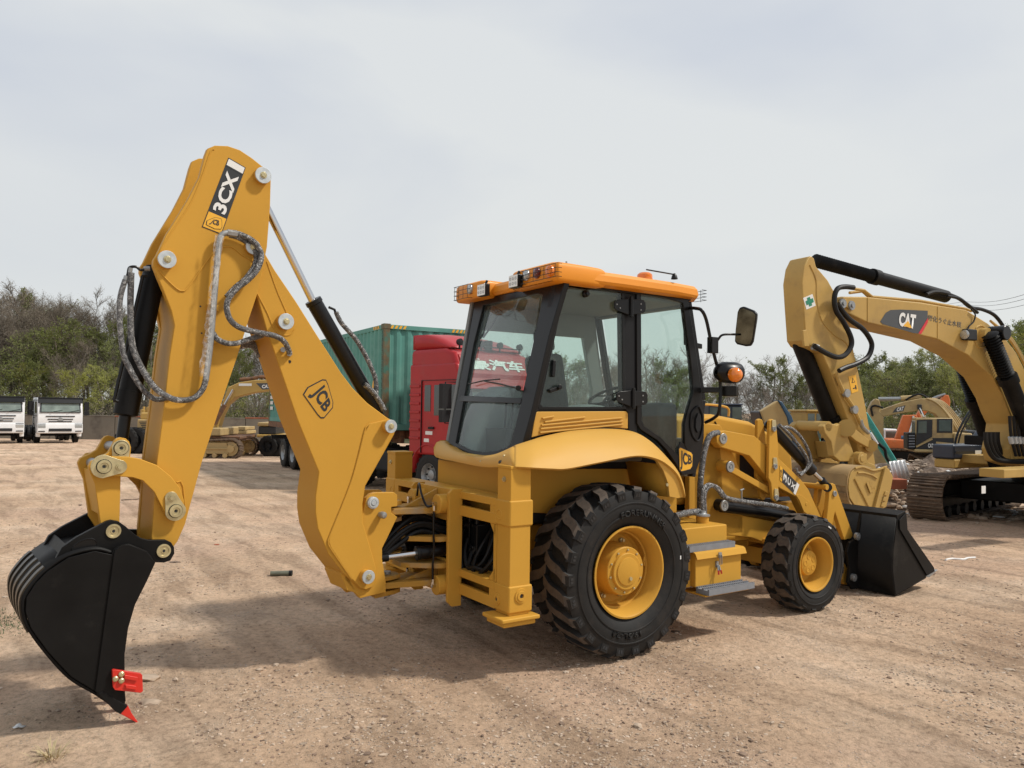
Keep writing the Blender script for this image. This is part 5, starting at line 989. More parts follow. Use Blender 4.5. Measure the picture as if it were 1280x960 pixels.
# ============================================================ GROUND
def groundmat():
    m = bpy.data.materials.new('yard_dirt'); m.use_nodes = True; t = m.node_tree; p = t.nodes['Principled BSDF']; p.inputs['Roughness'].default_value = .95; p.inputs['Specular IOR Level'].default_value = .15
    c = t.nodes.new('ShaderNodeTexCoord')
    def noise(s, d=6, r=.6, sc=None, dist=0):
        n = t.nodes.new('ShaderNodeTexNoise'); n.inputs['Scale'].default_value = s; n.inputs['Detail'].default_value = d; n.inputs['Roughness'].default_value = r; n.inputs['Distortion'].default_value = dist
        if sc:
            q = t.nodes.new('ShaderNodeMapping'); q.vector_type = 'TEXTURE'; q.inputs['Scale'].default_value = tuple(1/k for k in sc[:3]); q.inputs['Rotation'].default_value = (0, 0, sc[3]); t.links.new(c.outputs['Object'], q.inputs[0]); t.links.new(q.outputs[0], n.inputs[0])
        else: t.links.new(c.outputs['Object'], n.inputs[0])
        return n
    def ramp(n, stops):
        r = t.nodes.new('ShaderNodeValToRGB'); e = r.color_ramp.elements
        e[0].position, e[0].color = stops[0][0], (*stops[0][1], 1); e[1].position, e[1].color = stops[-1][0], (*stops[-1][1], 1)
        for a, b in stops[1:-1]: e.new(a).color = (*b, 1)
        t.links.new(n.outputs[0], r.inputs[0]); return r
    def mix(f, a, b, fac=1.):
        x = t.nodes.new('ShaderNodeMixRGB'); t.links.new(f, x.inputs[0]); t.links.new(a, x.inputs[1])
        if isinstance(b, tuple): x.inputs[2].default_value = (*b, 1)
        else: t.links.new(b, x.inputs[2])
        return x
    base = ramp(noise(.55, 8, .6), [(.30, (.42, .287, .192)), (.5, (.58, .415, .285)), (.70, (.70, .53, .385))])
    red = ramp(noise(.23, 5, .55, dist=.4), [(.5, (0, 0, 0)), (.66, (1, 1, 1))]); x = mix(red.outputs[0], base.outputs[0], (.53, .365, .26))
    s1 = ramp(noise(.9, 7, .62, (.45, 2.8, 1, R(-56)), dist=.5), [(.40, (.62, .60, .58)), (.5, (1, 1, 1)), (.62, (1.16, 1.14, 1.12))]); xm = t.nodes.new('ShaderNodeMixRGB'); xm.blend_type = 'MULTIPLY'; xm.inputs[0].default_value = .65; t.links.new(x.outputs[0], xm.inputs[1]); t.links.new(s1.outputs[0], xm.inputs[2]); x = xm
    dk = ramp(noise(.42, 7, .65, (.8, 1.5, 1, R(-20))), [(.54, (0, 0, 0)), (.74, (.6, .6, .6))]); x = mix(dk.outputs[0], x.outputs[0], (.30, .225, .165))
    sp = ramp(noise(17, 10, .82), [(.36, (.50, .48, .46)), (.5, (1, 1, 1)), (.66, (1.24, 1.22, 1.2))]); mu = t.nodes.new('ShaderNodeMixRGB'); mu.blend_type = 'MULTIPLY'; mu.inputs[0].default_value = .85; t.links.new(x.outputs[0], mu.inputs[1]); t.links.new(sp.outputs[0], mu.inputs[2])
    v = t.nodes.new('ShaderNodeTexVoronoi'); v.inputs['Scale'].default_value = 34; v.inputs['Randomness'].default_value = 1; t.links.new(c.outputs['Object'], v.inputs[0])
    vr = t.nodes.new('ShaderNodeMapRange'); vr.inputs[1].default_value = .08; vr.inputs[2].default_value = .26; vr.inputs[3].default_value = 1; vr.inputs[4].default_value = 0; t.links.new(v.outputs['Distance'], vr.inputs[0])
    pm = ramp(noise(2.2, 5, .6), [(.46, (0, 0, 0)), (.62, (.8, .8, .8))]); pf = t.nodes.new('ShaderNodeMath'); pf.operation = 'MULTIPLY'; t.links.new(vr.outputs[0], pf.inputs[0]); t.links.new(pm.outputs[0], pf.inputs[1])
    hs = t.nodes.new('ShaderNodeMixRGB'); hs.inputs[0].default_value = .75; hs.inputs[2].default_value = (.50, .40, .31, 1); t.links.new(v.outputs['Color'], hs.inputs[1])
    hb = t.nodes.new('ShaderNodeHueSaturation'); hb.inputs['Saturation'].default_value = .35; t.links.new(hs.outputs[0], hb.inputs['Color'])
    x2 = t.nodes.new('ShaderNodeMixRGB'); t.links.new(pf.outputs[0], x2.inputs[0]); t.links.new(mu.outputs[0], x2.inputs[1]); t.links.new(hb.outputs[0], x2.inputs[2])
    t.links.new(x2.outputs[0], p.inputs['Base Color'])
    h1 = noise(26, 10, .8); h2 = noise(4, 6, .65); a = t.nodes.new('ShaderNodeMath'); a.operation = 'MULTIPLY_ADD'; a.inputs[1].default_value = .35; t.links.new(h1.outputs[0], a.inputs[0]); t.links.new(h2.outputs[0], a.inputs[2])
    a2 = t.nodes.new('ShaderNodeMath'); a2.operation = 'MULTIPLY_ADD'; a2.inputs[1].default_value = .28; t.links.new(pf.outputs[0], a2.inputs[0]); t.links.new(a.outputs[0], a2.inputs[2])
    b = t.nodes.new('ShaderNodeBump'); b.inputs['Distance'].default_value = .075; b.inputs['Strength'].default_value = 1; t.links.new(a2.outputs[0], b.inputs['Height']); t.links.new(b.outputs[0], p.inputs['Normal'])
    return m
M['ground'] = groundmat()
M['stone'] = mat('loose_stone', (.44, .345, .26), .95, var=.35, vs=12, spec=.2, det=2); M['stonedark'] = mat('dark_stone', (.24, .17, .125), .95, var=.4, vs=12, spec=.2, det=2); M['stonepale'] = mat('pale_stone', (.52, .42, .33), .95, var=.25, vs=12, spec=.2, det=2)
from mathutils import noise as mn_
def relief(x, y):
    if y > 26: return 0
    v = Vector((x, y, 0)); s = mn_.fractal(v*.55, 1, 2, 4)*.022+mn_.fractal(v*2.6, 1, 2, 4)*.014+mn_.fractal(v*9, 1, 2, 3)*.0075*(1+mn_.noise(v*.9))
    # old wheel ruts running across the right foreground
    u = x*.80-y*.60; s += .018*mn_.noise(Vector((u*.25, (x*.6+y*.8)*2.2, 3)))*max(0, min(1, (x+1)/3))
    # keep the ground flat right under the wheels and the bucket tooth
    for cx, cy, r in ((.90, 6.3, .9), (1.85, 8.1, .9), (-2.3, 4.6, .5), (2.6, 5.6, .4)): 
        d = math.hypot(x-cx, y-cy)
        if d < r: s *= max(.15, d/r)
    return s*min(1, max(.25, (28-y)/14))
def grid(xs, ys, fn):
    n = len(xs); v = [(x, y, fn(x, y)) for y in ys for x in xs]
    return v, [(j*n+i, j*n+i+1, (j+1)*n+i+1, (j+1)*n+i) for j in range(len(ys)-1) for i in range(n-1)]
def axis(stops):
    o = []
    for (a, b, k) in stops: o += [a+(b-a)*i/k for i in range(k)]
    o.append(stops[-1][1]); return o
xs = axis([(-1400, -60, 10), (-60, -14, 40), (-14, -6, 60), (-6, 7, 330), (7, 16, 70), (16, 60, 40), (60, 1400, 10)])
ys = axis([(-60, 1, 12), (1, 3, 30), (3, 9.5, 190), (9.5, 26, 150), (26, 70, 30), (70, 1800, 12)])
v, f = grid(xs, ys, lambda x, y: (gz(x, min(y, 60)) + (relief(x, y) if -14 < x < 20 and 1 < y < 28 else 0)))
mb = MB(); mb.add(v, f); g = mb.build('ground', 'ground', recalc=False, ang=180); tag(g, kind='structure'); g['label'] = 'packed pale brown dirt yard strewn with small stones'
# stones: low lumps scattered in drifts
rs = random.Random(11)
def stone_shape():
    import bmesh
    b = bmesh.new(); bmesh.ops.create_icosphere(b, subdivisions=1, radius=1); vs = []
    for q in b.verts: q.co *= rs.uniform(.7, 1.15)
    vs = [tuple(q.co) for q in b.verts]; fs = [tuple(x.index for x in f.verts) for f in b.faces]; b.free(); return vs, fs
shapes = [stone_shape() for _ in range(8)]
mb = MB(); cnt = 0
for k in range(150000):
    Y = 2.6+22*rs.random()**1.9; X = rs.uniform(-.75, .75)*Y*1.0
    dens = mn_.noise(Vector((X*.7, Y*.7, 5)))+.6*mn_.noise(Vector((X*2.2, Y*2.2, 9)))+.6*math.exp(-((X+.15)**2/1.1+(Y-4.4)**2/.18))+.3*math.exp(-((X-1.6)**2+(Y-5.6)**2)/.3)
    if X > .5: dens += .15
    if rs.random() > .22+dens*1.5: continue
    r = .0028+.0105*rs.random()**2.6+(.018*rs.random() if rs.random() < .02 else 0)
    if r*961/Y < .75: continue
    vs, fs = shapes[rs.randrange(8)]; a = rs.random()*6.28; c_, s_ = math.cos(a), math.sin(a); sx_, sy_, sz_ = rs.uniform(.8, 1.5), rs.uniform(.7, 1.1), rs.uniform(.35, .7)
    z0 = gz(X, Y)+relief(X, Y)+r*.12
    n0 = len(mb.v); mb.v += [(X+(x*sx_*c_-y*sy_*s_)*r, Y+(x*sx_*s_+y*sy_*c_)*r, z0+z*sz_*r) for x, y, z in vs]; mb.f += [(i+n0, j+n0, l+n0) for i, j, l in fs]; mb.m += [0 if rs.random() < .55 else (1 if rs.random() < .8 else 2)]*len(fs); cnt += 1
print('stones', cnt)
st_ = mb.build('gravel', ['stone', 'stonedark', 'stonepale'], recalc=False, ang=20); tag(st_, 'small loose stones scattered over the whole dirt yard', 'gravel', kind='stuff')

# ============================================================ SHARED BUILDERS
def uvwheel(par, o, r, w_, ax, name='wheel', rimm='steel', knob=16, rimr=.55):
    # o centre, ax unit axle direction towards the outside
    o = Vector(o); ax = Vector(ax).normalized(); wh = empty(name, (0, 0, 0)); wh.parent = par
    mb = MB(); mb.lathe(o, ax, [(-w_/2, r*rimr), (-w_/2, r*.9), (-w_*.42, r*.97), (0, r), (w_*.42, r*.97), (w_/2, r*.9), (w_/2*1.03, r*.75), (w_/2, r*rimr)], 36)
    u = ax.orthogonal().normalized(); v = ax.cross(u)
    for k in range(knob):
        a = 2*math.pi*k/knob; d = u*math.cos(a)+v*math.sin(a); t = ax.cross(d); c = o+d*r*.985
        mb.bar(c-ax*w_*.46, c+ax*w_*.46, r*.12, r*.05, up=d)
    mb.build('tyre', 'rubber', wh)
    mb = MB(); mb.lathe(o, ax, [(w_*.45, r*rimr), (w_*.5, r*rimr*.97), (w_*.42, r*rimr*.9), (w_*.12, r*rimr*.8), (w_*.05, r*.25), (w_*.25, r*.22), (w_*.3, r*.12), (w_*.3, 0)], 32); rim = mb.build('rim', rimm, wh)
    mb = MB()
    for k in range(8):
        a = 2*math.pi*k/8; d = u*math.cos(a)+v*math.sin(a); mb.lathe(o+d*r*.36+ax*w_*.1, ax, [(0, r*.045), (.03, r*.04), (.03, 0)], 6)
    mb.build('wheel_nut', 'dark', rim); return wh
M['idler'] = mat('dusty_idler', (.05, .038, .028), .7, var=.4, vs=5)
shoe_cache = {}
def crawler(par, fr, x0, x1, ya, yb, z0, h, pitch=.19, m='track', outer=1, frame_m='black', name='crawler_track'):
    # a crawler track: shoes laid round a stadium, the idler, sprocket, rollers and side frame
    tr = empty(name, (0, 0, 0)); tr.parent = par; r = h/2; Ls = (x1-x0)-2*r; per = 2*Ls+2*math.pi*r; n = int(per/pitch); key = (round(yb-ya, 3), round(pitch, 3), m)
    if key not in shoe_cache:
        mb = MB(); w_ = yb-ya; mb.box((-pitch*.43, -w_/2, -.04), (pitch*.43, w_/2, -.014)); 
        for k in (-.3, 0.05, .4): mb.box((pitch*k-.012, -w_/2, -.016), (pitch*k+.012, w_/2, .018))
        mb.box((-pitch*.5, -w_*.2, -.09), (pitch*.4, -w_*.12, -.03)); mb.box((-pitch*.5, w_*.12, -.09), (pitch*.4, w_*.2, -.03)); o = mb.build('track_shoe', m, tr); shoe_cache[key] = o.data; bpy.data.objects.remove(o)
    for k in range(n):
        s = (k+.5)/n*per
        if s < Ls: p = (x0+r+s, z0+.012, math.pi)
        elif s < Ls+math.pi*r: a = (s-Ls)/r-math.pi/2; p = (x1-r+r*math.cos(a), z0+r+r*math.sin(a), a-math.pi/2)
        elif s < 2*Ls+math.pi*r: t = s-Ls-math.pi*r; x_ = x1-r-t; sag = -.05*math.sin(t/Ls*math.pi); p = (x_, z0+h+sag, 0)
        else: a = (s-2*Ls-math.pi*r)/r+math.pi/2; p = (x0+r+r*math.cos(a), z0+r+r*math.sin(a), a-math.pi/2)
        o = bpy.data.objects.new('track_shoe', shoe_cache[key]); COL.objects.link(o); o.parent = tr; o.location = (p[0], (ya+yb)/2, p[1]); o.rotation_euler = (0, -p[2], 0)
    c = (ya+yb)/2; s_ = 1 if outer > 0 else -1
    mb = MB()
    mb.lathe((x1-r, c-.12, z0+r), (0, 1, 0), [(0, r-.10), (.24, r-.10), (.24, .1), (.28, .1), (.28, 0)], 28); mb.lathe((x1-r, c+.12, z0+r), (0, -1, 0), [(0, r-.10), (.01, r*.7), (.01, 0)], 24); mb.build('idler_wheel', 'idler', tr)
    mb = MB(); mb.lathe((x0+r, c-.12, z0+r), (0, 1, 0), [(0, r-.12), (.24, r-.12), (.26, .16), (.32, .16), (.32, 0)], 18); mb.build('drive_sprocket', frame_m, tr)
    mb = MB(); mb.prism([Vector((x, c-.17, z)) for x, z in ((x0+r*1.2, z0+.22), (x1-r*.9, z0+.22), (x1-r*.7, z0+r*1.15), (x1-r*1.6, z0+h-.16), (x0+r*1.4, z0+h-.16))], [Vector((x, c+.17, z)) for x, z in ((x0+r*1.2, z0+.22), (x1-r*.9, z0+.22), (x1-r*.7, z0+r*1.15), (x1-r*1.6, z0+h-.16), (x0+r*1.4, z0+h-.16))]); mb.box((x0+r*1.3, c-.24, z0+.42), (x1-r*.9, c+.24, z0+.45)); mb.build('track_frame', frame_m, tr, .01)
    nr = max(4, int(Ls/.42)); mb0 = None
    for k in range(nr):
        mb = MB(); x_ = x0+r+Ls*(k+.5)/nr; mb.lathe((x_, c-.22, z0+.15), (0, 1, 0), [(0, .05), (0, .1), (.08, .11), (.09, .085), (.35, .085), (.36, .11), (.44, .1), (.44, .05), (.44, 0)], 14); mb.build('track_roller', frame_m, tr)
    return tr
def platepix(fr, pix, y0, y1, name, m, par, bev=.01, ref=None):
    q = [fr.y(a, b, y0 if ref is None else ref) for a, b in pix]; mb = MB(); mb.prism([Vector((p.x, y0, p.z)) for p in q], [Vector((p.x, y1, p.z)) for p in q]); return mb.build(name, m, par, bev)
def tubepix(fr, pix, y, r, name, m, par, k=5, n=8, sm=True):
    P = [fr.y(a, b, y if not isinstance(y, (list, tuple)) else y[i]) for i, (a, b) in enumerate(pix)]; mb = MB(); mb.tube(smooth_path(P, k) if sm and len(P) > 2 else P, r, n); return mb.build(name, m, par)
def catbadge(fr, par, poly, stripe, quad, tri, y, nrm=Vector((0, 1, 0))):
    mk = lambda x, yy: fr.y(x, yy, y); b = decal([mk(*p) for p in poly], nrm, M['decalgrey'], par, 'badge', .003, .002)
    if stripe: decal([mk(*p) for p in stripe], nrm, 'decalr', b, 'badge_stripe', .003, .006)
    shapetext('CAT', [mk(*p) for p in quad], 'decalw', b, nrm, .011, .05)
    if tri: decal([mk(*p) for p in tri], nrm, 'decaly', b, 'badge_triangle', .002, .013)
M['greenglass'] = mat('cab_window_green', (.10, .13, .12), .1, var=.3, vs=2, coat=.5)
M['screenglass'] = mat('truck_windscreen', (.20, .25, .22), .08, var=.45, vs=1.2, coat=.6)  # base colour lightened to carry the sky reflected in the glass
M['decalgrey'] = mat('decal_grey', (.06, .065, .07), .45, var=.05)

# ============================================================ LARGE EXCAVATOR ON THE RIGHT
E = Frame((9.7, 13.9, 0), R(241)); ER = E.root('excavator', 'large worn yellow crawler excavator on the right, its arm folded above the black loader bucket', 'excavator')
zg = gz(0, 13.5)
# the track end nearest the loader bucket: shoe face between two measured points on the ground
DT = Vector((-.75, -.66, 0)).normalized(); UCA = R(241-228.7)
gp = G(1156, 652); tc_ = E.l(gp); dl = Vector((math.cos(UCA), math.sin(UCA), 0)); ll = Vector((-dl.y, dl.x, 0))
c_vis = Vector((tc_.x, tc_.y, 0))-dl*2.35; c_oth = c_vis+ll*2.75
def crawler2(par, cx, cy, ang, x0, x1, w_, z0, h, **k):
    tr = crawler(par, None, x0, x1, -w_/2, w_/2, z0, h, .2, **k); tr.location = (cx, cy, 0); tr.rotation_euler = (0, 0, ang); return tr
crawler2(ER, c_vis.x, c_vis.y, UCA, -2.4, 2.4, .62, zg, .83); crawler2(ER, c_oth.x, c_oth.y, UCA, -2.4, 2.4, .62, zg, .83)
mb = MB(); cc_ = (c_vis+c_oth)/2; A = [cc_+dl*a+ll*b for a, b in ((-1.0, -1.2), (1.1, -1.2), (1.1, 1.2), (-1.0, 1.2))]; mb.prism([p+Vector((0, 0, zg+.35)) for p in A], [p+Vector((0, 0, zg+.72)) for p in A]); mb.cyl(cc_+Vector((0, 0, zg+.70)), cc_+Vector((0, 0, 1.02)), .62, 40); mb.build('car_body', 'black', ER, .03)
mb = MB(); mb.box((-2.9, -1.45, 1.0), (.95, 1.45, 1.16)); mb.build('platform', 'catyellow', ER, .02)
mb = MB(); mb.box((-2.9, -1.44, 1.16), (-.9, 1.44, 2.15)); mb.build('engine_house', 'catyellow', ER, .06)
mb = MB(); A = [(-2.9, -1.4), (-3.5, -.9), (-3.6, 0), (-3.5, .9), (-2.9, 1.4)]; mb.prism([Vector((x, y, 1.05)) for x, y in A], [Vector((x, y, 2.1)) for x, y in A]); mb.build('counterweight', 'black', ER, .05)
cb = empty('operator_cab', (0, 0, 0)); cb.parent = ER
mb = MB(); pr = [(-.65, 1.17), (.95, 1.17), (1.15, 1.7), (1.0, 2.75), (.75, 2.9), (-.65, 2.9)]; mb.prism([Vector((x, .50, z)) for x, z in pr], [Vector((x, 1.42, z)) for x, z in pr]); mb.build('cab_shell', 'black', cb, .05)
for nm, I in (('side_pane', [(.15, 1.75), (.98, 1.75), (.9, 2.7), (.15, 2.7)]), ('rear_side_pane', [(-.5, 1.8), (.05, 1.8), (.05, 2.7), (-.5, 2.7)])):
    mb = MB(); mb.prism([Vector((x, 1.424, z)) for x, z in I], [Vector((x, 1.432, z)) for x, z in I]); mb.build(nm, 'dglass', cb)
# toolbox and step at the far front corner
q = [E.y(x, y, -1.0) for x, y in ((1192, 556), (1248, 556), (1248, 573), (1191, 573), (1190, 566))]
mb = MB(); x0, x1 = q[1].x, q[0].x; zt_, zb_ = q[0].z, q[3].z; mb.box((x0-.9, -1.42, zb_-.02), (x1, -1.0, zt_)); bxo = mb.build('tool_box', 'navy', ER, .04)
q2 = E.y(1192, 586, -1.0); mb = MB(); mb.box((x0-.9, -1.40, q2.z), (x1-.03, -1.0, zb_-.02)); mb.build('box_base', 'catyellow', ER, .03)
mb = MB(); mb.box((x0-.5, -1.0, zb_+.1), (x1-.05, -.99, zb_+.13)); mb.build('box_seam', 'decalb', bxo)
mb = MB(); a = E.y(1222, 567, -.99); mb.box((a.x-.12, -.995, a.z-.06), (a.x+.08, -.985, a.z+.06)); mb.build('sticker', 'decalw', bxo)
A = [E.y(x, y, -1.3) for x, y in ((1213, 556), (1214, 545), (1222, 533), (1234, 528), (1248, 528), (1250, 556))]; mb = MB(); mb.prism([Vector((p.x, -1.3, p.z)) for p in A], [Vector((p.x, -.75, p.z)) for p in A]); mb.build('tank_cover', 'navy', ER, .04)
tubepix(E, [(1195, 580), (1192, 572), (1196, 545), (1208, 520), (1218, 508), (1216, 515), (1219, 528)], -1.35, .022, 'hand_rail', 'gloss', ER)
mb = MB(); a = E.y(1234, 584, .9); mb.box((a.x-1.5, .95, a.z-.12), (a.x+.3, 1.3, a.z)); mb.build('side_step', 'catyellow', ER, .01)
mb = MB(); a = E.y(1229, 612, 1.48); mb.box((a.x-.04, 1.485, a.z-.05), (a.x+.05, 1.49, a.z+.05)); mb.build('sticker', 'decalw', ER)
# boom
bm = [(1046.5, 378), (1048, 372), (1053, 370.5), (1082.5, 370.8), (1150, 378), (1207.5, 387), (1235, 404), (1257.5, 424), (1270, 440), (1283, 466), (1297, 505), (1305, 545), (1300, 578), (1285, 584), (1266, 578), (1262, 562), (1266, 545), (1268, 530), (1261, 515), (1255, 498), (1240, 471), (1210, 444), (1172, 424), (1085, 403.5), (1052.5, 387.5)]
boomE = platepix(E, bm, .27, -.20, 'boom', 'catyellow', ER, .02)
for x0_, y0_, x1_, y1_ in ((1084.5, 372, 1084.5, 403), (1172, 383, 1172, 424)):
    mb = MB(); mb.bar(E.y(x0_, y0_, .272), E.y(x1_, y1_, .272), .012, .012, up=(0, 1, 0)); mb.build('weld_seam', 'catyellow', boomE)
mb = MB(); mb.tube(smooth_path([E.y(x, y, .273) for x, y in ((1220, 417), (1218, 423), (1222, 433), (1230, 434), (1236, 425), (1234, 413), (1227, 407), (1220, 410), (1220, 417))], 4), .014, 6); mb.lathe(E.y(1228, 419, .27), (0, 1, 0), [(0, .12), (.10, .11), (.10, 0)], 24); mb.build('boom_ram_boss', 'catyellow', boomE)
platepix(E, [(1050, 376), (1056, 374), (1067, 384.5), (1062, 386.5), (1051, 382)], .275, .30, 'boom_nose_plate', 'catyellow', boomE, .006)
mb = MB()
for x, y in ((1053, 379.5), (1064, 382)): mb.lathe(E.y(x, y, .30), (0, 1, 0), [(0, .07), (.02, .065), (.02, .03), (.04, .03), (.04, 0)], 16)
mb.build('pin_head', 'steel', boomE)
catbadge(E, boomE, [(1100, 402), (1107, 391), (1113, 387.5), (1125, 387), (1159.3, 388.5), (1159.3, 397.5), (1147.5, 417), (1142, 416.5), (1103, 405)], [(1159.3, 397.5), (1159.3, 403), (1151, 417.5), (1147.5, 417)], [(1122.5, 407.5), (1142.5, 411.5), (1144.5, 393.5), (1123.5, 390)], [(1128, 407.5), (1139, 410.5), (1134, 401)], .27)
shapetext('陽化うぐ止水核', [E.y(*p, .27) for p in ((1159.8, 400.5), (1201, 409.8), (1201.6, 402.5), (1160.3, 393.4))], 'decalgrey', boomE, Vector((0, 1, 0)), .004, .01, name='company_lettering')
tubepix(E, [(1065, 360.5), (1080, 363), (1090, 371), (1150, 376), (1207, 386), (1214, 389)], .20, .022, 'boom_pipe', 'catyellow', boomE, sm=False)
tubepix(E, [(1062, 366), (1078, 364), (1088, 373), (1150, 379), (1207, 388.5)], .10, .022, 'boom_pipe', 'catyellow', boomE, sm=False)
for k in range(4): tubepix(E, [(1238+k*1.3, 401+k), (1258+k*1.2, 420), (1272+k, 440), (1286+k, 468)], .2-.1*k, .02, 'boom_pipe', 'catyellow', boomE)
mb = MB(); a = E.y(1207.5, 419, .29); mb.box((a.x-.13, .29, a.z-.09), (a.x+.13, .40, a.z+.09)); wl = mb.build('boom_lamp', 'gloss', boomE, .02); mb = MB(); mb.lathe((a.x+.13, .345, a.z), (1, 0, 0), [(0, .075), (.01, .06), (.01, 0)], 14); mb.build('lamp_lens', 'clear', wl)
tubepix(E, [(1209, 414), (1211, 408), (1217, 402), (1219, 393), (1214, 387)], .30, .012, 'lamp_cable', 'rub', boomE)
# stick
sk_ = [(1005.5, 332.5), (1011, 321), (1014.5, 319.6), (1018, 323), (1020.5, 333), (1035, 350), (1045, 368), (1050, 387), (1060, 404), (1065.5, 430), (1068, 441), (1026, 441), (1012, 432), (1007.5, 425), (1004.5, 383), (1002.5, 352)]
stk = platepix(E, sk_, .235, -.10, 'stick', 'catyellow', ER, .02)
platepix(E, [(1066.5, 436), (1070, 450), (1082.5, 510), (1094.6, 580), (1089, 586), (1080, 583), (1073, 562), (1065, 538), (1057, 516), (1045, 483), (1036, 460), (1025, 437)], .234, .0, 'stick_lower', 'catyellow', stk, .015)
mb = MB(); mb.tube(smooth_path([E.y(x, y, .236) for x, y in ((1012, 331), (1020, 350), (1021, 375), (1027, 400), (1042, 418), (1056, 427), (1062, 436))], 4), .010, 6); mb.build('weld_seam', 'catyellow', stk)
q = [E.y(*p, .236) for p in ((1003.8, 372.5), (1015.5, 367.5), (1019.6, 382), (1008, 387))]; nE = Vector((0, 1, 0)); dd_ = decal(q, nE, 'decalw', stk, 'cross_decal', .002)
def gq(a, b, c_, d): return [lerp4([q[0], q[1], q[2], q[3]], s, t) for s, t in ((a, b), (c_, b), (c_, d), (a, d))]
decal(gq(.34, .12, .66, .86), nE, 'decalg', dd_, 'cross', .001, .003); decal(gq(.12, .32, .9, .66), nE, 'decalg', dd_, 'cross', .001, .0045)
q = [E.y(*p, .236) for p in ((1060.5, 470.5), (1069.5, 468.5), (1072.8, 489), (1064.5, 491.8))]; dd_ = decal(q, nE, 'decaly', stk, 'warning_decal', .002)
A = gq(.25, .12, .75, .42); decal([A[0].lerp(A[1], .5), A[2], A[3]], nE, 'decalb', dd_, 'warning_mark', .001, .003); A = gq(.36, .2, .64, .39); decal([A[0].lerp(A[1], .5), A[2], A[3]], nE, 'decaly', dd_, 'warning_mark', .001, .005)
decal(gq(.3, .72, .8, .78), nE, 'decalb', dd_, 'warning_mark', .001, .003); decal(gq(.65, .6, .8, .85), nE, 'decalb', dd_, 'warning_mark', .001, .003)
tubepix(E, [(1044.5, 466), (1048, 476), (1055, 492), (1066, 508), (1076, 530)], .27, .028, 'stick_pipe', 'catyellow', stk, sm=False)
tubepix(E, [(1075.5, 525), (1078, 533), (1083, 539), (1085.5, 541)], .28, .03, 'hose_end', 'steel', stk)
for x, y in ((1056, 491.5), (1066, 512)): mb = MB(); mb.lathe(E.y(x, y, .26), (0, 1, 0), [(0, .06), (.05, .06), (.05, 0)], 12); mb.build('pipe_clamp', 'steel', stk)
for r_, pts in (('h', [(1067, 359.5), (1056, 358.5), (1047, 361), (1043, 372), (1045, 388), (1054, 402), (1063, 420), (1064, 432), (1057, 443), (1047, 446.5), (1034, 442), (1018, 432.5)]), ('k', [(1047, 380), (1060, 397.5), (1078, 411), (1088, 425), (1089.5, 435), (1084, 447), (1070, 455), (1057, 459.5), (1049, 463.5)])):
    tubepix(E, pts, .36 if r_ == 'h' else .33, .036, 'hydraulic_hose', 'rub', stk, k=6, n=10)
platepix(E, [(1004, 413), (1008.5, 412), (1012, 426), (1012, 433), (1006, 433), (1004.5, 425)], .27, .235, 'ram_bracket', 'catyellow', stk, .008)
mb = MB(); mb.cyl(E.y(1016, 433, .26), E.y(1022, 435, .28), .05, 8); mb.build('fitting', 'steel', stk)
def ram(fr, a, b, ya, r1, name, par, boot=0, rev=0):
    A = fr.y(*a, ya); Bq = fr.y(*b, ya); d = Bq-A; Lr = d.length; mb = MB(); pr = [(0, r1*.5), (.02, r1), (Lr*(1-boot)-.02, r1), (Lr*(1-boot)-.02, r1*1.18), (Lr*(1-boot)+.12, r1*1.18), (Lr*(1-boot)+.12, r1*.7)]
    if boot:
        n = int(Lr*boot/.055)
        for k in range(n): t = Lr*(1-boot)+.13+(Lr*boot-.13)*k/n; pr += [(t, r1*.72), (t+.027, r1*.98)]
    pr += [(Lr, r1*.6), (Lr, 0)]
    mb.lathe(A, d, pr, 18); return mb.build(name, 'black', par, ang=50)
ram(E, (1183, 371), (1018, 325.5), 0, .10, 'stick_ram', ER, boot=.44)
ram(E, (998, 424), (1042, 534), 0, .115, 'bucket_ram', ER, boot=.1)
ram(E, (1290, 548), (1237, 417), .42, .13, 'boom_ram', ER, boot=.45)
mb = MB(); mb.lathe(E.y(1237.5, 417.5, .30), (0, 1, 0), [(0, .12), (.26, .12), (.27, .11), (.27, 0)], 20); mb.build('ram_head', 'gloss', ER)
ram(E, (1249, 590), (1203, 456), -.42, .13, 'boom_ram', ER, boot=.36)
tubepix(E, [(1158, 368), (1168, 365), (1183, 367), (1200, 374), (1213, 384), (1228, 387), (1243, 394), (1254, 408), (1260, 422)], .1, .03, 'hydraulic_hose', 'rub', boomE, k=6)
tubepix(E, [(1184, 370), (1198, 373), (1210, 381), (1222, 391)], .18, .025, 'hydraulic_hose', 'rub', boomE)
for k in range(6): tubepix(E, [(1232+k*5, 540), (1233+k*5, 555), (1240+k*5, 570), (1252+k*5, 576), (1285, 578-k*2)], .42-.1*k, .035, 'hydraulic_hose', 'rub', ER)
for k in range(4): tubepix(E, [(1262+k*5, 520), (1264+k*5, 545), (1270+k*5, 570)], .35, .026, 'hydraulic_hose', 'rub', ER); mb = MB(); mb.cyl(E.y(1263+k*5, 546, .35), E.y(1265+k*5, 554, .35), .04, 10); mb.build('hose_ferrule', 'zinc', ER)
tubepix(E, [(1231, 505), (1240, 512), (1243, 525), (1236, 533), (1233, 542)], -.5, .025, 'hydraulic_hose', 'rub', ER)
mb = MB(); a = E.y(1238, 548, -.42); mb.box((a.x-.25, -.75, a.z-.12), (a.x+.25, -.3, a.z+.05)); mb.build('valve_block', 'black', ER, .02)
for k in range(3): mb = MB(); mb.cyl(E.y(1232+k*5, 553, -.28), E.y(1233+k*5, 562, -.28), .04, 10); mb.build('hose_ferrule', 'zinc', ER)
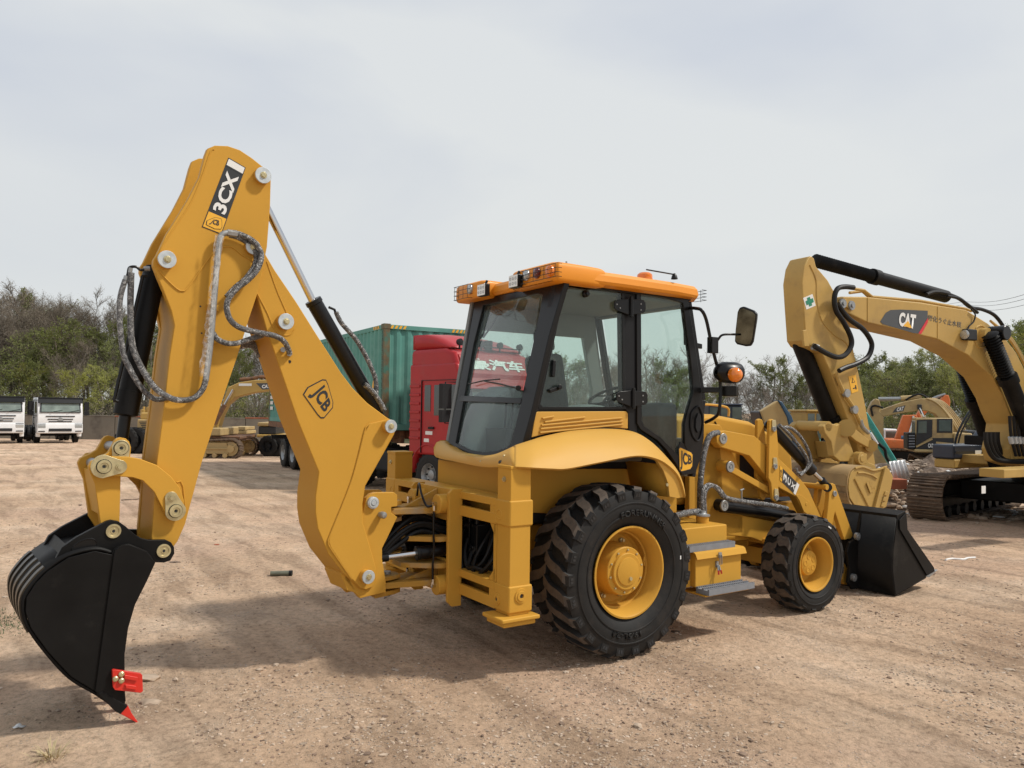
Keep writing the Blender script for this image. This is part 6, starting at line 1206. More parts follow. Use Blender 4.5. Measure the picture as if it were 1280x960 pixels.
# bucket link and bucket
platepix(E, [(1057, 532), (1060, 529.5), (1064, 532), (1092, 554), (1092, 560), (1088, 561), (1070, 551), (1056, 539)], .34, .27, 'tipping_link', 'catyellow', ER, .01)
for y0 in (.20, -.30): platepix(E, [(1029, 533), (1034, 528), (1046, 531), (1052, 529), (1058, 533), (1060, 545), (1068, 568), (1070, 577), (1050, 577), (1042, 570), (1039, 552), (1031, 541)], y0, y0+.1, 'bucket_link', 'catyellow', ER, .015, ref=.3)
mb = MB(); mb.cyl(E.y(1058, 535, .36), E.y(1058, 535, .19), .12, 20); mb.cyl(E.y(1089, 557.5, .36), E.y(1089, 557.5, .2), .085, 18); p_ = E.y(1036, 533, .3); mb.cyl(p_, Vector((p_.x, -.22, p_.z)), .07, 18); mb.build('link_pin', 'catyellow', ER)
mb = MB(); mb.prism([Vector((p.x, .19, p.z)) for p in [E.y(x, y, .19) for x, y in ((1046, 552), (1066, 560), (1068, 572), (1050, 574))]], [Vector((p.x, -.2, p.z)) for p in [E.y(x, y, .19) for x, y in ((1046, 552), (1066, 560), (1068, 572), (1050, 574))]]); mb.build('link_web', 'catyellow', ER, .02)
bkE = empty('bucket', (0, 0, 0)); bkE.parent = ER
for y0 in (.27, -.35): platepix(E, [(1065, 583), (1066, 573), (1071, 566), (1078, 567), (1083, 572), (1086, 578), (1094, 581), (1096, 588), (1066, 588)], y0, y0+.08, 'hanger_ear', 'catyellow', bkE, .012, ref=.35)
mb = MB(); a = E.y(1078, 573, .42); c_ = E.y(1085, 573.5, .42); mb.bar(a+Vector((0, -.03, 0)), c_+Vector((0, -.03, 0)), .14, .03, up=(0, 1, 0)); mb.lathe(a, (0, 1, 0), [(-.1, .09), (.0, .09), (.0, .05), (.01, .05), (.01, 0)], 16); mb.build('pin_lock', 'catyellow', bkE, .01)
bs = [(1064, 590.5), (1069, 585.5), (1077, 583.5), (1084, 585.5), (1091, 588), (1099, 586.5), (1108, 583.5), (1112, 587), (1116.5, 596), (1114, 610), (1108, 634), (1101.5, 637), (1085, 634), (1068, 631), (1062, 622), (1060.4, 609), (1061.5, 598)]
platepix(E, bs, .58, .54, 'side_plate', 'catyellow', bkE, .008); q = [E.y(a, b, .58) for a, b in bs]; mb = MB(); mb.prism([Vector((p.x, -.58, p.z)) for p in q], [Vector((p.x, -.54, p.z)) for p in q]); mb.build('side_plate', 'catyellow', bkE, .008)
platepix(E, [(1107, 584), (1111, 587), (1116, 596), (1108, 633.5), (1101.5, 636.5), (1094, 635)], .62, .58, 'side_cutter', 'catyellow', bkE, .006)
sh = smooth_path([E.y(a, b, .58) for a, b in [(1091, 588), (1077, 584.5), (1064, 590.5), (1060.6, 609), (1062, 622), (1068, 632), (1085, 637), (1102, 639)]], 4)
mb = MB(); mb.loft([[Vector((p.x, y, p.z)) for p in sh] for y in (.57, -.57)])
M['dustyshell'] = mat('dusty_bucket_shell', (.30, .19, .075), .75, var=.2, vs=3, col2=(.13, .07, .035), ms=1.6, mixpos=(.5, .62))
mb.build('shell', 'dustyshell', bkE, solid=.03, recalc=False, ang=40)
for k, (i0, i1) in enumerate(((9, 12), (14, 17), (19, 22))):
    mb = MB(); c_ = E.y(1088, 610, .58); pts = []
    for p in (sh[i0], sh[i1]): d_ = Vector((p.x-c_.x, 0, p.z-c_.z)).normalized(); pts.append(Vector((p.x, 0, p.z))+d_*.02)
    d_ = (Vector((sh[i0].x-c_.x, 0, sh[i0].z-c_.z))).normalized()*.025
    A = [pts[0], pts[1], pts[1]+d_, pts[0]+d_]; mb.prism([Vector((p.x, .56, p.z)) for p in A], [Vector((p.x, -.56, p.z)) for p in A]); mb.build('wear_strip', 'dustyshell', bkE, .006)
mb = MB(); mb.tube(smooth_path([E.y(x, y, .585) for x, y in ((1072, 591), (1080, 591), (1090, 594), (1096, 598))], 3), .014, 6); mb.tube([E.y(x, y, .585) for x, y in ((1068, 598), (1086, 634))], .012, 6); mb.tube(smooth_path([E.y(x, y, .583) for x, y in bs[1:7]], 3), .016, 6); mb.build('weld_seam', 'catyellow', bkE)
shapetext('CAT', [E.y(*p, .59) for p in ((1085.5, 602), (1090, 614.5), (1094.5, 611.5), (1089, 600.5))], 'catyellow', bkE, Vector((0, 1, 0)), .014, .04, 'cast_lettering')
mb = MB(); mb.prism([E.y(x, y, .582) for x, y in ((1083, 603.5), (1088, 616.5), (1090.5, 615), (1085.5, 602))], [E.y(x, y, .60) for x, y in ((1083, 603.5), (1088, 616.5), (1090.5, 615), (1085.5, 602))]); mb.build('cast_plate', 'catyellow', bkE, .003)
for k, (x, y) in enumerate(((1104.5, 633), (1106.5, 626), (1108.5, 619))): platepix(E, [(x-3, y), (x+1, y+1), (x+3, y-4), (x-1, y-5)], .64, .62, 'cutter_tooth', 'catyellow', bkE, .006)
for k in range(5):
    y = .5-.25*k; p = E.y(1102, 639, .58); mb = MB(); mb.bar((p.x, y, p.z), (p.x+.25, y, p.z-.06), .12, .08, up=(0, 0, 1), w2=.09, h2=.02); mb.build('tooth', 'catyellow', bkE, .01)

# ============================================================ TAN EXCAVATOR BEHIND IT, ITS UNDERCARRIAGE TURNED TOWARDS THE CAMERA
M1 = Frame((14.2, 25.0, 0), R(290)); MR = M1.root('excavator', 'tan and black crawler excavator with a boxy cab standing behind the rubble on the right', 'excavator')
z1g = gz(0, 25)+.35
def bxpix(fr, tl, br, y0, y1, name, m, par, bev=.03):
    a = fr.y(*tl, y0); b = fr.y(*br, y0); mb = MB(); x0, x1 = sorted((a.x, b.x)); z0_, z1_ = sorted((a.z, b.z)); ys_ = sorted((y0, y1)); mb.box((x0, ys_[0], z0_), (x1, ys_[1], z1_)); return mb.build(name, m, par, bev)
def quadpix(fr, pix, y, name, m, par, th=.02): q = [fr.y(a, b, y) for a, b in pix]; mb = MB(); mb.prism(q, [p+Vector((0, th, 0)) for p in q]); return mb.build(name, m, par, .004)
cbM = empty('operator_cab', (0, 0, 0)); cbM.parent = MR
sh_ = bxpix(M1, (1144.5, 522), (1192, 562), 1.0, .1, 'cab_shell', 'tan', cbM, .05)
a_ = M1.y(1144.5, 524, .9); b__ = M1.y(1144.5, 548, .9); mb = MB(); mb.box((a_.x-.03, .2, b__.z), (a_.x+.02, .9, a_.z-.05)); mb.build('windscreen', 'greenglass', sh_, .02)
quadpix(M1, [(1146, 525), (1165.5, 524.5), (1165, 546), (1144.8, 557)], 1.0, 'door_panel', 'decalb', sh_)
quadpix(M1, [(1148, 527), (1158.5, 526.5), (1158, 541.5), (1147.5, 541.5)], 1.02, 'door_pane', 'greenglass', sh_)
quadpix(M1, [(1171, 523.5), (1190.5, 523.5), (1190.5, 541), (1171, 541)], 1.0, 'window_frame', 'decalb', sh_); quadpix(M1, [(1173.5, 525.5), (1188.5, 525.5), (1188.5, 539), (1173.5, 539)], 1.02, 'side_pane', 'greenglass', sh_)
quadpix(M1, [(1144.8, 557), (1165, 547.5), (1192, 547.5), (1192, 561.5), (1144.8, 561.5)], 1.0, 'dark_band', 'decalb', sh_); quadpix(M1, [(1170, 552), (1192, 554), (1192, 557), (1170, 554.5)], 1.02, 'tan_stripe', 'tan', sh_)
quadpix(M1, [(1144.8, 557.5), (1165, 547.5), (1166, 549.5), (1145.5, 559.5)], 1.02, 'tan_stripe', 'tan', sh_); quadpix(M1, [(1179, 555), (1185, 555), (1185, 560), (1179, 560)], 1.03, 'blue_sticker', 'blue', sh_)
shapetext('CAT', [M1.y(*p, 1.02) for p in ((1160, 559.5), (1166.5, 559.8), (1166.5, 554.5), (1160, 554.2))], 'decalw', sh_, Vector((0, 1, 0)), .006, .04)
bxpix(M1, (1134.5, 541), (1144.5, 562), 1.0, 0, 'front_grille', 'dark', cbM, .03)
for k in range(5): quadpix(M1, [(1136, 544+3.4*k), (1143.5, 544+3.4*k), (1143.5, 545.3+3.4*k), (1136, 545.3+3.4*k)], 1.0, 'grille_bar', 'grey', cbM)
bxpix(M1, (1143, 561.5), (1212, 567.5), 1.1, -1.3, 'platform', 'tan', MR, .04); bxpix(M1, (1192, 541), (1216, 562), 1.05, -1.3, 'engine_house', 'tan', MR, .06); bxpix(M1, (1208, 538), (1224, 566), .95, -1.2, 'counterweight', 'decalb', MR, .08)
for px in (1162, 1204):
    P = M1.l(WY(px, 590, 24.6)); crawler2(MR, P.x, P.y, R(290-196), -1.9, 1.9, .55, z1g-.50, .95)
mbm = [(1096, 514), (1110, 509), (1130, 502), (1150.6, 498), (1160, 498), (1170, 502), (1180, 510), (1192, 524), (1203, 541), (1208, 556), (1200, 560), (1190, 548), (1180, 533), (1169, 517.5), (1160, 514), (1152.5, 513), (1124, 517), (1100, 521.6), (1095.5, 519)]
bmM = platepix(M1, mbm, .05, -.42, 'boom', 'tan', MR, .03)
catbadge(M1, bmM, [(1115.5, 516), (1120, 509.5), (1132, 506.5), (1129, 514)], None, [(1120.5, 514.5), (1129, 513), (1130, 508), (1121.5, 509.5)], None, .05)
for k in range(5): tubepix(M1, [(1158+k*2.2, 498), (1170+k*2.4, 503), (1182+k*2.4, 515), (1192+k*2.6, 530), (1200+k*2.6, 545)], .06-.09*k, .028, 'boom_pipe', 'tan', bmM)
platepix(M1, [(1085, 512), (1090, 502), (1094.5, 498), (1099, 500), (1101, 507), (1100, 514), (1104.5, 521), (1105, 550), (1101, 564), (1093, 566), (1089, 540), (1086, 526)], .08, -.45, 'stick', 'tan', MR, .03)
tubepix(M1, [(1098, 499), (1132, 498.5), (1150, 497)], -.2, .07, 'stick_ram', 'steel', MR, sm=False); tubepix(M1, [(1126, 498.5), (1152, 497)], -.2, .10, 'stick_ram_barrel', 'tan', MR, sm=False)
tubepix(M1, [(1149, 510), (1154, 521)], .12, .05, 'boom_ram_rod', 'chrome', MR, sm=False); bxpix(M1, (1147, 505.5), (1152.5, 512), .16, .06, 'ram_head', 'decalb', MR, .02)
tubepix(M1, [(1132, 500), (1142, 494.5), (1150, 493), (1157, 496), (1162, 500)], -.1, .03, 'hydraulic_hose', 'rub', MR); tubepix(M1, [(1091, 520), (1089, 510), (1094, 507), (1104, 510)], .12, .03, 'hydraulic_hose', 'rub', MR)
tubepix(M1, [(1196, 570), (1200, 545), (1211, 522), (1219, 508)], 1.3, .025, 'hand_rail', 'gloss', MR)
platepix(M1, [(1088, 560), (1104, 556), (1112, 566), (1110, 584), (1096, 592), (1086, 580)], .3, -.7, 'bucket', 'tan', MR, .05)

# ============================================================ ORANGE EXCAVATOR
O1 = Frame((15, 31.5, 0), R(292)); OR = O1.root('excavator', 'faded orange crawler excavator partly hidden behind the tan excavator', 'excavator')
platepix(O1, [(1129, 519), (1146, 518.5), (1147, 522), (1135, 549), (1130, 556), (1116, 556)], .3, -.2, 'boom', 'orng', OR, .04)
platepix(O1, [(1175, 500), (1182, 493.5), (1186, 494), (1188, 502), (1186, 517), (1180, 515), (1178, 505)], .2, -.2, 'stick', 'orng', OR, .03)
tubepix(O1, [(1166, 498.5), (1172, 496), (1182, 493)], 0, .06, 'stick_ram', 'steel', OR, sm=False); tubepix(O1, [(1142, 520), (1140, 531), (1137, 541)], .35, .05, 'boom_ram', 'chrome', OR, sm=False)
platepix(O1, [(1146, 518.5), (1152, 508), (1170, 500), (1178, 503), (1178, 512), (1160, 514), (1150, 525)], .0, -.45, 'boom_upper', 'orng', OR, .04)
bxpix(O1, (1109, 549), (1141, 562), .9, -1.4, 'platform', 'orng', OR, .06); bxpix(O1, (1130, 543), (1150, 551), .5, -1.2, 'engine_house', 'orng', OR, .06)
mb = MB(); p_ = O1.y(1136, 548, .9); mb.cyl((p_.x, .7, p_.z), (p_.x+.25, .7, p_.z), .1, 12); mb.build('blue_cap', 'blue', OR)
P = O1.y(1125, 575, 0); crawler(OR, O1, P.x-1.6, P.x+1.7, .6, 1.1, gz(0, 30)-.0, .9, .2); crawler(OR, O1, P.x-1.6, P.x+1.7, -1.3, -.8, gz(0, 30), .9, .2)

# ============================================================ OTHER THINGS BETWEEN LOADER AND TREES, RIGHT
def simplecab(name, label, cat, tl, br, Y, body, glass, depth=1.6, hd=270, lower=None, cols=2, roofm=None):
    fr = Frame((WY((tl[0]+br[0])/2, 560, Y).x, Y, 0), R(hd)); rt = fr.root(name, label, cat); sh_ = bxpix(fr, tl, br, .8, .8-depth, 'cab_shell', body, rt, .06)
    x0, x1 = tl[0], br[0]; wd = (x1-x0)/cols
    for k in range(cols): quadpix(fr, [(x0+wd*k+1.2, tl[1]+3), (x0+wd*(k+1)-1.2, tl[1]+3), (x0+wd*(k+1)-1.2, br[1]-(br[1]-tl[1])*.3), (x0+wd*k+1.2, br[1]-(br[1]-tl[1])*.3)], .8, 'window_pane', glass, sh_)
    if roofm: bxpix(fr, (tl[0]-1, tl[1]-2), (br[0]+1, tl[1]+1), .9, .7-depth, 'roof', roofm, rt, .05)
    if lower:
        (a, b), m_ = lower; bxpix(fr, a, b, .95, .6-depth*1.6, 'machine_body', m_, rt, .08)
        cx_ = (a[0]+b[0])/2
        for px in (a[0]+(b[0]-a[0])*.2, b[0]-(b[0]-a[0])*.2):
            P = fr.y(px, b[1], .8); zg_ = gz(0, Y); r_ = max(.35, (P.z-zg_+.25)*.5) if P.z > zg_ else .4; r_ = min(r_, .7)
            for yy in (.75, -1.2): uvwheel(rt, (P.x, yy, zg_+r_), r_, .35, (0, 1 if yy > 0 else -1, 0), rimm='dark')
    return fr, rt
simplecab('wheel_loader', 'blue-framed machine cab seen under the mirror bracket, just right of the cab door', 'wheel loader', (886, 506), (928, 531), 27, 'navy', 'greenglass', lower=(((880, 530), (948, 550)), 'navy'), cols=3, roofm='navy')
simplecab('road_roller', 'small green machine with a pale roofed glass cab behind the loader arm', 'road roller', (1004.5, 531), (1027, 556), 21, 'teal', 'greenglass', lower=(((1002, 556), (1036, 572)), 'tealpipe'), cols=2, roofm='white')
simplecab('bulldozer', 'machine with a narrow yellow cab standing behind the green one', 'bulldozer', (1008.5, 514), (1030, 531), 27, 'catyellow', 'greenglass', lower=(((1000, 531), (1052, 548)), 'catyellow'), cols=2, roofm='catyellow')
simplecab('parked_car', 'small pale vehicle glimpsed under the tan excavator boom', 'car', (1106, 536), (1122, 556), 33, 'white', 'greenglass', lower=(((1102, 549), (1126, 560)), 'white'), cols=1)
# far yellow loader attachment: spare bucket between the cabs and the excavator bucket
J = Frame((5.4, 15.6, 0), R(270)); JR = J.root('spare_bucket', 'dusty yellow digging attachment lying between the green machine and the excavator bucket', 'machine attachment')
platepix(J, [(1012, 582), (1014, 566), (1022, 560), (1020, 553), (1030, 554), (1040, 560), (1046, 556), (1050, 566), (1046, 586), (1030, 590), (1018, 590)], .3, -.5, 'attachment_body', 'catyellow', JR, .06)
mb = MB(); mb.tube(smooth_path([J.y(x, y, .32) for x, y in ((1014, 572), (1026, 566), (1040, 570), (1044, 578))], 4), .05, 8); mb.lathe(J.y(1036, 576, .3), (0, 1, 0), [(0, .2), (.06, .19), (.06, .1), (.1, .09), (.1, 0)], 20); p_ = J.y(1026, 590, 0); mb.box((p_.x-.4, -.4, gz(0, 15.6)), (p_.x+.4, .2, p_.z+.1)); mb.build('attachment_ear', 'catyellow', JR)
# the raised panel with the dark blue edge
J2 = Frame((5.0, 13.2, 0), R(262)); J2R = J2.root('raised_machine_cover', 'tan panel with a dark blue edge raised behind the loader hood', 'machine cover')
platepix(J2, [(950.5, 514), (972.5, 500.5), (984, 520), (990, 544), (996, 580), (968, 590), (962, 560), (956, 530)], .1, .0, 'tan_panel', 'tan', J2R, .02)
platepix(J2, [(973, 500), (978, 502), (990, 520), (999, 546), (1008, 590), (1000, 592), (990, 546), (984, 521)], .12, -.1, 'blue_edge', 'blue', J2R, .02)
platepix(J2, [(949, 515), (952, 513), (960, 535), (966, 575), (962, 580), (956, 545)], .08, -.3, 'dark_edge', 'decalb', J2R, .02)
mb = MB(); a = J2.y(985, 590, 0); mb.box((a.x-.5, -.9, gz(0, 13)), (a.x+.5, .0, a.z+.15)); mb.build('panel_base', 'navy', J2R, .03)
# teal boom lying on the rubble
J3 = Frame((8.0, 18.2, 0), R(270)); J3R = J3.root('teal_drill_mast', 'teal painted steel mast leaning down onto the rubble beside the excavator stick', 'steel mast')
q = [J3.y(1080, 516, 0), J3.y(1121, 582, 0)]; mb = MB(); mb.bar(q[0], q[1], .12, .14, up=(0, 1, 0)); mb.build('mast_tube', 'tealpipe', J3R, .04)
mb = MB(); mb.bar(J3.y(1086, 538, .2), J3.y(1112, 580, .2), .06, .08, up=(0, 1, 0)); mb.build('mast_rail', 'tealpipe', J3R, .02); mb = MB(); mb.tube([J3.y(1088, 541, .3), J3.y(1097, 555, .3)], .03, 8); mb.build('mast_rod', 'white', J3R)
mb = MB(); mb.tube(smooth_path([J3.y(x, y, .25) for x, y in ((1092, 548), (1100, 556), (1106, 562), (1108, 572), (1114, 580))], 4), .035, 8); mb.build('mast_hose', 'rub', J3R)
# corrugated sheet: bent panels
J4 = Frame((7.4, 16.0, 0), R(262)); c4 = [J4.y(*p, 0) for p in ((1110.5, 577), (1130.5, 574.5), (1137.5, 597.5), (1117, 601.5))]
rows = []
for t in range(2):
    row = []
    for k in range(33):
        s = k/32; a = c4[0].lerp(c4[1], s) if t == 0 else c4[3].lerp(c4[2], s); ph = (s*4) % 1; row.append(a+Vector((0, .014 if ph < .18 else (.014-(ph-.18)*.14 if ph < .28 else (0 if ph < .9 else (ph-.9)*.14)), 0)))
    rows.append(row)
# set in world coordinates so the sheet can be one top-level mesh
mb = MB(); mb.loft([[J4.w(*p) for p in r] for r in rows]); o = mb.build('corrugated_sheet', 'white', solid=.008, recalc=False, ang=2); tag(o, 'white corrugated sheet propped up on the rubble', 'corrugated sheet')
mb = MB(); a = WY(1118.5, 604, 15.8); mb.box((a.x-.16, a.y-.12, a.z-.11), (a.x+.2, a.y+.3, a.z+.09)); o = mb.build('brick_block', 'brick', None, .015); tag(o, 'brick-red block beneath the white corrugated sheet', 'block')

# ============================================================ RUBBLE
M['rubble'] = mat('rubble_soil', (.13, .09, .062), .95, var=.4, vs=4, col2=(.27, .20, .15), ms=7, mixpos=(.5, .62), bump=.02, bs=9)
def mound(name, label, cx, cy, rx, ry, h, seed, n=44):
    v = []; f = []
    for j in range(n):
        for i in range(n):
            u, t = i/(n-1)*2-1, j/(n-1)*2-1; x, y = cx+u*rx, cy+t*ry; d = math.hypot(u, t); e = max(0, 1-d*d)
            z = gz(x, y)-.06+e*h*(.75+.5*mn_.noise(Vector((x*1.3, y*1.3, seed))))+min(1, e*4)*(.12*mn_.noise(Vector((x*5, y*5, seed)))+.05*mn_.noise(Vector((x*14, y*14, seed)))); v.append((x, y, z))
    f = [(j*n+i, j*n+i+1, (j+1)*n+i+1, (j+1)*n+i) for j in range(n-1) for i in range(n-1)]
    mb = MB(); mb.add(v, f); o = mb.build(name, 'rubble', recalc=False, ang=20); tag(o, label, 'rubble pile'); return o
mound('rubble_pile', 'dark pile of broken soil and rubble under the tan excavator', 12.6, 22.5, 4.2, 2.2, 1.0, 3)
mound('rubble_pile', 'low rubble heap carrying the corrugated sheet and teal mast', 8.6, 17.0, 1.7, 1.5, .75, 8)
rs = random.Random(21); mb = MB()
for k in range(1500):
    if rs.random() < .5: X, Y = rs.gauss(9.3, 1.5), rs.gauss(16.2, .9)
    else: X, Y = rs.gauss(12, 2.6), rs.gauss(20.5, 1.2)
    r = rs.uniform(.02, .085); vs, fs = shapes[rs.randrange(8)]; a = rs.random()*6.28; c_, s_ = math.cos(a), math.sin(a); sx_, sy_, sz_ = rs.uniform(.6, 2.2), rs.uniform(.6, 1.2), rs.uniform(.3, 1)
    z0 = gz(X, Y)+r*.3
    for (mx, my, rx, ry, h) in ((12.6, 22.5, 4.2, 2.2, 1.0), (8.6, 17.0, 1.7, 1.5, .75)): e = max(0, 1-((X-mx)/rx)**2-((Y-my)/ry)**2); z0 += e*h*.75
    n0 = len(mb.v); mb.v += [(X+(x*sx_*c_-y*sy_*s_)*r, Y+(x*sx_*s_+y*sy_*c_)*r, z0+z*sz_*r) for x, y, z in vs]; mb.f += [(i+n0, j+n0, l+n0) for i, j, l in fs]; mb.m += [0 if k % 9 else 1]*len(fs)
o = mb.build('rubble_fragments', ['stone', 'decalw'], recalc=False, ang=20); tag(o, 'broken stone and scrap strewn round the rubble piles', 'rubble', kind='stuff')

# ============================================================ CONTAINER, TRAILER, RED TRUCK
C0 = Vector((-3.0, 18.7, 0)); K = Frame((-3.14, 18.7, 0), math.atan2(.5, -.866))     # x forward: towards the camera side end
ZC = 1.33; HC = 2.60
KR = K.root('shipping_container', 'weathered teal corrugated shipping container with rusty corner posts behind the red truck', 'shipping container')
# front end plane x=0, near-left long side y=0 .. the width runs to +y (towards image right)
def corr(mb, P, Q, z0, z1, nrm, pitch=.28, dep=.04):
    L_ = (Q-P).length; n = int(L_/pitch); pts = []
    for k in range(n):
        for s, d_ in ((0, 0), (.26, 0), (.5, dep), (.76, dep)): pts.append((k+s)/n); pts[-1] = (pts[-1], d_)
    pts.append((1, 0)); rows = [[P.lerp(Q, s)+nrm*(-d_)+Vector((0, 0, z)) for s, d_ in pts] for z in (z0, z1)]; mb.loft(rows)
LC = 12.19; WC = 2.44
# which way is image-right: choose sign so that the end face spans towards larger X
sg = 1 if K.w(0, 1, 0).x > C0.x else -1
mb = MB(); corr(mb, Vector((-.02, sg*.06, 0)), Vector((-.02, sg*(WC-.06), 0)), ZC+.14, ZC+HC-.10, Vector((1, 0, 0))); mb.build('end_wall', 'teal', KR, recalc=False, ang=20)
mb = MB(); corr(mb, Vector((-.06, 0, 0)), Vector((-LC+.06, 0, 0)), ZC+.14, ZC+HC-.10, Vector((0, -sg, 0))); mb.build('side_wall', 'teal', KR, recalc=False, ang=20)
mb = MB(); corr(mb, Vector((-.06, sg*WC, 0)), Vector((-LC+.06, sg*WC, 0)), ZC+.14, ZC+HC-.10, Vector((0, sg, 0))); mb.build('side_wall', 'teal', KR, recalc=False, ang=20)
mb = MB(); a, b = sorted((sg*.03, sg*(WC-.03))); mb.box((-LC+.03, a, ZC+HC-.05), (-.03, b, ZC+HC-.03)); mb.box((-LC+.03, a, ZC+.08), (-.03, b, ZC+.12)); mb.box((-LC, a, ZC+.1), (-LC+.04, b, ZC+HC-.04)); mb.build('roof_panel', 'teal', KR)
for x in (-.0, -LC+.16):
    for y in (0, sg*(WC-.16)):
        mb = MB(); ya_, yb_ = sorted((y, y+sg*.16)); mb.box((x-.16, ya_, ZC), (x+.012, yb_, ZC+HC)); cp = mb.build('corner_post', 'crust', KR, .01)
        for z in (ZC, ZC+HC-.12): mb = MB(); mb.box((x-.18, ya_-.01, z), (x+.02, yb_+.01, z+.13)); mb.build('corner_casting', 'crust', cp, .008)
for z, h_ in ((ZC+.0, .15), (ZC+HC-.12, .11)):
    mb = MB(); mb.box((-.06, min(sg*.16, sg*(WC-.16)), z), (.005, max(sg*.16, sg*(WC-.16)), z+h_)); mb.build('end_rail', 'teal', KR, .006)
    for y in (0, sg*(WC-.05)): mb = MB(); a, b = sorted((y-sg*.004, y+sg*.05)); mb.box((-LC+.16, a, z), (-.16, b, z+h_)); mb.build('side_rail', 'teal', KR, .006)
for y0 in (.16, WC-.62):       # hazard stripes by the top castings
    for k in range(4):
        mb = MB(); y = sg*(y0+.11*k); z = ZC+HC-.105; A = [Vector((.008, y, z)), Vector((.008, y+sg*.06, z)), Vector((.008, y+sg*.10, z+.08)), Vector((.008, y+sg*.04, z+.08))]; mb.prism(A, [p+Vector((.004, 0, 0)) for p in A]); mb.build('hazard_stripe', 'decaly', KR)
for k in range(4):
    mb = MB(); x = -.3-.11*k; z = ZC+HC-.105; A = [Vector((x, -sg*.01, z)), Vector((x-.06, -sg*.01, z)), Vector((x-.1, -sg*.01, z+.08)), Vector((x-.04, -sg*.01, z+.08))]; mb.prism(A, [p+Vector((0, -sg*.004, 0)) for p in A]); mb.build('hazard_stripe', 'decaly', KR)
for z in (2.35, 2.05-.35): mb = MB(); A = [Vector((-.75, -sg*.01, z)), Vector((-.62, -sg*.01, z+.02)), Vector((-.64, -sg*.01, z+.3))]; mb.prism(A, [p+Vector((0, -sg*.004, 0)) for p in A]); mb.build('warning_label', 'decaly', KR)
mb = MB()
for j in range(6): mb.box((-LC+.35, -.03 if sg > 0 else .012, 1.75+.2*j), (-LC+.75, -.012 if sg > 0 else .03, 1.75+.2*j+.12))
mb.build('white_marking', 'decalw', KR)
# trailer under it
TRr = K.root('semi_trailer', 'rusty red skeletal semi trailer with dual rear wheels under the teal container', 'semi trailer')
mb = MB()
for y in (.55, 1.75): a, b = sorted((sg*y, sg*(y+.12))); mb.box((-LC, a, 1.0), (-.2, b, ZC-.02))
for x in (-LC+.1, -9, -6, -3, -.4): a, b = sorted((sg*.02, sg*2.42)); mb.box((x-.1, a, 1.12), (x+.1, b, ZC-.01))
a, b = sorted((sg*.0, sg*.06)); mb.box((-LC, a, 1.12), (-.1, b, ZC-.005)); mb.build('chassis_frame', 'rust', TRr, .01)
for x in (-7.2, -8.5, -9.8):
    for y, ax in ((.12, -sg), (.46, -sg), (2.0, sg), (2.32, sg)):
        uvwheel(TRr, (x, sg*y, gz(0, 25)+.50), .50, .27, (0, ax, 0), rimm='steel', knob=20)
mb = MB(); a, b = sorted((sg*.25, sg*.33)); mb.box((-2.2, a, .2), (-2.05, b, 1.1)); a, b = sorted((sg*2.1, sg*2.18)); mb.box((-2.2, a, .2), (-2.05, b, 1.1)); mb.box((-LC+.0, min(sg*.1, sg*2.3), .65), (-LC+.1, max(sg*.1, sg*2.3), .8)); mb.build('landing_leg', 'dark', TRr, .01)

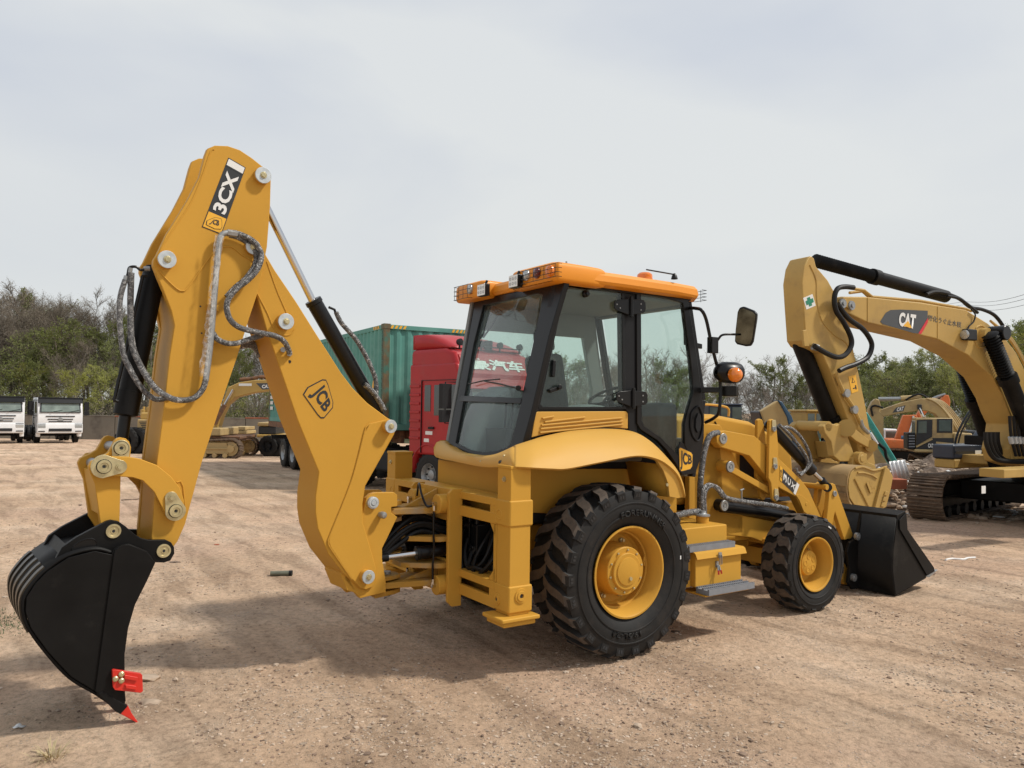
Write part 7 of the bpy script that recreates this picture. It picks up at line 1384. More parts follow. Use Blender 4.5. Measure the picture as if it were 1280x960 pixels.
def truck(fr, label, paint, high=False, text_=None):
    # x forward; cab front at x = 0
    rt = fr.root('truck', label, 'truck'); cbx = empty('cab', (0, 0, 0)); cbx.parent = rt; W2 = 1.22; top = 2.80 if not high else 3.05; bk_ = -2.1
    pr = [(-.10, .95), (0, 1.25), (-.02, 1.85), (-.24, 2.62), (-.42, top), (bk_, top), (bk_, .95)]
    mb = MB(); mb.prism([Vector((x, -W2, z)) for x, z in pr], [Vector((x, W2, z)) for x, z in pr]); mb.build('cab_shell', paint, cbx, .07)
    mb = MB(); A = [Vector((x, y, z)) for x, y, z in ((.008, -1.1, 1.88), (.008, 1.1, 1.88), (-.195, 1.06, 2.52), (-.195, -1.06, 2.52))]; mb.prism(A, [p+Vector((.03, 0, .01)) for p in A]); mb.build('windscreen_frame', 'decalb', cbx, .01)
    A2 = [Vector((x+.033, y, z)) for x, y, z in ((.0, -1.02, 1.94), (.0, 1.02, 1.94), (-.17, 1.0, 2.46), (-.17, -1.0, 2.46))]; mb = MB(); mb.prism(A2, [p+Vector((.006, 0, .002)) for p in A2]); mb.build('windscreen', 'screenglass', cbx)
    for yy in (-.5, .4): mb = MB(); mb.tube([(.06, yy, 1.92), (.03, yy+.6, 2.05)], .012, 5); mb.build('wiper', 'gloss', cbx)
    mb = MB(); A = [Vector((-.13, y, z)) for y, z in ((-1.2, 2.46), (1.2, 2.46), (1.2, 2.82), (-1.2, 2.82))]; mb.prism(A, [p+Vector((.13 if i < 2 else -.06, 0, 0)) for i, p in enumerate(A)]); mb.build('sun_visor', 'trim' if not high else paint, cbx, .02)
    for z, w_ in ((1.66, .78), (1.48, .68), (1.34, .62)):
        mb = MB(); mb.box((-.02, -w_, z-.03), (.022, w_, z+.03)); mb.build('grille_slot', 'decalb', cbx, .005)
    mb = MB(); mb.prism([Vector((.02, y, z)) for y, z in ((-.16, 1.38), (.16, 1.38), (.10, 1.55), (0, 1.6), (-.10, 1.55))], [Vector((.035, y, z)) for y, z in ((-.16, 1.38), (.16, 1.38), (.10, 1.55), (0, 1.6), (-.10, 1.55))]); mb.build('emblem', 'steel', cbx, .005)
    mb = MB(); mb.prism([Vector((x, -W2, z)) for x, z in ((-.5, .62), (.06, .62), (.10, .9), (.05, 1.22), (-.08, 1.24), (-.5, 1.1))], [Vector((x, W2, z)) for x, z in ((-.5, .62), (.06, .62), (.10, .9), (.05, 1.22), (-.08, 1.24), (-.5, 1.1))]); bp_ = mb.build('bumper', paint, rt, .05)
    mb = MB(); mb.box((.02, -.62, .74), (.112, .62, .92)); mb.build('bumper_grille', 'decalb', bp_, .02)
    for s in (-1, 1):
        mb = MB(); y0, y1 = sorted((s*.78, s*1.19)); mb.box((.0, y0, .93), (.098, y1, 1.14)); mb.build('headlight', 'clear', bp_, .02)
        mb = MB(); mb.box((.0, y0, 1.17), (.068, y1, 1.21)); mb.build('lamp_slot', 'decalb', bp_, .01); mb = MB(); mb.box((.0, y0+.03, .72), (.098, y1-.03, .78)); mb.build('lamp_slot', 'decalb', bp_, .01)
        mb = MB(); A = [Vector((x, s*(W2+.001), z)) for x, z in ((-.22, 1.86), (-1.15, 1.86), (-1.15, 2.55), (-.40, 2.55))]; mb.prism(A, [p+Vector((0, s*.008, 0)) for p in A]); mb.build('side_window', 'dglass', cbx)
        if high: mb = MB(); A = [Vector((x, s*(W2+.001), z)) for x, z in ((-1.28, 1.95), (-1.5, 1.95), (-1.5, 2.55), (-1.28, 2.55))]; mb.prism(A, [p+Vector((0, s*.008, 0)) for p in A]); mb.build('sleeper_window', 'dglass', cbx)
        mb = MB(); mb.bar((-1.6, s*(W2+.004), 1.0), (-1.6, s*(W2+.004), 2.65), .05, .012, up=(1, 0, 0)); mb.bar((-.2, s*(W2+.004), 2.66), (-1.62, s*(W2+.004), 2.66), .03, .012, up=(0, 0, 1)); mb.bar((-.12, s*(W2+.004), 1.2), (-.12, s*(W2+.004), 1.85), .02, .012, up=(1, 0, 0)); dr = mb.build('door_gap', 'dark', cbx)
        mb = MB(); mb.box((-1.32, min(s*W2, s*(W2+.04)), 1.55), (-1.14, max(s*W2, s*(W2+.04)), 1.6)); mb.build('door_handle', 'dark', cbx)
        if high:
            for k in range(7): mb = MB(); mb.box((-2.05, min(s*W2, s*(W2+.025)), 1.3+.2*k), (-1.68, max(s*W2, s*(W2+.025)), 1.36+.2*k)); mb.build('side_rib', paint, cbx, .01)
            mb = MB()
            mb.box((-1.45, min(s*W2, s*(W2+.006)), 1.42), (-1.2, max(s*W2, s*(W2+.006)), 1.5)); mb.box((-1.5, min(s*W2, s*(W2+.006)), 1.25), (-1.32, max(s*W2, s*(W2+.006)), 1.33)); mb.build('door_sticker', 'decalw', cbx)
        mb = MB(); mb.box((-.50, min(s*1.36, s*1.62), 2.02), (-.38, max(s*1.36, s*1.62), 2.56)); mb.box((-.50, min(s*1.36, s*1.62), 1.72), (-.38, max(s*1.36, s*1.62), 1.99)); mb.tube([(-.3, s*1.2, 2.6), (-.44, s*1.49, 2.6), (-.44, s*1.49, 1.70), (-.3, s*1.2, 1.68)], .018, 6); mb.build('wing_mirror', 'dark', rt, .03)
        # front wheel arch and steps
        mb = MB(); P_ = [Vector((-1.35+.62*math.cos(R(a)), 0, .52+.66*math.sin(R(a)))) for a in range(0, 181, 15)]
        mb.loft([[Vector((p.x, s*1.24, p.z)) for p in P_], [Vector((p.x, s*.8, p.z)) for p in P_]]); mb.build('wheel_arch', paint if high else 'dark', rt, solid=.03, recalc=False)
        mb = MB(); mb.box((-.72, min(s*1.0, s*1.22), .40), (-.3, max(s*1.0, s*1.22), 1.0)); mb.build('step_box', paint, rt, .03)
        mb = MB(); mb.box((-.7, min(s*1.1, s*1.235), .66), (-.34, max(s*1.1, s*1.235), .72)); mb.build('step_tread', 'dark', rt)
        uvwheel(rt, (-1.35, s*1.05, .50), .50, .30, (0, s, 0), rimm='dark' if not high else 'steel', knob=20)
        for x in (-4.6, -5.95): uvwheel(rt, (x, s*1.08, .50), .50, .26, (0, s, 0), rimm='dark', knob=20); uvwheel(rt, (x, s*.78, .50), .50, .26, (0, s, 0), rimm='dark', knob=20)
        mb = MB(); y0, y1 = sorted((s*.38, s*.46)); mb.box((-6.7, y0, .72), (-.4, y1, .98)); mb.build('chassis_rail', 'dark', rt, .01)
        mb = MB(); y0, y1 = sorted((s*.55, s*1.15)); mb.box((-3.6, y0, .45), (-2.4, y1, .98)); mb.build('fuel_tank', 'steel' if s > 0 else 'dark', rt, .08)
    mb = MB(); mb.box((-2.3, -.6, .55), (-.5, .6, .95)); mb.cyl((-1.35, -1, .5), (-1.35, 1, .5), .08, 10); mb.cyl((-4.6, -1, .5), (-4.6, 1, .5), .1, 10); mb.cyl((-5.95, -1, .5), (-5.95, 1, .5), .1, 10); mb.cyl((-5.2, 0, .98), (-5.2, 0, 1.15), .45, 20); mb.build('driveline', 'dark', rt, .02)
    if high:
        mb = MB(); pr = [(-.42, 3.0), (-.34, 2.78), (-.55, 3.30), (-.8, 3.42), (bk_, 3.42), (bk_, 3.0)]; pr = [(-.30, 2.82), (-.55, 3.28), (-.85, 3.40), (bk_, 3.40), (bk_, 2.95)]
        mb.prism([Vector((x, -W2+.02, z)) for x, z in pr], [Vector((x, W2-.02, z)) for x, z in pr]); hr_ = mb.build('high_roof', paint, cbx, .12)
        n = 14; rows = []
        for i in range(n+1):
            t = i/n; rows.append([Vector((-.75-1.35*t, y, 3.41+.40*math.sin(min(1, t*1.15)*math.pi/2)*(1-.18*abs(y/1.1)**2))) for y in (-1.12, -.8, -.3, .3, .8, 1.12)])
        mb = MB(); mb.loft(rows); mb.loft([[r[0] for r in rows], [Vector((r[0].x, -1.12, 3.39)) for r in rows]]); mb.loft([[r[-1] for r in rows], [Vector((r[0].x, 1.12, 3.39)) for r in rows]]); mb.build('air_deflector', paint, cbx, recalc=False, solid=.02, ang=40)
        for y in (-.95, -.3, .3, .95): mb = MB(); mb.cyl((-.62, y, 3.36), (-.62, y, 3.5), .02, 6); mb.lathe((-.70, y, 3.52), (1, 0, 0), [(0, .03), (.04, .07), (.12, .08), (.13, 0)], 14); mb.build('roof_lamp', 'dark', cbx)
        mb = MB(); mb.tube([(-.62, -.95, 3.46), (-.62, .95, 3.46)], .015, 6); mb.cyl((-.75, .05, 3.4), (-.75, .05, 3.62), .10, 14); mb.build('lamp_bar', 'dark', cbx)
        mb = MB(); A = [Vector((x, y, z)) for x, y, z in ((-.22, -1.1, 2.80), (-.22, 1.1, 2.80), (-.50, 1.08, 3.24), (-.50, -1.08, 3.24))]; mb.prism(A, [p+Vector((-.10, 0, 0)) for p in A]); fp = mb.build('header_panel', paint, cbx, .02)
        fn = (A[1]-A[0]).cross(A[3]-A[0]).normalized(); fn = fn if fn.x > 0 else -fn
        shapetext(text_, [lerp4(A, .12, .2), lerp4(A, .88, .2), lerp4(A, .88, .8), lerp4(A, .12, .8)], 'decalw', fp, fn, .02, .03, 'company_lettering')
        for y in (-.9, -.45, 0, .45, .9): mb = MB(); mb.lathe((-.18, y, 2.74), (1, 0, .4), [(0, .07), (.03, .06), (.03, 0)], 12); mb.build('marker_lamp', 'dark', cbx)
    return rt
# red tractor unit in front of the container
hdr = math.atan2(.70, -.71)
front_left = WY(584, 560, 16.6)      # the corner between the side seen and the front
s_, c_ = math.sin(hdr), math.cos(hdr)
o_ = Vector((front_left.x, 16.6, 0))
# corner lies at local (0, -1.22) (image-left side)
for sgn in (1, -1):
    t_ = Frame((o_.x+sgn*1.22*c_, o_.y-sgn*1.22*s_, gz(0, 17)-.02), hdr)
    if t_.o.x > o_.x: TK = t_
truck(TK, 'red high-roof truck with a curved air deflector standing behind the backhoe cab', 'truckred', True, '豪汽车')
# two white trucks far left
for (px, Y, hd, lab) in ((74.5, 47.3, 141, 'white truck facing the camera in front of the grey wall, the one farther right'), (-1, 45.5, 146, 'white truck cut off by the left edge of the picture')):
    c_ = WY(px, 557, Y); truck(Frame((c_.x, Y, gz(0, Y)), R(hd)), lab, 'white')

# ============================================================ LEFT BACKGROUND MACHINES
# wheeled excavator
N1 = Frame((WY(190, 555, 37).x, 37, 0), R(262)); NR = N1.root('wheeled_excavator', 'old yellow wheeled excavator with big dusty tyres beside the grey wall', 'wheeled excavator'); zN = gz(0, 37)
bxpix(N1, (171.5, 524), (200, 537), 1.2, -1.2, 'platform', 'tan', NR, .05); b_ = bxpix(N1, (175, 515.5), (206, 525), 1.1, -1.1, 'engine_house', 'catyellow', NR, .08)
for k in range(4): quadpix(N1, [(174+1.2*k, 527+2.2*k), (196, 527+2.2*k), (196, 528+2.2*k), (174+1.2*k, 528+2.2*k)], 1.2, 'louvre', 'decalb', NR)
o = text('330B', N1.y(190, 530.5, 1.22), (-1, 0, 0), (0, 0, 1), .5, .2, 'decalw', NR)
for x, y in ((180, 514), (187, 511), (193, 508)): mb = MB(); mb.lathe(N1.y(x, y, .3), (0, 0, 1), [(-.2, .16), (.08, .15), (.1, .06), (.22, .05), (.22, 0)], 14); mb.build('engine_cap', 'catyellow', NR)
platepix(N1, [(188, 516), (190, 508), (194, 504), (202, 506), (214, 516)], .4, .0, 'boom_foot', 'catyellow', NR, .04)
for px in (161, 173, 192, 203):
    P = N1.y(px, 548, 1.1)
    for yy in (1.15, -1.15): uvwheel(NR, (P.x, yy, zN+.62), .62, .45, (.35, .93 if yy > 0 else -.93, 0), rimm='dark', knob=18)
mb = MB(); a = N1.y(160, 545, 0); b = N1.y(206, 545, 0); mb.box((min(a.x, b.x), -.5, zN+.5), (max(a.x, b.x), .5, zN+.95)); mb.build('chassis', 'dark', NR, .03)
# far yellow crawler excavator whose boom arcs between the two arms of the backhoe
Q1 = Frame((WY(330, 556, 34).x, 34, 0), R(268)); QR = Q1.root('excavator', 'distant yellow crawler excavator with its boom arcing between the two backhoe arms', 'excavator'); zQ = gz(0, 34)
qb = [(266, 536), (271, 521), (279, 500), (284.8, 484), (298.4, 478), (318, 475), (339.5, 474.5), (360, 477), (378, 484), (396, 500), (410, 528), (402, 534), (386, 512), (370, 497), (352, 490), (340.4, 488), (318, 490.8), (294.5, 496.6), (283, 506), (276, 520), (271, 537)]
qbo = platepix(Q1, qb, .3, -.3, 'boom', 'catyellow', QR, .04)
catbadge(Q1, qbo, [(320, 479), (340, 478.8), (340, 486.4), (328, 487)], None, [(327.5, 485.5), (338, 485), (338, 480.5), (327.5, 481)], None, .3)
mb = MB(); 
for k in range(5): a = Q1.y(300+k*3.2, 481, .31); mb.box((a.x-.06, .302, a.z-.05), (a.x+.05, .31, a.z+.06))
mb.build('boom_lettering', 'decalw', qbo)
tubepix(Q1, [(291.5, 487), (279.5, 508)], .4, .05, 'boom_ram_rod', 'chrome', QR, sm=False); tubepix(Q1, [(281, 506), (268, 530)], .4, .10, 'boom_ram_barrel', 'rust', QR, sm=False)
tubepix(Q1, [(300, 474.5), (316, 473), (326, 471), (340, 472.5), (352, 474)], 0, .08, 'boom_pipe', 'rust', QR)
platepix(Q1, [(262, 532), (272, 530), (275, 540), (270, 556), (262, 560)], .25, -.25, 'stick', 'catyellow', QR, .04)
bxpix(Q1, (256, 545), (300, 549), 1.1, -1.2, 'track_guard', 'rust', QR, .03)
P0_ = Q1.y(302, 556, 1.3); crawler(QR, Q1, P0_.x, P0_.x+3.9, 1.0, 1.5, zQ, .85, .2, frame_m='tan'); crawler(QR, Q1, P0_.x, P0_.x+3.9, -1.4, -.9, zQ, .85, .2, frame_m='tan')
bxpix(Q1, (262, 535), (276, 545), 1.2, -1.2, 'machine_deck', 'tan', QR, .05)
# stacked track plates and counterweights
J5 = Frame((WY(300, 555, 38).x, 38, 0), R(268)); z5 = gz(0, 38)
for k in range(7):
    x0_, x1_ = 288+(k % 3)*1.5, 306+(k % 2)*1.6; yb_ = 559-k*4.6; a = J5.y(x0_, yb_, .8); b = J5.y(x1_, yb_-4.2, .8)
    mb = MB(); x_0, x_1 = sorted((a.x, b.x)); zb = z5+.19*k; mb.box((J5.w(x_1, 0, 0).x-.0, 37.4, zb+.0), (J5.w(x_0, 0, 0).x+.0, 38.8, zb+.165))
    o = mb.build('steel_plate', 'rust' if k < 5 else 'tan', None, .03); tag(o, 'brown steel plate in the stack by the wall, number %s from the ground' % ['one', 'two', 'three', 'four', 'five', 'six', 'seven'][k], 'steel plate', 'stacked steel plates by the wall')
# wheeled machine by the trailer
J6 = Frame((WY(336, 556, 36).x, 36, 0), R(265)); J6R = J6.root('wheel_loader', 'yellow and black wheeled machine between the steel plates and the semi trailer', 'wheel loader'); z6 = gz(0, 36)
bxpix(J6, (321.5, 528), (346, 533), 1.0, -1.0, 'canopy', 'tan', J6R, .05); bxpix(J6, (323, 533), (345, 543), .9, -.9, 'cab_shell', 'decalb', J6R, .05); bxpix(J6, (320.5, 543), (362, 547), 1.05, -1.0, 'platform', 'catyellow', J6R, .04)
for px in (337, 345, 357): P = J6.y(px, 557, 1.0); [uvwheel(J6R, (P.x, yy, z6+.48), .48, .4, (.3, .95 if yy > 0 else -.95, 0), rimm='dark', knob=16) for yy in (1.0, -1.0)]
bxpix(J6, (308, 552), (338, 560), .2, -.5, 'lower_frame', 'dark', J6R, .04); mb = MB(); a = J6.y(320, 556, .22); mb.box((a.x-.12, .21, a.z-.1), (a.x+.12, .23, a.z+.1)); mb.build('tail_lamp', 'decalr', J6R)

# ============================================================ WALL
wx0, wx1 = WY(-60, 550, 56).x, WY(470, 550, 56).x; yw = 56; zt_ = WY(200, 521.5, yw).z; n = 13
WL = empty('yard_wall', (wx0, yw, gz(0, yw))); tag(WL, 'long weathered grey concrete wall along the back of the yard on the left', 'wall')
for k in range(n):
    a = (wx1-wx0)*k/n; b = (wx1-wx0)*(k+1)/n; dz_ = rnd.uniform(-.05, .05); mb = MB(); mb.box((a+.02, -.1, -.3), (b-.02, .1, zt_-gz(0, yw)+dz_)); mb.build('wall_panel', 'concrete', WL, .01)
    mb = MB(); mb.box((a-.02, -.14, zt_-gz(0, yw)+dz_), (b+.0-.02, .14, zt_-gz(0, yw)+dz_+.08)); mb.build('coping', 'brick' if k % 4 == 1 else 'concrete', WL, .01)

# ============================================================ SMALL THINGS ON THE GROUND
def zrel(x, y): return gz(x, y)+(relief(x, y) if y < 26 else 0)
p = G(352, 720); mb = MB(); d = Vector((1, .12, 0)).normalized(); c = Vector((p.x, p.y, zrel(p.x, p.y)+.045)); c.z -= .02; mb.lathe(c-d*.12, d, [(0, .02), (0, .026), (.23, .030), (.23, .022), (.2, .018), (.2, 0)], 14, 0); mb.lathe(c+d*.08, d, [(0, .032), (.035, .032)], 14, 1); o = mb.build('pipe_piece', [mat('muddy_hose', (.12, .125, .09), .8, var=.3, vs=20), 'rub']); tag(o, 'short muddy grey-green pipe piece lying on the open ground left of the boom foot', 'pipe piece')
for i_, (px, py, s, lab, m_) in enumerate(((271, 680, .03, 'small dark red-brown stone lying alone between bucket and boom foot', 'brick'), (218, 703, .05, 'flat dark clod of earth right of the bucket hinge', 'rubble'), (183, 841+9, .07, 'flat pale stone slab just right of the red side tooth', 'stone'), (187, 878, .05, 'smaller flat pale stone below the slab, right of the bucket tip', 'stone'), (100, 632, .03, 'lone dark pebble on the open yard below the right white truck', 'rubble'), (845, 791, .03, 'dark lump of rubber-black earth in front of the toolbox', 'rubble'), (1262, 838, .03, 'grey stone near the right edge of the foreground', 'stone'))):
    p = G(px, py); vs, fs = shapes[i_]; mb = MB(); mb.add([(p.x+x*s*1.6, p.y+y*s, zrel(p.x, p.y)+.008+z*s*.35) for x, y, z in vs], fs); o = mb.build('stone', m_, recalc=False, ang=25); tag(o, lab, 'stone')
p = G(62, 948); mb = MB(); rs = random.Random(4)
for k in range(90):
    a = rs.random()*6.28; r = rs.random()*.07; l_ = rs.uniform(.04, .13); b = Vector((p.x+r*math.cos(a), p.y+r*math.sin(a), zrel(p.x, p.y))); d = Vector((math.cos(a)*rs.uniform(.3, 1.2), math.sin(a)*rs.uniform(.3, 1.2), rs.uniform(.3, 1))).normalized(); t = d.cross(UP).normalized()*.0022
    m_ = b+d*l_*.6; e_ = b+d*l_+Vector((0, 0, -.02)); mb.add([b-t, b+t, m_+t, m_-t, e_], [(0, 1, 2, 3), (3, 2, 4)])
o = mb.build('dry_grass_tuft', mat('dry_grass', (.45, .36, .2), .8, var=.2), recalc=False); tag(o, 'tuft of dry straw-coloured grass at the bottom left of the foreground', 'grass tuft')
mb = MB(); rs = random.Random(9)
for k in range(1500):
    X, Y = -4.55+rs.gauss(0, .28), 6.55+rs.gauss(0, .22); a = rs.random()*6.28; l_ = rs.uniform(.015, .05); b = Vector((X, Y, zrel(X, Y))); d = Vector((math.cos(a)*.8, math.sin(a)*.8, rs.uniform(.3, 1))).normalized(); t = d.cross(UP).normalized()*.004; mb.add([b-t, b+t, b+d*l_], [(0, 1, 2)])
o = mb.build('green_weeds', mat('weed_green', (.06, .085, .035), .8, var=.3), recalc=False); tag(o, 'patch of low green weeds at the left edge behind the digging bucket', 'weeds', kind='stuff')
for (px, py, px2, py2, lab) in ((152, 626, 184, 623, 'dark twisted rope end lying on the yard behind the bucket linkage'), (1182, 701, 1220, 697, 'pale broken stick on the ground right of the loader bucket')):
    a, b = G(px, py), G(px2, py2); P = [a.lerp(b, t)+Vector((0, .05*math.sin(t*9), .02)) for t in (0, .25, .5, .75, 1)]; P = [Vector((q.x, q.y, zrel(q.x, q.y)+.012)) for q in P]; mb = MB(); mb.tube(smooth_path(P, 4), .012 if px < 1000 else .014, 6); o = mb.build('rope' if px < 1000 else 'stick', 'rubble' if px < 1000 else 'decalw'); tag(o, lab, 'rope' if px < 1000 else 'stick')
rs = random.Random(12)
for k, (px, py, lab) in enumerate(((222, 745, 'white paper scrap'), (15, 913, 'torn white rag at the left edge beside the bucket shadow'), (228, 746+128, ''), (720, 790, ''))):
    if k != 1: continue
    p = G(px, py); mb = MB(); pts = [[Vector((p.x+.018*i+rs.uniform(-.006, .006), p.y+.022*j+rs.uniform(-.006, .006), zrel(p.x, p.y)+.006+rs.uniform(0, .014))) for i in range(4)] for j in range(3)]; mb.loft(pts); o = mb.build('rag', 'decalw', solid=.002, recalc=False); tag(o, lab, 'rag')
# power lines
J7 = [((1205, 377), (1300, 362)), ((1205, 381), (1300, 368)), ((1205, 386), (1300, 376))]
for k, (a, b) in enumerate(J7):
    A = WY(*a, 95); Bq = WY(*b, 70); P = [A.lerp(Bq, t)+Vector((0, 0, -.5*math.sin(t*math.pi))) for t in [i/8 for i in range(9)]]; P = [A+(A-Bq)*1.5]+P; mb = MB(); mb.tube(P, .022, 4); o = mb.build('power_line', 'dark'); tag(o, ['topmost', 'middle', 'lowest'][k]+' of the three overhead wires crossing the sky at the right edge', 'power line', 'overhead wires')

# ============================================================ HILLSIDE, BRUSH AND TREES
def hill(x, y):
    e = max(0, min(1, (y-57)/20)); e = e*e*(3-2*e); return gz(x, min(y, 60))+e*((2.6 if x < 0 else 1.3)+1.0*mn_.noise(Vector((x*.05, y*.05, 2))))
v, f = grid(axis([(-150, 150, 90)]), axis([(56.4, 125, 40)]), lambda x, y: hill(x, y)+.03+.15*mn_.noise(Vector((x*.4, y*.4, 1)))*min(1, (y-56.2)/3))
mb = MB(); mb.add(v, f); o = mb.build('hillside', mat('hillside_litter', (.10, .085, .05), .95, var=.4, vs=1, col2=(.07, .09, .03), ms=.5, bump=.05, bs=3), recalc=False, ang=180); tag(o, kind='structure'); o['label'] = 'low brown hillside behind the yard wall'
def leafmat(name, c, tr=.35):
    m = mat(name, c, .7, var=.35, vs=.9); t = m.node_tree; p = t.nodes['Principled BSDF']; o_ = t.nodes['Material Output']; tl = t.nodes.new('ShaderNodeBsdfTranslucent'); mx = t.nodes.new('ShaderNodeMixShader'); mx.inputs[0].default_value = tr
    src = p.inputs['Base Color'].links[0].from_socket; t.links.new(src, tl.inputs[0]); t.links.new(p.outputs[0], mx.inputs[1]); t.links.new(tl.outputs[0], mx.inputs[2]); t.links.new(mx.outputs[0], o_.inputs[0]); return m
M['leafgreen'] = leafmat('spring_leaves', (.20, .225, .065)); M['leafyellow'] = leafmat('willow_leaves', (.29, .30, .06)); M['leafdark'] = leafmat('evergreen_leaves', (.065, .09, .04)); M['budbrown'] = leafmat('brown_buds', (.22, .185, .125))  # leaf and bud colours lightened in place of distance haze
M['twig'] = mat('twig_brown', (.24, .20, .165), .9, var=.3, vs=1.5); M['twigdark'] = mat('twig_dark', (.17, .14, .11), .9, var=.3, vs=1.5)  # twigs lightened too, the haze is in their base colour
def tree_meshes(seed, H=10., spread=.42, leaves=0, leafm='leafgreen', twigm='twig', lsize=.06, droop=0, nb=(9, 8, 7, 4), low=.18):
    rs = random.Random(seed); tk = MB(); cr_ = MB(); lf = []
    def limb(mb, a, d, L_, r0, r1, n, seg, bend, up):
        P = [a]; dd = d.normalized()
        for i in range(seg):
            dd = (dd+Vector((rs.gauss(0, bend), rs.gauss(0, bend), rs.gauss(0, bend)+up))).normalized(); P.append(P[-1]+dd*L_/seg)
        mb.tube(P, [r0+(r1-r0)*i/seg for i in range(seg+1)], n, caps=False); return P
    T = limb(tk, Vector((0, 0, -.3)), Vector((rs.gauss(0, .08), rs.gauss(0, .08), 1)), H*.72, .13, .04, 7, 7, .08, .05)
    def at(P, t): k = t*(len(P)-1); i = min(int(k), len(P)-2); return P[i].lerp(P[i+1], k-i), (P[i+1]-P[i]).normalized()
    for i in range(nb[0]):
        t = low+(1-low)*(i+rs.random())/nb[0]; p, d = at(T, t); a = i*2.4+rs.random(); o_ = Vector((math.cos(a), math.sin(a), rs.uniform(.45, 1.2)))
        L1 = H*spread*(1.05-.6*t)*rs.uniform(.75, 1.15); A = limb(tk, p, o_, L1, .05*(1.1-t), .018, 5, 5, .12, .10)
        for j in range(nb[1]):
            t2 = .2+.8*(j+rs.random())/nb[1]; p2, d2 = at(A, t2); o2 = (d2*.7+Vector((rs.gauss(0, .6), rs.gauss(0, .6), rs.gauss(.25, .4)))).normalized(); L2 = L1*.5*(1.15-.5*t2)*rs.uniform(.7, 1.2)
            Bq = limb(cr_, p2, o2, L2, .016, .007, 3, 4, .16, .06-droop*.5)
            for k in range(nb[2]):
                t3 = .15+.85*(k+rs.random())/nb[2]; p3, d3 = at(Bq, t3); o3 = (d3*.8+Vector((rs.gauss(0, .55), rs.gauss(0, .55), rs.gauss(.15, .4)-droop))).normalized(); L3 = L2*.55*rs.uniform(.6, 1.2)
                Cq = limb(cr_, p3, o3, L3, .008, .004, 3, 2, .15, .02-droop)
                for q in range(nb[3]):
                    t4 = rs.random(); p4, d4 = at(Cq, t4); o4 = (d4+Vector((rs.gauss(0, .6), rs.gauss(0, .6), rs.gauss(.1, .4)-droop))).normalized(); L4 = L3*.6*rs.uniform(.5, 1.1); e4 = p4+o4*L4; w_ = o4.orthogonal().normalized()*.0042
                    cr_.add([p4-w_, p4+w_, e4], [(0, 1, 2)], 0)
                    for _ in range(leaves):
                        c = p4.lerp(e4, rs.random())+Vector((rs.gauss(0, .05), rs.gauss(0, .05), rs.gauss(0, .05))); u = Vector((rs.gauss(0, 1), rs.gauss(0, 1), rs.gauss(0, 1))).normalized()*lsize*rs.uniform(.6, 1.3); w2 = u.orthogonal().normalized()*u.length*.55
                        cr_.add([c-u, c+w2, c+u, c-w2], [(0, 1, 2, 3)], 1)
    def mk(mb, name, mats):
        o = mb.build(name, mats, None, recalc=False, ang=60); me = o.data; bpy.data.objects.remove(o); return me
    return mk(tk, 'trunk', [twigm]), mk(cr_, 'crown', [twigm, leafm])
KIND = {
 'bare': ([tree_meshes(s, leaves=0, twigm='twig', nb=(11, 8, 8, 6), spread=.45) for s in (1, 2, 3, 4)], 'bare tree', 'leafless grey-brown tree'),
 'dark': ([tree_meshes(s, leaves=1, leafm='budbrown', twigm='twigdark', lsize=.03, nb=(13, 10, 9, 6), spread=.46) for s in (11, 12, 13)], 'bare tree', 'dark budding tree'),
 'green': ([tree_meshes(s, leaves=3, leafm='leafgreen', twigm='twigdark', lsize=.06, nb=(12, 9, 8, 4), spread=.42, low=.1) for s in (21, 22, 23)], 'tree', 'green-leafing tree'),
 'willow': ([tree_meshes(s, leaves=4, leafm='leafyellow', twigm='twig', lsize=.05, nb=(12, 9, 8, 4), droop=.12, spread=.38, low=.08) for s in (31, 32)], 'willow tree', 'yellow-green willow'),
 'ever': ([tree_meshes(s, leaves=4, leafm='leafdark', twigm='twigdark', lsize=.05, nb=(10, 8, 7, 4), spread=.34) for s in (41,)], 'evergreen tree', 'dark evergreen tree'),
}
def sil(px):     # skyline of the thicket: picture height at a picture column, measured off the photograph
    S_ = [(-200, 340), (0, 346), (60, 349), (95, 360), (130, 364), (170, 366), (210, 385), (260, 395), (330, 400), (400, 412), (440, 418), (520, 428), (600, 430), (700, 428), (760, 420), (830, 424), (880, 436), (940, 440), (990, 446), (1040, 440), (1075, 428), (1110, 420), (1150, 436), (1180, 424), (1215, 404), (1250, 392), (1280, 384), (1500, 370)]
    for (a, b), (c, d) in zip(S_, S_[1:]):
        if a <= px <= c: return b+(d-b)*(px-a)/(c-a)
    return 400
def plant(kind, x, y, Hh, rs, px):
    vs_, nm, lab = KIND[kind]; tk, cr_ = vs_[rs.randrange(len(vs_))]
    t = empty(nm.replace(' ', '_'), (x, y, hill(x, y)), rs.random()*6.28); s = Hh/9.6; t.scale = (s*rs.uniform(.95, 1.3), s*rs.uniform(.95, 1.3), s)
    z_ = 'behind the white trucks' if px < 140 else 'behind the backhoe arms' if px < 470 else 'behind the backhoe cab' if px < 880 else 'left of the excavator stick' if px < 1060 else 'behind the excavator boom'
    r_ = ('back', 'third', 'second', 'front')[row]
    PL.append((t, lab, r_, z_, nm, px))
    for me, nn in ((tk, 'trunk'), (cr_, 'crown')): o = bpy.data.objects.new(nn, me); COL.objects.link(o); o.parent = t
PL = []
rs = random.Random(77)
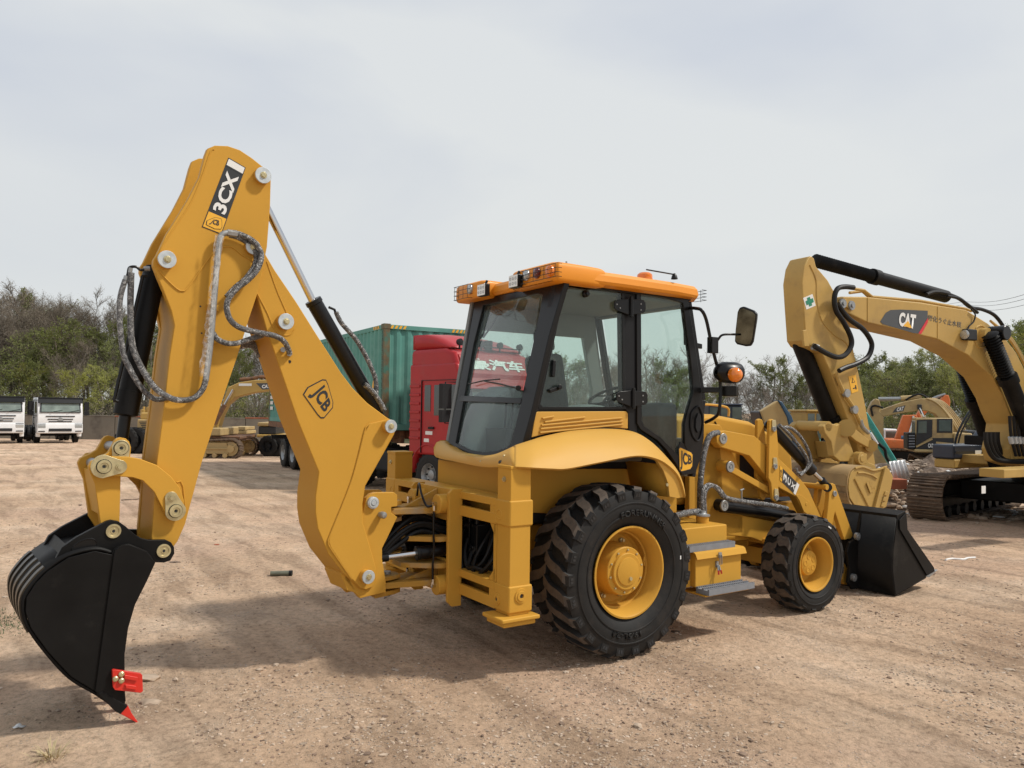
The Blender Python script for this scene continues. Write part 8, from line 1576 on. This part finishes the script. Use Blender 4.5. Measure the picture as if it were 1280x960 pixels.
def pick(px, row):
    r = rs.random()
    if px < 150: return 'dark' if r < (.85 if row < 2 else .45 if row == 2 else .2) else ('green' if row < 3 or r > .7 else 'willow')
    if px < 420: return ('willow' if row == 3 and r < .55 else 'green' if r < .45 else 'dark' if r < .75 else 'bare')
    if px < 980: return 'bare' if r < .72 else 'green' if r < .85 else 'dark'
    if px < 1030: return 'bare' if r < .5 else 'green'
    return 'green' if r < .55 else ('willow' if r < .78 else ('ever' if r < .86 else 'bare'))
for row, (Y, step, hf) in enumerate(((77, 20, 1.0), (71, 22, .92), (66, 24, .78), (61, 24, .55))):
    px = -90+row*9
    while px < 1400:
        Yt = Y+rs.uniform(-2.2, 2.2); pt = WY(px, sil(px)+rs.uniform(-9, 9)*(1 if px < 900 else 1.4), Yt); base = hill(pt.x, Yt); Hh = (pt.z-base)*hf*rs.uniform(.9, 1.06)
        if not (row == 3 and px > 1020 and rs.random() < .3): plant(pick(px, row), pt.x, Yt, Hh, rs, px)
        px += step*rs.uniform(.7, 1.3)*(1 if row < 3 else 1.15)*(1.35 if 150 < px < 1060 and row in (1, 2) else 1)
ORD = 'first second third fourth fifth sixth seventh eighth ninth tenth eleventh twelfth thirteenth fourteenth fifteenth sixteenth'.split()
cnt_ = {}
for t, lab, r_, z_, nm, px in sorted(PL, key=lambda q: q[5]):
    k = (lab, r_, z_); cnt_[k] = cnt_.get(k, 0)+1
    tag(t, lab+', '+ORD[min(cnt_[k]-1, 15)]+' from the left in the '+r_+' row '+z_, nm, nm+'s in the '+r_+' row '+z_)
# undergrowth: tangle of thin stems and leaf scraps filling the foot of the thicket
mb = MB(); rs = random.Random(5)
for k in range(42000):
    Y = rs.uniform(57.2, 70); X = rs.uniform(-.72, .74)*Y; h = (1.6+2.6*rs.random()*(1.25+mn_.noise(Vector((X*.25, Y*.2, 0)))))*(1 if X < 3 else .8); b = Vector((X, Y, hill(X, Y)+rs.random()*h*.55)); d = Vector((rs.gauss(0, .35), rs.gauss(0, .35), 1)).normalized(); l_ = rs.uniform(.3, 1.1)*h*.45; w_ = d.cross(Vector((rs.gauss(0, 1), rs.gauss(0, 1), .1))).normalized()*rs.uniform(.006, .014)
    mb.add([b-w_, b+w_, b+d*l_], [(0, 1, 2)], 0)
    g_ = mn_.noise(Vector((X*.12, Y*.12, 7)))
    for _ in range(2):
        c = b+d*l_*rs.random()+Vector((rs.gauss(0, .15), rs.gauss(0, .15), rs.gauss(0, .1))); u = Vector((rs.gauss(0, 1), rs.gauss(0, 1), rs.gauss(0, 1))).normalized()*rs.uniform(.04, .10); w2 = u.orthogonal().normalized()*u.length*.5
        mb.add([c-u, c+w2, c+u, c-w2], [(0, 1, 2, 3)], (1 if g_ > .05 else (2 if g_ > -.2 else 3)))
o = mb.build('undergrowth', ['twigdark', 'leafgreen', 'budbrown', 'leafdark'], recalc=False); tag(o, 'tangled brown and green undergrowth along the foot of the thicket', 'undergrowth', kind='stuff')
